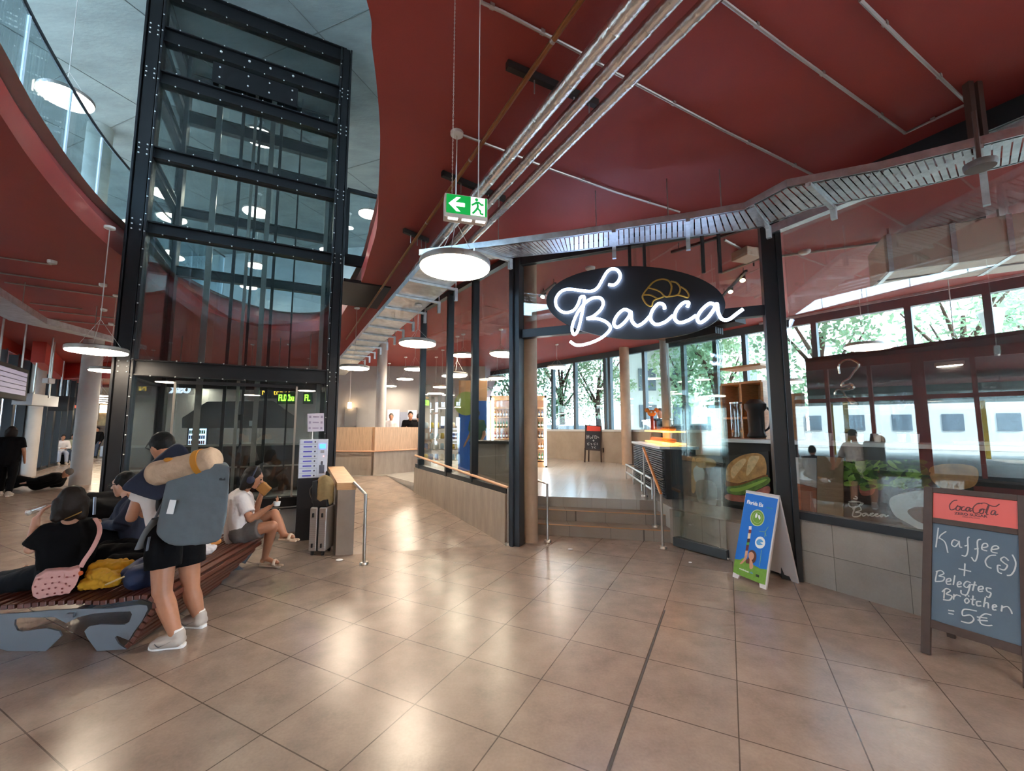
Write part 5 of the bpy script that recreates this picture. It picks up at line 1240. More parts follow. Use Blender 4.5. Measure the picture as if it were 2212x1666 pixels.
for sx in (-.3, .3):
    for dy in (.04, .24):
        MB().box((cxS+sx*wS, sy+dy, .055), (.03, .04, .03)).build('wheel_fork', BLACKM, su); MB().cyl((cxS+sx*wS-.012, sy+dy, .027), (cxS+sx*wS+.012, sy+dy, .027), .026, n=14).build('wheel', BLACKM, su, smooth=True)
for sx in (-.32,): 
    for dy in (.08, .20): MB().cyl((cxS+sx*wS, sy+dy, zhi-.02), (cxS+sx*wS, sy+dy, zhi+.32), .009, n=8).build('handle_tube', GALV, su)
rp = thing('small_backpack', (cxS, sy+.2, zhi), 'olive and black backpack sitting on top of the silver trolley case', 'backpack')
OLV = mat('olive_fabric', '8f7a54', .85, noise=.12, nscale=20)
zk = D(700, 1030, sy).z
mb = MB(); mb.cap((cxS+.02, sy+.13, zhi+.10), (cxS+.02, sy+.13, zk-.10), .115, .11); mb.cap((cxS+.045, sy+.13, zhi+.08), (cxS+.045, sy+.13, zk-.13), .10, .10)
remesh(mb, 'bag_body', OLV, rp, .014, 5, noise=.012, nsize=.08)
mb = MB(); mb.box((cxS+.01, sy+.13, zhi+.052), (.2, .22, .10)); mb.box((cxS-.08, sy+.13, (zhi+zk)/2), (.07, .2, (zk-zhi)*.72)); remesh(mb, 'black_base', BLACKM, rp, .013, 4)
MB().tube(cr([(cxS-.02, sy+.15, zk-.02), (cxS-.13, sy+.13, zk-.12), (cxS-.18, sy+.12, zhi+.2), (cxS-.12, sy+.12, zhi+.06), (cxS-.04, sy+.12, zhi+.02)]), .018, 8, flat=.5).build('shoulder_strap', mat('strap_grey', '6a6460', .8), rp, smooth=True)
MB().tube(cr([(cxS-.02, sy+.25, zk-.02), (cxS-.11, sy+.24, zk-.1), (cxS-.15, sy+.24, zhi+.2), (cxS-.08, sy+.24, zhi+.06)]), .018, 8, flat=.5).build('shoulder_strap', BLACKM, rp, smooth=True)
MB().tube(cr([(cxS+.0, sy+.2, zk-.01), (cxS+.01, sy+.2, zk+.05), (cxS+.05, sy+.2, zk+.0)]), .01, 8).build('grab_loop', BLACKM, rp, smooth=True)

# ---- left hall: display screens, beam, sign, letters for the kiosk reflection
ds_ = thing('departure_display', D(25, 830, 9.6), 'dark departure display hanging by the left window wall', 'display')
a, b, z0_, z1_ = D(-40, 830, 8.6), D(50, 830, 10.6), 0, 0
zt1, zb1 = D(50, 800, 10.6).z, D(50, 866, 10.6).z
MB().wall(a, b, zb1, zt1, .16, 0).build('housing', BLACKM, ds_); 
dn_ = V(((b-a).y, -(b-a).x, 0)).normalized(); dn_ = dn_ if dn_.dot(a) < 0 else -dn_
f_o = dn_*.085
MB().wall(a.lerp(b, .05)+f_o, b.lerp(a, .06)+f_o, zb1+.12, zt1-.1, .01, 0).build('screen', mat('display_glow', '5a5266', .4, emit=(.45, .40, .55), estr=.10), ds_)
mb = MB()
for k in range(1, 5): mb.wall(a.lerp(b, .06)+f_o*1.1, b.lerp(a, .07)+f_o*1.1, zb1+.12+(zt1-zb1-.22)*k/5, zb1+.135+(zt1-zb1-.22)*k/5, .006, 0)
mb.build('row_lines', mat('row_dark', '3a3644', .5), ds_)
for f in (.3, .9): p = a.lerp(b, f); MB().cyl((p.x, p.y, zt1), (p.x, p.y, ZC), .02, n=8).build('hanger_tube', STEEL, ds_)
for px, y, l in ((128, 17.0, 'small dark hanging monitor between the left columns, nearer one'), (143, 19.5, 'small dark hanging monitor between the left columns, farther one')):
    p = D(px, 872, y); t = thing('hanging_monitor', p, l, 'monitor'); MB().box(p, (.55, .12, .62), .5).build('casing', BLACKM, t, bevel=.01); MB().cyl(p+V((0, 0, .3)), V((p.x, p.y, ZC)), .03, n=8).build('hanger_tube', GALV, t)
cb_ = thing('cantilever_beam', D(80, 860, 13.0), 'white boxy beam projecting from the column beside the departure display', 'beam')
p, q = D(48, 862, 12.2), D(108, 868, 14.2); MB().bar(p, q, .4, .34).build('beam_body', mat('beam_grey', 'b4b8bc', .5), cb_); 
for f, px in ((.0, 78), (.5, 112)): p_ = D(px, 800, 13.2); MB().cyl((p_.x, p_.y, D(px, 860, 13.2).z), (p_.x, p_.y, ZC), .025, n=8).build('hanger_tube', STEEL, cb_)
p = D(105, 823, 12.5); t = thing('ceiling_projector', p, 'small white projector box hanging on a tube near the left columns', 'projector'); MB().box(p, (.2, .2, .16)).build('casing', WHT, t, bevel=.02); MB().cyl(p+V((0, 0, .08)), V((p.x, p.y, ZC)), .02, n=8).build('hanger_tube', STEEL, t)
tp_ = D(203, 891, 24); t = thing('toilet_sign', tp_, 'white toilet sign with two dark pictograms hanging in the far left hall', 'sign')
MB().box(tp_, (.56, .05, .95)).build('panel', mat('sign_panel_grey', 'a8a294', .5), t); mb = MB()
for zz in (.22, -.2): mb.lathe(tp_+V((0, -.03, zz+.12)), [(.07, 0), (.07, .01)], 16, axis=(0, -1, 0)); mb.box(tp_+V((0, -.03, zz-.06)), (.2, .01, .2)) if zz > 0 else mb.box(tp_+V((0, -.03, zz-.06)), (.13, .01, .2))
mb.build('pictogram', mat('picto_dark', '2a2620', .6), t); MB().cyl(tp_+V((0, 0, .47)), V((tp_.x, tp_.y, ZC)), .02, n=6).build('hanger_tube', STEEL, t)
kx = D(411, 849, 12.2); kt = thing('kiosk_reflection', kx, 'white mirrored kiosk letters standing in for a reflection in the lower lift glass', 'lettering')  # reversed letters added as an object to imitate a glass reflection
text('letters', 'osk', kx, (-1, 0, 0), (0, 0, 1), .42, mat('letter_white', 'd8dce8', .5, emit=(.8, .85, 1), estr=.5), kt, .02, sx=1.0, bold=.008)
MB().bar(kx+V((.1, .05, -.03)), kx+V((-.85, .05, -.03)), .02, .02).build('carrier_bar', STEEL, kt); MB().cyl(kx+V((-.4, .05, 0)), V((kx.x-.4, kx.y+.05, ZC)), .015, n=6).build('hanger_tube', STEEL, kt)
LEDG = mat('led_green', '5adc1e', .5, emit=(.3, 1, .04), estr=1.6)
for px, s_, l in ((601, 'FLIXbu', 'green glowing bus company letters seen through the lower lift glass'), (657, 'FL', 'short green glowing letters behind the charging locker notice')):
    fx_ = D(px, 866, 12.0); t = thing('bus_company_sign', fx_, l, 'sign'); w_ = 39 if px < 640 else 14
    o = text('letters', s_, fx_, (1, 0, 0), (0, 0, 1), .26, LEDG, t, .01, sx=.60 if px < 640 else .66, bold=.003)
    ww = max(v.co.x for v in o.data.vertices)-fx_.x
    MB().box(fx_+V((ww/2, .06, .08)), (ww+.1, .06, .34)).build('back_plate', BLACKM, t); MB().cyl(fx_+V((ww/2, .06, .2)), V((fx_.x+ww/2, fx_.y+.06, ZC)), .015, n=6).build('hanger_tube', STEEL, t)
ox = D(565, 853, 12.5); t = thing('amber_text_display', ox, 'amber running text display above the green letters behind the lift', 'display'); text('letters', 'N   ten in', ox, (1, 0, 0), (0, 0, 1), .22, mat('led_amber', 'd89a1e', .5, emit=(1, .55, .05), estr=.8), t, .005, sx=1.0); MB().box(ox+V((.45, .05, .06)), (1.1, .05, .34)).build('back_plate', BLACKM, t); MB().cyl(ox+V((.45, .05, .2)), V((ox.x+.45, ox.y+.05, ZC)), .015, n=6).build('hanger_tube', STEEL, t)
# vending fridge seen through the lift
vf = D(424, 945, 12.3); t = thing('vending_fridge', vf, 'small lit vending fridge with rows of bottles seen through the lift glass', 'fridge'); zt = D(424, 918, 12.3).z
MB().box((vf.x, vf.y+.3, zt/2+.2), (.62, .5, zt-.4+.0)).build('casing', BLACKM, t); MB().box((vf.x, vf.y+.04, zt-.42), (.5, .02, .62)).build('lit_front', mat('fridge_glow', 'c8d8f0', .4, emit=(.6, .75, 1), estr=.9), t)
for r_ in range(4):
    mb = MB()
    for k in range(8): mb.box((vf.x-.21+.06*k, vf.y+.02, zt-.66+.15*r_), (.035, .02, .10))
    mb.build('bottle_row', mat('bottles_%d' % (r_ % 3), ('3a7a4a', '8a3a3a', '3a4a8a')[r_ % 3], .4), t)
# ================================================================= BENCH, THINGS ON IT, PEOPLE
BW = mat('bench_wood', '5a2f22', .42, noise=.3, nscale=6, stretch=(8, 8, 8)); BP = mat('bench_plate', '74787e', .42, .35)
bax = V((-.14, .99, 0)).normalized(); BY = 3.40
bench = thing('slatted_bench', (-3.6, 3.6, 0), 'wavy dark wooden slatted bench on grey curved steel side plates', 'bench')
prof = [(-60, 1318), (7, 1317), (50, 1314), (101, 1309), (161, 1306), (215, 1307), (255, 1302), (302, 1295), (322, 1297), (333, 1307), (331, 1320), (320, 1337), (308, 1354), (296, 1373), (286, 1389), (276, 1399)]
pc_ = cr2(prof, 6); pp = []
L_ = 0; last = None
for x, y in pc_:
    p = D(x, y-4, BY); p.z = max(p.z, .028)
    if last is None or (p-last).length > .052: pp.append(p); last = p
mb = MB()
blen = 2.05
for i, p in enumerate(pp):
    a = pp[max(i-1, 0)]; b = pp[min(i+1, len(pp)-1)]; t_ = (b-a).normalized(); nrm = V((t_.z, 0, -t_.x)); 
    if i < len(pp)-9: nrm = -nrm if nrm.z < 0 else nrm
    ln = blen - (max(0, i-(len(pp)-9))*.12)
    mb.bar(p, p+bax*ln, .043, .036, up=nrm if abs(nrm.dot(bax)) < .9 else (0, 0, 1))
mb.build('slats', BW, bench, bevel=.004, seg=1)
OC = lambda x, y: D(x/2.975, 880+y/2.975, BY+.03)
plate = [(-180, 1335), (0, 1330), (100, 1326), (300, 1308), (480, 1298), (700, 1296), (890, 1270), (945, 1275), (950, 1300), (915, 1372), (858, 1450), (826, 1498), (750, 1468), (738, 1480), (760, 1520), (812, 1556), (622, 1573), (560, 1482), (542, 1440), (570, 1410), (640, 1396), (740, 1398), (800, 1398), (830, 1380), (848, 1332), (838, 1313), (750, 1315), (600, 1326), (500, 1350), (425, 1388), (350, 1349), (130, 1353), (95, 1366), (92, 1400), (110, 1435), (142, 1442), (300, 1421), (380, 1440), (395, 1470), (290, 1602), (100, 1602), (40, 1565), (-180, 1500)]
for dd_ in (0, .95, 1.85):
    pts = [OC(x, y)+bax*dd_ for x, y in plate]
    for p in pts: p.z = max(p.z, .002)
    mb = MB().ext(pts, bax*.014); mb.build('side_plate', BP, bench)
for k in (.5, 1.4): 
    mb = MB().bar(D(150, 1325, BY)+bax*(k-.5)-V((0, 0, .02)), D(150, 1325, BY)+bax*(k+.45)-V((0, 0, .02)), .05, .03); mb.build('cross_tie', BP, bench)
def bz(px=None): return .44
SKIN = mat('skin', 'b37c5e', .5, noise=.08, nscale=8); SKIN2 = mat('skin_pale', 'cf9c82', .5, noise=.06, nscale=8)
HAIRB = mat('hair_black', '0c0a09', .6, bump=.12, bscale=60, stretch=(3, 3, 1), spec=.25); HAIRD = mat('hair_dark_brown', '1c130e', .6, bump=.12, bscale=60, stretch=(3, 3, 1), spec=.25); HAIRG = mat('hair_grey', '5c5650', .7)
CB_ = mat('cloth_black', '0a0a0d', .9, spec=.15, noise=.2, nscale=6, bump=.15, bscale=30); CN = mat('cloth_navy', '141a30', .85, noise=.2, nscale=8, bump=.15, bscale=40); CW = mat('cloth_white', 'd9d0cc', .8, bump=.15, bscale=25); CG = mat('cloth_grey', '5a5450', .85, noise=.15, nscale=12)
CJ = mat('cloth_jeans', '3c4658', .85); SHOEW = mat('shoe_offwhite', 'b8ada2', .6); SOLE = mat('shoe_sole', 'f0eeea', .5); CBEI = mat('sandal_beige', 'cdb39a', .7)
EYE = mat('eye_dark', '201814', .25); LIP = mat('lip', '9a5a50', .5)
def hand(mb, wr, d, side, pn, curl=(.4, .5, .4), s=1.0, r=.0085):
    d, side, pn = V(d).normalized(), V(side).normalized(), V(pn).normalized()
    for k in range(4):
        o = side*((k-1.5)*.0185*s); kn = wr+d*(.085*s-abs(k-1.2)*.004)+o
        mb.cap(wr+o*.55, kn, .0145*s, .0125*s, 8)
        p = kn; a = 0.0; f = (.88, 1.0, .95, .74)[k]
        for j, l in enumerate((.042, .027, .021)):
            a += curl[j]; q = p+(d*math.cos(a)+pn*math.sin(a))*l*f*s; mb.cap(p, q, r*s*(1.05-.08*j), r*s*(.97-.08*j), 8); p = q
    t0 = wr+d*.02-side*.022*s; dd_ = (d*.6-side*.75+pn*.35).normalized(); t1_ = t0+dd_*.038*s; t2_ = t1_+(d*.85-side*.25+pn*.4).normalized()*.03*s
    mb.cap(t0, t1_, .0125*s, .0105*s, 8); mb.cap(t1_, t2_, .0105*s, .0085*s, 8)
def human(t, J, skin=SKIN, hair=HAIRB, top=None, bottom=None, sleeve='short', legs='short', shoe=None, vox=.009, hairstyle='short', face=True, hands=True, s=1.0, shirt_loose=.02, curl=(.4, .5, .4), foot_s=1.0, sleeve_f=.72, leg_s=1.0):
    J = {k: V(v) for k, v in J.items()}; f = J['face'].normalized(); u = J.get('up', V((0, 0, 1))); r = f.cross(u).normalized(); u = r.cross(f).normalized(); h = J['head']
    M = Matrix((r, f, u)).transposed()
    mb = MB()
    pel = (J['hl']+J['hr'])/2; ch = (J['sl']+J['sr'])/2; mid = pel.lerp(ch, .5)
    mb.cap(J['hl'], J['hr'], .10*s, .10*s); mb.cap(pel, mid, .125*s, .115*s); mb.cap(mid, ch-(ch-pel).normalized()*.06, .115*s, .12*s)
    for a, b in (('hl', 'sl'), ('hr', 'sr')): mb.cap(J[a], J[b].lerp(ch, .35)-(ch-pel)*.12, .085*s, .085*s)
    mb.cap(J['sl'], J['sr'], .052*s, .052*s); hb = h-u*.07*s-f*.015; mb.cap(ch, hb, .062*s, .05*s)
    mb.sph(h, .1*s, (.78, .96, 1.14), M); mb.sph(h-u*.055*s+f*.03*s, .062*s, (.9, 1, .95), M); mb.sph(h-u*.095*s+f*.062*s, .026*s)
    mb.cap(h+f*.093*s+u*.012*s, h+f*.112*s-u*.022*s, .010*s, .015*s, 8); mb.sph(h+f*.075*s+u*.04*s, .03*s, (1.6, .7, .6), M)
    for q in (-1, 1): mb.sph(h+r*(.078*q*s)-f*.01*s-u*.01*s, .026*s, (.35, .8, 1.25), M)
    for sd in 'lr':
        mb.cap(J['s'+sd], J['e'+sd], .048*s, .04*s); mb.cap(J['e'+sd], J['w'+sd], .041*s, .027*s)
        mb.cap(J['h'+sd], J['k'+sd], .088*s*leg_s, .058*s*leg_s); kn, an = J['k'+sd], J['a'+sd]; cv = kn.lerp(an, .3)
        mb.cap(kn, cv, .056*s*leg_s, .060*s*leg_s); mb.cap(cv, an, .060*s*leg_s, .037*s*leg_s); mb.cap(an, J['t'+sd], .032*s, .02*s); bk = (an-J['t'+sd]); bk.z = 0
        mb.sph(an+bk.normalized()*.03-V((0, 0, .03)), .03*s)
        if hands:
            d = (J['w'+sd]-J['e'+sd]).normalized(); d = J.get('d'+sd, d); side = J.get('side'+sd, d.cross(V((0, 0, 1)))); side = side if side.length > .01 else V((1, 0, 0)); pn = J.get('pn'+sd, V(side).cross(d))
            hand(mb, J['w'+sd], d, side, pn, curl, s)
        else: mb.cap(J['w'+sd], J['w'+sd]+(J['w'+sd]-J['e'+sd]).normalized()*.13*s, .03*s, .022*s)
    body = remesh(mb, 'body', skin, t, vox, 5)
    # hair
    mb = MB()
    mb.sph(h-f*.022*s+u*.03*s, .1*s, (.89, .99, 1.09), M)
    if hairstyle in ('bob', 'long'):
        mb.sph(h-f*.03*s-u*.03*s, .1*s, (1.02, .92, 1.15), M)
        for q in (-1, 0, 1): mb.cap(h+r*(.06*q*s)-f*.045*s, h+r*(.075*q*s)-f*.05*s-u*(.12 if hairstyle == 'bob' else .24)*s, .055*s, .04*s)
    elif hairstyle == 'pony':
        mb.cap(h-f*.08*s+u*.02, h-f*.12*s-u*.18*s, .035*s, .02*s)
    remesh(mb, 'hair', hair, t, vox, 3, noise=.01*s, nsize=.03)
    if face:
        for q in (-1, 1): MB().sph(h+r*(.031*q*s)+f*.088*s+u*.008*s, .010*s, u=10, v=6).build('eye', EYE, body, smooth='all')
        MB().tube([h+r*(-.022*s)+f*.088*s-u*.05*s, h+f*.094*s-u*.051*s, h+r*(.022*s)+f*.088*s-u*.05*s], .0045*s, 6).build('lips', LIP, body, smooth='all')
    g = shirt_loose*s
    if top:
        mb = MB(); mb.cap(pel-(ch-pel).normalized()*.02, mid, .13*s+g, .12*s+g); mb.cap(mid, ch-(ch-pel).normalized()*.06, .12*s+g, .118*s+g)
        for a, b in (('hl', 'sl'), ('hr', 'sr')): mb.cap(J[a]+(ch-pel)*.04, J[b].lerp(ch, .3)-(ch-pel)*.12, .088*s+g, .088*s+g)
        mb.cap(J['sl'], J['sr'], .056*s+g*.8, .056*s+g*.8); mb.cap(ch, ch.lerp(hb, .35), .07*s, .064*s)
        for sd in 'lr':
            e = J['s'+sd].lerp(J['e'+sd], sleeve_f if sleeve == 'short' else 1)
            mb.cap(J['s'+sd], J['s'+sd].lerp(e, .1), .056*s+g*.6, .056*s+g*.6); mb.tube([J['s'+sd], e], [.058*s+g*.7, .055*s+g*.8], 16)
            if sleeve == 'long': mb.cap(J['e'+sd], J['e'+sd], .045*s+g*.4, .045*s+g*.4); mb.tube([J['e'+sd], J['e'+sd].lerp(J['w'+sd], .95)], [.046*s+g*.5, .034*s+g*.4], 16)
        remesh(mb, 'shirt' if sleeve == 'short' else 'jacket', top, t, max(vox, .010), 4, noise=.014*s, nsize=.09)
    if bottom:
        mb = MB(); mb.cap(J['hl'], J['hr'], .112*s+g*.5, .112*s+g*.5); mb.cap(pel, pel.lerp(ch, .22), .13*s, .125*s)
        for sd in 'lr':
            k = J['h'+sd].lerp(J['k'+sd], .62 if legs == 'short' else 1)
            mb.cap(J['h'+sd], J['h'+sd], .1*s+g*.5, .1*s+g*.5); mb.tube([J['h'+sd], k], [.10*s*leg_s+g*.5, (.092*s*leg_s if legs == 'short' else .068*s)+g*.6], 18)
            if legs == 'long': mb.cap(k, k, .066*s+g*.4, .066*s+g*.4); mb.tube([k, J['k'+sd].lerp(J['a'+sd], .93)], [.07*s+g*.4, .056*s+g*.4], 16)
        remesh(mb, 'shorts' if legs == 'short' else 'trousers', bottom, t, max(vox, .010), 4, noise=.012*s, nsize=.08)
    if shoe:
        for sd in 'lr':
            an, to_ = J['a'+sd], J['t'+sd]; d = to_-an; d.z = 0; d.normalize(); n_ = V((-d.y, d.x, 0)); base = J.get('floor'+sd, V((0, 0, min(an.z, to_.z)-.045)))
            z = base.z; heel = V((an.x, an.y, z))-d*.055; toe = V((an.x, an.y, z))+d*.175*foot_s
            mb = MB()
            for q in (-.018, .018): mb.cap(heel+d*.035+n_*q+V((0, 0, .052)), toe-d*.045+n_*q*1.4+V((0, 0, .042)), .042*s, .034*s)
            mb.cap(V((an.x, an.y, z+.06))-d*.012, V((an.x, an.y, z+.10))-d*.012, .052*s, .05*s); mb.cap(V((an.x, an.y, z+.085)), V((an.x, an.y, z+.05))+d*.11, .048*s, .042*s)
            so = remesh(mb, 'shoe', shoe, t, max(vox*.9, .008), 4)
            ol = [heel+n_*.03, heel-d*.012, heel-n_*.03, heel+d*.1-n_*.036, toe-d*.06-n_*.046, toe-d*.01-n_*.025, toe+d*.008, toe-d*.01+n_*.025, toe-d*.06+n_*.046, heel+d*.1+n_*.036]
            MB().prism(cr2([(p.x, p.y) for p in ol], 4, True), z+.002, z+.028).build('sole', SOLE, so, bevel=.004)
    return body
def T3(px, py, y): return D(px, py, y)
# ------------------------------------------------------------ standing man with the big backpack
m1 = thing('person', (-2.78, 3.6, 0), 'standing man in white shirt and black shorts wearing a huge grey backpack', 'person')
hL, hR = D(352, 1188, 3.52), D(400, 1186, 3.78)
hL.z = hR.z = .90
J1 = dict(hl=hL, hr=hR, kl=D(350, 1280, 3.46), kr=D(412, 1272, 3.80), al=G(379, 1399)+V((0, 0, .085)), ar=G(428, 1355)+V((0, 0, .085)), tl=G(338, 1402)+V((0, 0, .035)), tr=G(396, 1352)+V((0, 0, .035)), floorl=V((0, 0, 0)), floorr=V((0, 0, 0)),
          sl=D(316, 1044, 3.52), sr=D(392, 1020, 3.86), el=D(284, 1118, 3.52), er=D(372, 1130, 4.05), wl=D(292, 1078, 3.78), wr=D(330, 1120, 4.0), head=D(350, 967, 3.72), face=(-.80, .30, -.52), up=(-.3, .1, 1))
human(m1, J1, SKIN, HAIRB, CW, CB_, 'short', 'short', SHOEW, .008, 'short', shirt_loose=.022, foot_s=1.05, sleeve_f=.5, leg_s=1.16)
MB().lathe(J1['al']+V((0, 0, -.03)), [(.042, .03), (.044, .06), (.043, .085), (.040, .09)], 20).build('sock', SOLE, m1, smooth=True); MB().lathe(J1['ar']+V((0, 0, -.03)), [(.042, .03), (.044, .06), (.043, .085), (.040, .09)], 20).build('sock', SOLE, m1, smooth=True)
MB().tube([D(322, 955, 3.66), D(314, 968, 3.66), D(330, 975, 3.68)], .004, 6).build('glasses', BLACKM, m1)
# backpack
for sh_ in [o for o in m1.children if o.name.startswith('shoe')]:
    c_ = sum((V(v.co) for v in sh_.data.vertices), V())/len(sh_.data.vertices); mn = min(v.co.y for v in sh_.data.vertices)
    MB().tube(cr([(c_.x-.06, mn-.001, .062), (c_.x-.03, mn-.003, .042), (c_.x+.0, mn-.001, .050), (c_.x+.055, mn+.012, .075)]), [.002+.004*math.sin(math.pi*min(1, i/18)) for i in range(25)], 6, flat=.5).build('side_mark', mat('shoe_mark', '4a4a50', .6), sh_)
bpk = thing('trekking_backpack', D(415, 1180, 3.5), 'huge grey-blue soft backpack on the standing man', 'backpack')
BPM = mat('backpack_grey', '5d676c', .75, noise=.1, nscale=5, bump=.25, bscale=9)
def slab(px, y, th, name, m_, par, vox=.014, sm=6, nz=.012, ns=.14, yb=None, r=.03):
    """cushion with the given outline, its real thickness away from us"""
    pts = [D(x, y_, y) for x, y_ in px]; mb = MB(); c = sum(pts, V())/len(pts)
    d = V((c.x, c.y, 0)).normalized()
    mb.ext(pts, d*th); return remesh(mb, name, m_, par, vox, sm, noise=nz, nsize=ns)
slab(cr2([(372, 1012), (430, 1004), (488, 1004), (497, 1012), (494, 1080), (482, 1150), (468, 1172), (400, 1182), (362, 1176), (340, 1160), (338, 1140), (352, 1080), (362, 1035)], 4, True), 3.30, .34, 'pack_body', BPM, bpk, .014, 8, .024, .2)
MB().ext([D(x, y_, 3.285) for x, y_ in ((367, 1080), (380, 1081), (373, 1111), (359, 1110))], (0, .006, 0)).build('white_tag', WHT, bpk)
lg = [(473, 1034), (478, 1032), (481, 1036), (486, 1032), (486, 1038), (474, 1038)]
MB().ext([D(x, y_, 3.288) for x, y_ in lg], (0, .004, 0)).build('logo_patch', mat('logo_dark', '2a3034', .7), bpk)
MB().tube(cr([D(360, 1040, 3.36), D(345, 1075, 3.40), D(343, 1100, 3.42), D(352, 1112, 3.40)]), .02, 8, flat=.4).build('shoulder_strap', mat('strap_dark', '3a3f44', .8), bpk, smooth=True)
MB().tube(cr([D(338, 1120, 3.38), D(318, 1150, 3.40), D(302, 1185, 3.42)]), .04, 8, flat=.35).build('hip_belt', mat('belt_grey', '747a7e', .8), bpk, smooth=True)
MB().tube([D(323, 1160, 3.38), D(318, 1190, 3.38)], .015, 6, flat=.3).build('hanging_webbing', mat('webbing', '6a7078', .8), bpk)
MB().tube(cr([D(352, 1085, 3.37), D(340, 1110, 3.38), D(326, 1140, 3.39)]), .012, 8, flat=.4).build('webbing_strap', mat('webbing_pale', '9aa6b4', .8), bpk, smooth=True)
# rolled mat and navy bundle
rl = thing('rolled_blanket', D(395, 1008, 3.32), 'beige rolled blanket with an ochre strap lying on top of the grey backpack', 'blanket roll')
a, b = D(336, 1024, 3.33), D(460, 992, 3.36); mb = MB(); dd_ = (b-a).normalized()
mb.tube([a-dd_*.035, a, a.lerp(b, .3), a.lerp(b, .6), b, b+dd_*.035], [.075, .098, .092, .092, .098, .08], 20)
remesh(mb, 'roll', mat('beige_fleece', 'b89c82', .9, noise=.1, nscale=10, bump=.3, bscale=30), rl, .012, 4, noise=.012, nsize=.07)
OCH = mat('ochre_strap', 'b8791e', .7)
p = a.lerp(b, .80); MB().tube([p-dd_*.022, p+dd_*.022], [.103, .103], 24).build('strap', OCH, rl, smooth=True)
p = a.lerp(b, .30)+V((0, -.05, .078)); MB().sph(p, .03, (1.2, .8, .6)).build('strap_end', OCH, rl, smooth='all')
nv = thing('navy_jacket', D(335, 1030, 3.38), 'navy padded jacket slung over the shoulder of the standing man', 'jacket')
slab(cr2([(262, 1055), (300, 1022), (345, 985), (378, 960), (400, 966), (408, 985), (380, 1010), (372, 1050), (345, 1082), (310, 1074), (280, 1064)], 3, True), 3.33, .16, 'padded_body', CN, nv, .012, 6, .01, .1)
# ------------------------------------------------------------ seated woman in black
m2 = thing('person', (-3.7, 3.75, .44), 'seated woman with dark bob in a black T-shirt drinking, pink strap over her shoulder', 'person')
hd = D(157, 1084, 3.66)
J2 = dict(hl=D(120, 1235, 3.68), hr=D(165, 1232, 3.80), kl=D(18, 1262, 3.72), kr=D(0, 1256, 3.95), al=D(-75, 1275, 3.8), ar=D(-85, 1270, 4.0), tl=D(-100, 1265, 3.8), tr=D(-110, 1262, 4.0),
          sl=D(103, 1150, 3.62), sr=D(192, 1136, 3.84), el=D(66, 1186, 3.56), er=D(185, 1195, 4.02), wl=D(78, 1122, 3.66), wr=D(90, 1228, 3.98), head=hd, face=(-.55, .83, -.12), up=(-.1, .1, 1),
          dl=(.25, .35, .9), sidel=(.7, -.5, .1), pnl=(.6, .8, .1))
human(m2, J2, SKIN2, HAIRD, CB_, mat('cloth_charcoal', '15181d', .9, spec=.15, noise=.15, nscale=6), 'short', 'long', None, .008, 'bob', shirt_loose=.026, curl=(.7, .7, .5), sleeve_f=.95)
MB().tube([D(140, 1122, 3.58), D(163, 1112, 3.56), D(176, 1106, 3.60)], .008, 6, flat=.5).build('collar_trim', mat('collar_gold', '8a6a2a', .7), m2)
bt = thing('small_bottle', D(85, 1105, 3.7), 'small clear bottle held by the seated woman', 'bottle')
a, b = D(60, 1108, 3.72), D(113, 1090, 3.74); dd_ = (b-a).normalized(); MB().lathe(a, [(.012, 0), (.026, .01), (.028, .06), (.028, .15), (.016, .19), (.014, .21)], 18, axis=dd_).build('bottle_body', glass_mat('bottle_clear', .12, (.88, .86, .84)), bt, smooth=True)
MB().lathe(a-dd_*.005, [(.02, 0), (.024, .006), (.022, .016)], 16, axis=dd_).build('base_cap', WHT, bt, smooth=True)
pk = thing('crossbody_bag', D(125, 1265, 3.5), 'pale pink crossbody bag with small reddish hearts behind the seated woman', 'bag')
PINK = mat('pink_fabric', 'dba39a', .75, bump=.1, bscale=30)
slab([(92, 1240), (100, 1234), (150, 1232), (172, 1226), (174, 1240), (165, 1265), (150, 1284), (110, 1290), (84, 1296), (70, 1290), (67, 1270), (76, 1250)], 3.47, .12, 'bag_body', PINK, pk, .010, 6, .006, .1)
mb = MB(); hp_ = [(84, 1252), (98, 1262), (113, 1260), (128, 1258), (142, 1261), (92, 1275), (106, 1272), (120, 1270), (134, 1272), (150, 1266), (102, 1284), (118, 1282), (134, 1280), (76, 1268), (80, 1282), (160, 1244), (144, 1247), (128, 1246), (112, 1248)]
for x, y_ in hp_: p = D(x, y_, 3.462); mb.sph(p, .0075, (1.2, .6, .9), u=8, v=6)
mb.build('heart_print', mat('heart_red', '8a4440', .7), pk)
stp = [D(205, 1120, 3.72), D(214, 1135, 3.66), D(214, 1155, 3.62), D(200, 1185, 3.58), D(183, 1210, 3.55), D(174, 1226, 3.53)]
MB().tube(cr(stp), .016, 8, flat=.3).build('strap', PINK, pk, smooth=True)
MB().lathe(D(176, 1238, 3.47), [(.016, 0), (.018, .008), (.012, .012)], 14, axis=(0, -1, 0)).build('orange_charm', mat('charm_orange', 'd05a1e', .6), pk, smooth=True)
yj = thing('yellow_jacket', D(225, 1250, 3.62), 'crumpled mustard yellow jacket lying on the bench beside the pink bag', 'jacket')
YEL = mat('mustard_fabric', 'c08c10', .75, bump=.25, bscale=14)
rnd = random.Random(3)
mb = MB(); mb.cap(D(185, 1262, 3.56), D(262, 1245, 3.62), .05, .06); mb.cap(D(210, 1232, 3.66), D(278, 1226, 3.72), .07, .06); mb.cap(D(178, 1268, 3.50), D(240, 1258, 3.54), .03, .04); mb.cap(D(205, 1240, 3.56), D(250, 1252, 3.52), .05, .045); mb.cap(D(215, 1222, 3.74), D(265, 1220, 3.8), .05, .05)
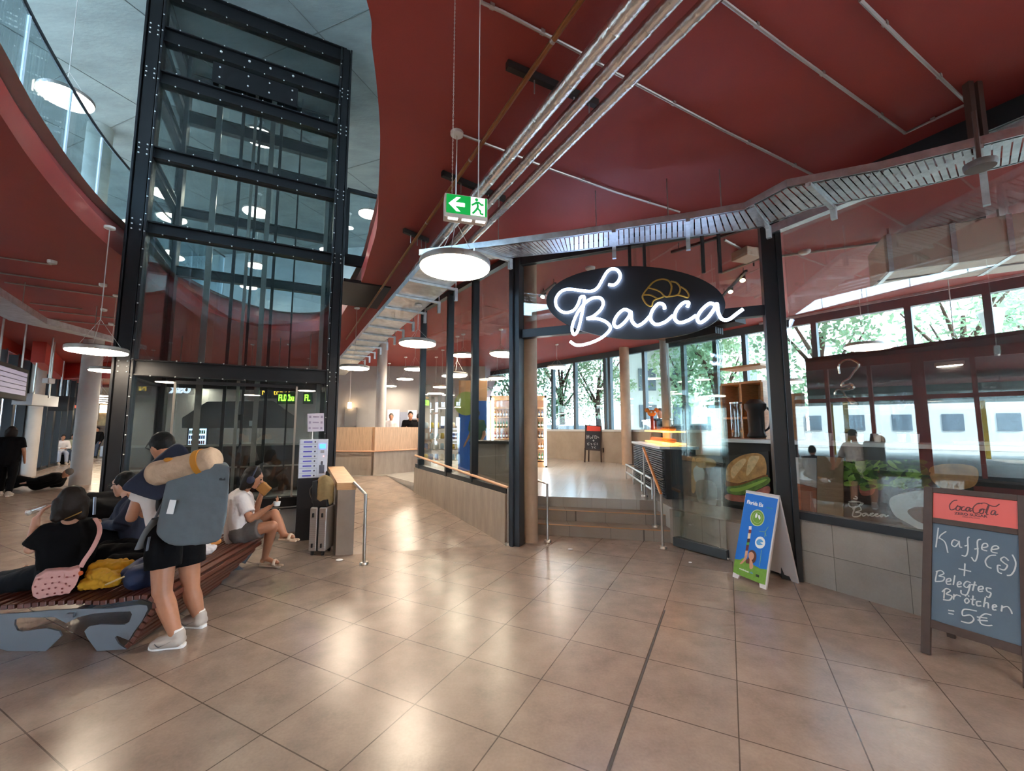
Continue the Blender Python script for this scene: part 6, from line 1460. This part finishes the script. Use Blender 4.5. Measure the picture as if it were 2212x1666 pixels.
remesh(mb, 'jacket_body', YEL, yj, .009, 4, noise=.045, nsize=.05)
MB().tube(cr([D(228, 1264, 3.46), D(245, 1256, 3.45), D(268, 1246, 3.46)]), .007, 6).build('zip_seam', mat('zip_pale', 'c8a878', .7), yj)
nb_ = thing('navy_bag', D(300, 1245, 3.55), 'rounded navy blue drawstring bag on the bench behind the standing man', 'bag')
mb = MB(); mb.cap(D(300, 1248, 3.58), D(325, 1240, 3.66), .10, .10); mb.cap(D(285, 1240, 3.62), D(310, 1225, 3.7), .08, .08); remesh(mb, 'bag_body', mat('navy_nylon', '17284a', .6, bump=.2, bscale=15), nb_, .012, 5, noise=.02, nsize=.08)
wb = thing('white_paper_bag', D(450, 1185, 4.3), 'crumpled white paper bag with a pastry on the bench right of the grey backpack', 'paper bag')
mb = MB(); mb.cap(D(432, 1192, 4.28), D(455, 1186, 4.34), .06, .04); mb.cap(D(445, 1180, 4.34), D(462, 1182, 4.36), .035, .03); remesh(mb, 'bag_body', CW, wb, .009, 3, noise=.03, nsize=.03)
MB().cap(D(458, 1176, 4.36), D(471, 1170, 4.40), .022, .03).build('pastry', ROLL, wb, smooth='all')
# ------------------------------------------------------------ reclining man with glasses
m3 = thing('person', (-3.9, 4.5, .4), 'man with glasses in dark blue clothes leaning back on the far side of the bench', 'person')
J3 = dict(hl=D(285, 1180, 4.25), hr=D(275, 1170, 4.5), kl=D(215, 1160, 4.2), kr=D(200, 1150, 4.5), al=D(160, 1190, 4.3), ar=D(150, 1180, 4.6), tl=D(140, 1190, 4.3), tr=D(130, 1180, 4.6),
          sl=D(292, 1092, 4.25), sr=D(280, 1085, 4.6), el=D(262, 1135, 4.15), er=D(250, 1130, 4.6), wl=D(225, 1133, 4.25), wr=D(215, 1130, 4.55), head=D(268, 1047, 4.45), face=(-.96, -.15, -.12), up=(0, 0, 1))
human(m3, J3, SKIN2, HAIRB, mat('cloth_dark_denim', '182036', .85, noise=.2, nscale=10), CB_, 'long', 'long', BLACKM, .010, 'short', shirt_loose=.024)
h = J3['head']; f = V(J3['face']).normalized()
MB().tube([h+f*.1+V((0, -.05, .012)), h+f*.02+V((0, -.085, .015)), h-f*.03+V((0, -.085, .012))], .004, 6).tube([h+f*.105+V((.0, -.035+.022*math.cos(t), .005+.02*math.sin(t))) for t in [k*.63 for k in range(10)]], .0035, 6, closed=True).build('glasses', BLACKM, m3)
bb = thing('black_holdall', D(240, 1120, 4.9), 'black holdall on the bench behind the woman with the bob', 'bag')
mb = MB(); mb.cap(D(205, 1110, 4.8), D(255, 1112, 5.0), .17, .2); mb.cap(D(200, 1080, 4.9), D(245, 1082, 5.0), .09, .12); remesh(mb, 'bag_body', CB_, bb, .018, 4, noise=.03, nsize=.1)
MB().cyl(D(203, 1112, 4.5), D(205, 1074, 4.5), .012, n=10).build('handle_tube', mat('handle_silver', 'b8c0d0', .35, .6), bb, smooth=True)
dk = thing('dark_coat', D(270, 1195, 3.95), 'black coat spread over the bench between the yellow jacket and the man with glasses', 'coat')
mb = MB(); mb.cap(D(225, 1200, 3.95), D(310, 1195, 4.0), .10, .09); mb.cap(D(235, 1185, 4.1), D(320, 1180, 4.2), .08, .08); mb.cap(D(245, 1215, 3.85), D(310, 1212, 3.9), .07, .07); remesh(mb, 'coat_body', CB_, dk, .014, 4, noise=.04, nsize=.09)
# ------------------------------------------------------------ person with headphones at the bench end
m4 = thing('person', (-3.0, 5.0, .44), 'seated person in white T-shirt and grey shorts with headphones, legs crossed, at the bench end', 'person')
J4 = dict(hl=D(514, 1148, 5.15), hr=D(522, 1152, 4.95), kl=D(592, 1110, 5.15), kr=D(588, 1136, 4.98), al=D(614, 1156, 5.12), ar=D(572, 1206, 5.42), tl=D(634, 1160, 5.10), tr=D(600, 1216, 5.40),
          sl=D(517, 1068, 5.28), sr=D(520, 1076, 4.98), el=D(552, 1105, 5.36), er=D(541, 1122, 4.92), wl=D(565, 1066, 5.25), wr=D(582, 1096, 4.98), head=D(547, 1032, 5.1), face=(.84, .42, -.36), up=(.2, 0, 1))
human(m4, J4, SKIN, HAIRD, CW, CG, 'short', 'short', None, .009, 'bob', shirt_loose=.03, curl=(.6, .6, .4))
for k, (an, to_) in enumerate((('ar', 'tr'), ('al', 'tl'))):
    a, b = J4[an], J4[to_]; d = (b-a); d = d.normalized(); mb = MB(); lo_z = V((0, 0, .05 if k == 0 else .055))
    p0, p1 = a-lo_z-d*.05, b-lo_z*.55+d*.05
    if k == 0: p0.z = p1.z = .016
    mb.cap(p0, p1, .038, .042); sb_ = MB(); n_ = V((-d.y, d.x, 0)).normalized()
    for q in (-.02, .02): sb_.cap(p0+n_*q, p1+n_*q*1.3, .016, .016)
    sb_.tube(cr([b-d*.03-n_*.055-lo_z*.5, b-d*.04+V((0, 0, .025)), b-d*.03+n_*.055-lo_z*.5]), .022, 8, flat=.6); mb.bm.free()
    remesh(sb_, 'sandal', CBEI, m4, .008, 3)
h = J4['head']; f = V(J4['face']).normalized(); u = V((.2, 0, 1)).normalized(); r = f.cross(u).normalized(); u = r.cross(f)
hpn = MB().tube([h+r*(.098*math.cos(t))+u*(.132*math.sin(t))-f*.01 for t in [math.pi*k/14 for k in range(15)]], .010, 8).build('headphone_band', mat('headphone_dark', '23263a', .5), m4, smooth=True)
for q in (-1, 1): MB().lathe(h+r*(.088*q)-u*.012-f*.01, [(.03, 0), (.043, .006), (.043, .024), (.03, .03)], 20, axis=r*q).build('ear_cup', mat('headphone_dark', '23263a', .5), m4, smooth=True)
cp_ = thing('paper_cup', D(590, 1086, 5.0), 'small pale drink cup held by the person with headphones', 'cup'); p = J4['wr']+V((.085, .0, .015)); MB().lathe(p, [(.03, 0), (.032, .004), (.038, .05)], 18).build('cup_body', WHT, cp_, smooth=True)
pb = thing('paper_sleeve', D(570, 1055, 5.2), 'brown paper bag held up at the mouth by the person with headphones', 'paper bag'); p = D(570, 1056, 5.16)
mb = MB().box(p, (.13, .05, .12), Euler((0, .7, 0))); remesh(mb, 'bag_body', mat('kraft_paper', 'a8763e', .8, bump=.2, bscale=30), pb, .009, 2, noise=.01, nsize=.03)
# ------------------------------------------------------------ small background figures
def stand(p, fdir, s=1.0, lean=0.0, stride=.12):
    p = V(p); f = V((fdir[0], fdir[1], 0)).normalized(); r = f.cross(V((0, 0, 1))); z = V((0, 0, 1))
    return dict(hl=p-r*.09*s+z*.9*s, hr=p+r*.09*s+z*.9*s, kl=p-r*.1*s+f*(.05+stride*.5)*s+z*.49*s, kr=p+r*.1*s+f*.02+z*.49*s, al=p-r*.1*s+f*stride+z*.085*s, ar=p+r*.1*s-f*stride+z*.085*s, tl=p-r*.12*s+f*(stride+.17)+z*.04, tr=p+r*.12*s+f*(.17-stride)+z*.04,
                sl=p-r*.19*s+f*lean+z*1.42*s, sr=p+r*.19*s+f*lean+z*1.42*s, el=p-r*.26*s+f*(lean-.02)+z*1.12*s, er=p+r*.26*s+f*(lean-.02)+z*1.12*s, wl=p-r*.25*s+f*(lean+.14)+z*.9*s, wr=p+r*.25*s+f*(lean+.14)+z*.9*s, head=p+f*(.05+lean*1.2)+z*1.63*s, face=f+V((0, 0, -.15)))
def sit(p, fdir, s=1.0, lean=.1, seat=.45):
    p = V(p); f = V((fdir[0], fdir[1], 0)).normalized(); r = f.cross(V((0, 0, 1))); z = V((0, 0, 1))
    return dict(hl=p-r*.09*s+z*(seat+.1), hr=p+r*.09*s+z*(seat+.1), kl=p-r*.12*s+f*.42*s+z*(seat+.08), kr=p+r*.12*s+f*.42*s+z*(seat+.08), al=p-r*.12*s+f*.5*s+z*.085, ar=p+r*.12*s+f*.42*s+z*.085, tl=p-r*.12*s+f*.68*s+z*.04, tr=p+r*.12*s+f*.6*s+z*.04,
                sl=p-r*.19*s+f*lean+z*(seat+.6*s), sr=p+r*.19*s+f*lean+z*(seat+.6*s), el=p-r*.24*s+f*(lean+.12)+z*(seat+.32), er=p+r*.24*s+f*(lean+.12)+z*(seat+.32), wl=p-r*.08*s+f*(lean+.3)+z*(seat+.3), wr=p+r*.08*s+f*(lean+.3)+z*(seat+.3), head=p+f*(lean+.1)+z*(seat+.82*s), face=f+V((0, 0, -.35)))
def fig(label, J, base, **k):
    t = thing('person', base, label, 'person'); human(t, J, vox=k.pop('vox', .02), face=k.pop('face', False), hands=False, **k); return t
p = G(8, 1072); fig('standing person dressed all in black at the left edge, seen from behind', stand(p, (-.6, .8), 1.0), p, top=CB_, bottom=CB_, legs='long', shoe=SHOEW, hair=HAIRD, vox=.014, hairstyle='bob')
for px, py, l, tp, bt_ in ((92, 1004, 'dark-clothed person crouched on a seat beside the left window columns', CB_, CG), (128, 1003, 'seated person in white clothes beside the left window columns', CW, mat('cloth_pale_blue', 'a8aec0', .8)), (150, 998, 'seated person half hidden behind the large white column', mat('cloth_sage', 'a8a890', .8), CJ)):
    p = G(px, py); fig(l, sit(p, (.8, -.5)), p, top=tp, bottom=bt_, legs='long', sleeve='long', shoe=SHOEW, hair=HAIRD, vox=.022)
    st_ = thing('seat_block', p, 'low dark seat under the %s' % {92: 'crouched dark-clothed person', 128: 'person in white clothes', 150: 'half hidden seated person'}[px], 'seat'); MB().box(p+V((-.05, .05, .22)), (.5, .5, .44), .5).build('seat', CB_, st_, bevel=.02)
p = G(75, 1060); q = V((.45, .15, 0))
t = thing('person', p, 'person with grey hair lying on the floor in dark clothes near the left edge', 'person')
f = V((.94, .34, 0)); r = V((-.34, .94, 0)); z = V((0, 0, 1))
JL = dict(hl=p+z*.2, hr=p+r*.2+z*.16, kl=p-f*.4+z*.36-r*.1, kr=p-f*.4+z*.2+r*.3, al=p-f*.75+z*.08-r*.1, ar=p-f*.72+z*.08+r*.3, tl=p-f*.9+z*.07-r*.1, tr=p-f*.88+z*.07+r*.3, sl=p+f*.45+z*.38-r*.1, sr=p+f*.45+z*.28+r*.22, el=p+f*.2+z*.3-r*.25, er=p+f*.3+z*.1+r*.4, wl=p-f*.05+z*.25-r*.25, wr=p+f*.1+z*.06+r*.4, head=p+f*.66+z*.46, face=(-.7, -.6, .2), up=(.7, .3, .6))
human(t, JL, SKIN2, HAIRG, CB_, CB_, 'long', 'long', BLACKM, .016, 'short', face=False, hands=False, shirt_loose=.05)
p = G(206, 990); fig('person in black jumper and jeans walking with a trolley case, far left hall', stand(p, (.2, -1)), p, top=CB_, bottom=CJ, legs='long', sleeve='long', shoe=BLACKM, hair=HAIRB, vox=.024)
for dx, l in ((.55, 'pale trolley case beside the walking person in black'), (1.1, 'grey trolley case right of the pale one in the far left hall')):
    t = thing('trolley_case', p+V((dx, 0, 0)), l, 'suitcase'); MB().box(p+V((dx, 0, .38)), (.42, .28, .62)).build('shell', mat('case_%s' % ('pale' if dx < 1 else 'grey'), '9a9ea8' if dx < 1 else '6a625a', .5), t, bevel=.04)
    MB().tube([p+V((dx-.12, .05, .68)), p+V((dx-.12, .05, 1.05)), p+V((dx+.12, .05, 1.05)), p+V((dx+.12, .05, .68))], .015, 6).build('pull_handle', STEEL, t)
    for sx in (-.15, .15): MB().cyl(p+V((dx+sx-.02, 0, .04)), p+V((dx+sx+.02, 0, .04)), .04, n=10).build('wheel', BLACKM, t)
p = G(243, 985); fig('person in white top and black trousers beside the left lift post', stand(p, (.1, 1)), p, top=CW, bottom=CB_, legs='long', shoe=BLACKM, hair=HAIRD, vox=.024)
p = D(886, 925, 14.4); p.z = .5; J = stand(p, (.25, -1), 1.0, .34); J['wl'] = p+V((.45, -.75, 1.22)); J['wr'] = p+V((.05, -.8, 1.22)); fig('person in black shirt leaning over the boarded counter', J, p, top=CB_, bottom=CB_, legs='long', shoe=BLACKM, hair=HAIRB, vox=.018)
p = D(845, 925, 15.8); p.z = .5; fig('person in white shirt behind the boarded counter in front of the posters', stand(p, (.2, -1), 1.0, .05), p, top=CW, bottom=CJ, legs='long', shoe=BLACKM, hair=HAIRG, vox=.022)
p = D(906, 925, 13.0); p.z = .5; fig('dark-haired person at the counter beside the end of the ramp glazing', sit(p, (-.3, 1), 1.0, .1, .72), p, top=CB_, bottom=CJ, legs='long', shoe=BLACKM, hair=HAIRD, vox=.022)
p = D(1030, 950, 10.3); p.z = .5; fig('shop visitor in dark green top behind the ramp glazing', stand(p, (-.5, -.6), .95), p, top=mat('cloth_green', '1f4a32', .85), bottom=CB_, legs='long', shoe=BLACKM, hair=HAIRD, vox=.02)
p = D(1428, 930, 10.9); p.z = .5; fig('shop worker in black behind the pastry display', stand(p, (-.6, -.8), .98), p, top=CB_, bottom=CB_, legs='long', shoe=BLACKM, hair=HAIRG, vox=.02)
# ================================================================= OUTSIDE
GRD = mat('pale_paving', 'b4b0a8', .8, noise=.1, nscale=.6)
g_ = struct('ground_outside', MB().box((0, 20, -.42), (300, 260, .2)), GRD)
struct('ground_terrace', MB().prism([(-.7, 20.6), (4.2, 14.7), (11.1, 5.5), (13, 4), (60, 4), (60, 70), (-1, 70)], -.3, .42), GRD)
struct('wall_rear', MB().wall((13, -9), (-9.6, -9), 0, ZC, .2), mat('rear_plaster', '6e6763', .8))
LEAF = mat('tree_leaves', '86a381', .7, noise=.4, nscale=2.5); LEAF2 = mat('tree_leaves_pale', 'a6bd98', .7, noise=.4, nscale=2.5); BARK = mat('bark', '4a3c30', .9, noise=.3, nscale=4)  # greens paled and blued, outdoor haze put into the leaf colour
for m_ in (LEAF, LEAF2):
    nt_ = m_.node_tree; b_ = nt_.nodes['Principled BSDF']; tr_b = nt_.nodes.new('ShaderNodeBsdfTranslucent'); mxs = nt_.nodes.new('ShaderNodeMixShader'); mxs.inputs[0].default_value = .55
    nt_.links.new(b_.inputs['Base Color'].links[0].from_socket, tr_b.inputs[0]); nt_.links.new(b_.outputs[0], mxs.inputs[1]); nt_.links.new(tr_b.outputs[0], mxs.inputs[2]); nt_.links.new(mxs.outputs[0], nt_.nodes['Material Output'].inputs[0])
def crown_mesh(seed, n, leafs=.26):
    r = random.Random(seed); mb = MB(); cl = []
    for i in range(34):
        a, z = r.uniform(0, 6.283), r.uniform(-1, 1); q = math.sqrt(1-z*z)*r.uniform(.45, 1)
        cl.append((V((q*math.cos(a)*1.9, q*math.sin(a)*1.9, z*2.4)), r.uniform(.35, .75)))
    for i in range(n):
        c, s = cl[i % len(cl)]; p = c+V((r.gauss(0, s*.6), r.gauss(0, s*.6), r.gauss(0, s*.6)))
        u = V((r.uniform(-1, 1), r.uniform(-1, 1), r.uniform(-1, 1))).normalized(); w = u.orthogonal().normalized(); k = leafs*r.uniform(.5, 1)
        mb.face([p-u*k*.5, p+w*k*.28, p+u*k*.5, p-w*k*.28])
    return mb
trunk = None; crowns = None
TREES = [((3.2, 27, .42), 1.2, 'tall leafy tree outside the leftmost far shop window', 0), ((4.9, 23.5, .42), 1.0, 'leafy tree outside behind the small chalkboard', 1), ((0.4, 31, .42), 1.4, 'broad tree far outside beyond the drinks fridge', 0),
 ((10.4, 21.0, .42), 1.1, 'leafy tree outside behind the pastry display', 1), ((13.4, 18.0, .42), 1.3, 'tall tree outside in the right window, left of the bright sky gap', 0), ((17.6, 16.0, .42), 1.35, 'big tree outside in the upper right window, right of the sky gap', 0), ((12.5, 30, .42), 1.5, 'pale tree in the distance between the far windows', 1), ((27, 21, .42), 1.7, 'distant pale tree at the right edge of the window view', 1)]
cm = [crown_mesh(3, 2300).build('crown', LEAF, None), crown_mesh(8, 2300).build('crown', LEAF2, None)]
tm_ = MB().tube([(0, 0, 0), (.05, .02, 1.2), (.0, .1, 2.4), (.05, .0, 4.2)], [.2, .16, .13, .05], 10)
for a in range(6): tm_.tube([(0, .05, 2.0+.25*a), (math.cos(a*1.1)*.7, math.sin(a*1.1)*.7, 3.0+.28*a), (math.cos(a*1.1)*1.3, math.sin(a*1.1)*1.3, 4.0+.25*a)], [.08, .05, .02], 6)
tmo = tm_.build('trunk', BARK, None, smooth=True)
for i, (p, s, l, k) in enumerate(TREES):
    t = thing('tree', p, l, 'tree', rz=i*1.3)
    for src, off in ((cm[k], 4.3), (tmo, 0)):
        o = bpy.data.objects.new(src.name, src.data); COL.objects.link(o); o.parent = t; o.location = (0, 0, off*s); o.scale = (s, s, s)
for o in cm+[tmo]: bpy.data.objects.remove(o)
# pale building, parked cars, street lamp
bw = thing('pale_building', (16, 34, .42), 'pale building outside behind the trees and the folding glass door', 'building')
PW_ = mat('pale_facade', 'd2d4d2', .8); WD = mat('window_dark', '5a6874', .2)
MB().box((17, 36, 4.2), (16, 8, 7.6)).build('facade', PW_, bw)
for k in range(6):
    for z in (2.6, 5.4): f = MB().box((10.4+2.6*k, 31.97, z), (1.3, .1, 1.7)).build('window', WD, bw)
MB().box((17, 36, 8.15), (16.6, 8.6, .3)).build('roof', mat('roof_grey', '8a8c8e', .7), bw)
def car(p, rz, col, l):
    t = thing('car', (0, 0, 0), l, 'car')
    side = [(-2.1, .35), (-2.12, .75), (-1.9, .95), (-1.2, 1.02), (-.6, 1.45), (.9, 1.47), (1.6, 1.05), (2.05, .92), (2.12, .5), (2.05, .32)]
    MB().ext([(x, -.85, z) for x, z in side], (0, 1.7, 0)).build('body', mat('car_'+col, col, .25, coat=.6), t, bevel=.08, seg=3)
    gl = [(-1.05, 1.03), (-.55, 1.38), (.85, 1.40), (1.4, 1.05)]
    for y in (-.862, .842): MB().ext([(x, y, z) for x, z in gl], (0, .02, 0)).build('side_window', WD, t)
    for x in (-1.35, 1.35):
        for y in (-.86, .66): MB().cyl((x, y, .32), (x, y+.2, .32), .32, n=20).build('wheel', BLACKM, t, smooth=True)
    t.location = p; t.rotation_euler = (0, 0, rz)
    return t
car(V((2.6, 21.5, .42)), .3, 'd8dade', 'white car parked outside the left far window'); car(V((7.8, 18.2, .42)), -.6, 'c8ccd2', 'silver car parked outside behind the pastry display')
lp_ = thing('street_lamp', (17.5, 11.3, .42), 'white street lamp outside the right window among the leaves', 'street lamp')
c = D(2142, 690, 12.2); MB().cyl((c.x, c.y, .42), (c.x, c.y, c.z-.35), .06, n=10).build('pole', GALV, lp_, smooth=True)
MB().lathe((c.x, c.y, c.z-.4), [(.16, 0), (.28, .6), (.34, .64), (.1, .75)], 20).build('lantern', WHT, lp_, smooth=True)
lp_ = thing('lattice_tower', D(2190, 700, 40), 'distant white lattice tower at the right edge of the window view', 'tower')
c = D(2190, 700, 40); mb = MB()
for x in (-.8, .8):
    for y in (-.8, .8): mb.box((c.x+x, c.y+y, 9), (.25, .25, 19))
for k in range(12): mb.box((c.x, c.y, 1.5+1.5*k), (1.8, 1.8, .5))
mb.build('lattice', mat('tower_white', 'd8dce0', .6), lp_)
# bus station to the left: platform roofs, posts, white building
ROOF = mat('platform_roof', '6f8480', .6); YP = mat('yellow_post', 'd8a81e', .5)
for k, (x, l) in enumerate(((-22, 'green-grey bus platform roof nearest the left facade'), (-31, 'green-grey bus platform roof farther from the left facade'))):
    t = thing('platform_roof', (x, 2, 0), l, 'shelter'); MB().prism([(x-2.6, -26), (x+2.6, -26), (x+2.6, 14), (x-2.6, 14)], 3.5, 3.85).build('roof', ROOF, t)
    for i in range(5): MB().box((x, -22+8*i, 1.55), (.22, .22, 3.9)).build('post', YP, t)
sb2 = thing('station_building', (-44, -4, 0), 'long white building across the bus station', 'building')
MB().box((-47, -6, 2.7), (6, 50, 6)).build('facade', PW_, sb2)
for k in range(14): MB().box((-43.95, -28+3.4*k, 2.2), (.12, 1.4, 1.5)).build('window', WD, sb2)

su_ = bpy.data.lights.new('sun', 'SUN'); su_.energy = 3.0; su_.angle = .02; su_.color = (1, .95, .88); so_ = bpy.data.objects.new('sun', su_); COL.objects.link(so_)
so_.rotation_euler = V((.45, -.5, .75)).to_track_quat('Z', 'Y').to_euler()
# ================================================================= CAMERA, WORLD, LIGHT
cam = bpy.data.cameras.new('camera'); co = bpy.data.objects.new('camera', cam); COL.objects.link(co)
cam.sensor_fit = 'HORIZONTAL'; cam.sensor_width = 36; cam.lens = 36*FP/2212; cam.clip_start = .05; cam.clip_end = 300
co.location = CAM; co.rotation_euler = (math.pi/2+PIT, 0, 0); SC.camera = co
w = bpy.data.worlds.new('sky'); SC.world = w; w.use_nodes = True; nt = w.node_tree
bg = nt.nodes['Background']
sky = nt.nodes.new('ShaderNodeTexSky'); sky.sky_type = 'PREETHAM' if False else 'HOSEK_WILKIE'
sky.sun_direction = V((.5, .3, .8)).normalized(); sky.turbidity = 6
mx = nt.nodes.new('ShaderNodeMix'); mx.data_type = 'RGBA'; mx.inputs[0].default_value = .75
nt.links.new(sky.outputs[0], mx.inputs[6]); mx.inputs[7].default_value = (.55, .78, 1.0, 1)
nt.links.new(mx.outputs[2], bg.inputs[0]); bg.inputs[1].default_value = SKY
vs = SC.view_settings; SC.display_settings.display_device = 'sRGB'
vs.view_transform = 'Standard'; vs.look = 'None'; vs.gamma = 1; vs.use_curve_mapping = False; vs.exposure = EXPO
cy_ = SC.cycles
cy_.use_denoising = True; cy_.denoiser = 'OPENIMAGEDENOISE'
cy_.max_bounces = 6; cy_.diffuse_bounces = 4; cy_.glossy_bounces = 3; cy_.transmission_bounces = 4; cy_.transparent_max_bounces = 20
cy_.sample_clamp_indirect = 6; cy_.caustics_reflective = False; cy_.caustics_refractive = False
cy_.use_adaptive_sampling = True; cy_.adaptive_threshold = .08; cy_.adaptive_min_samples = 12
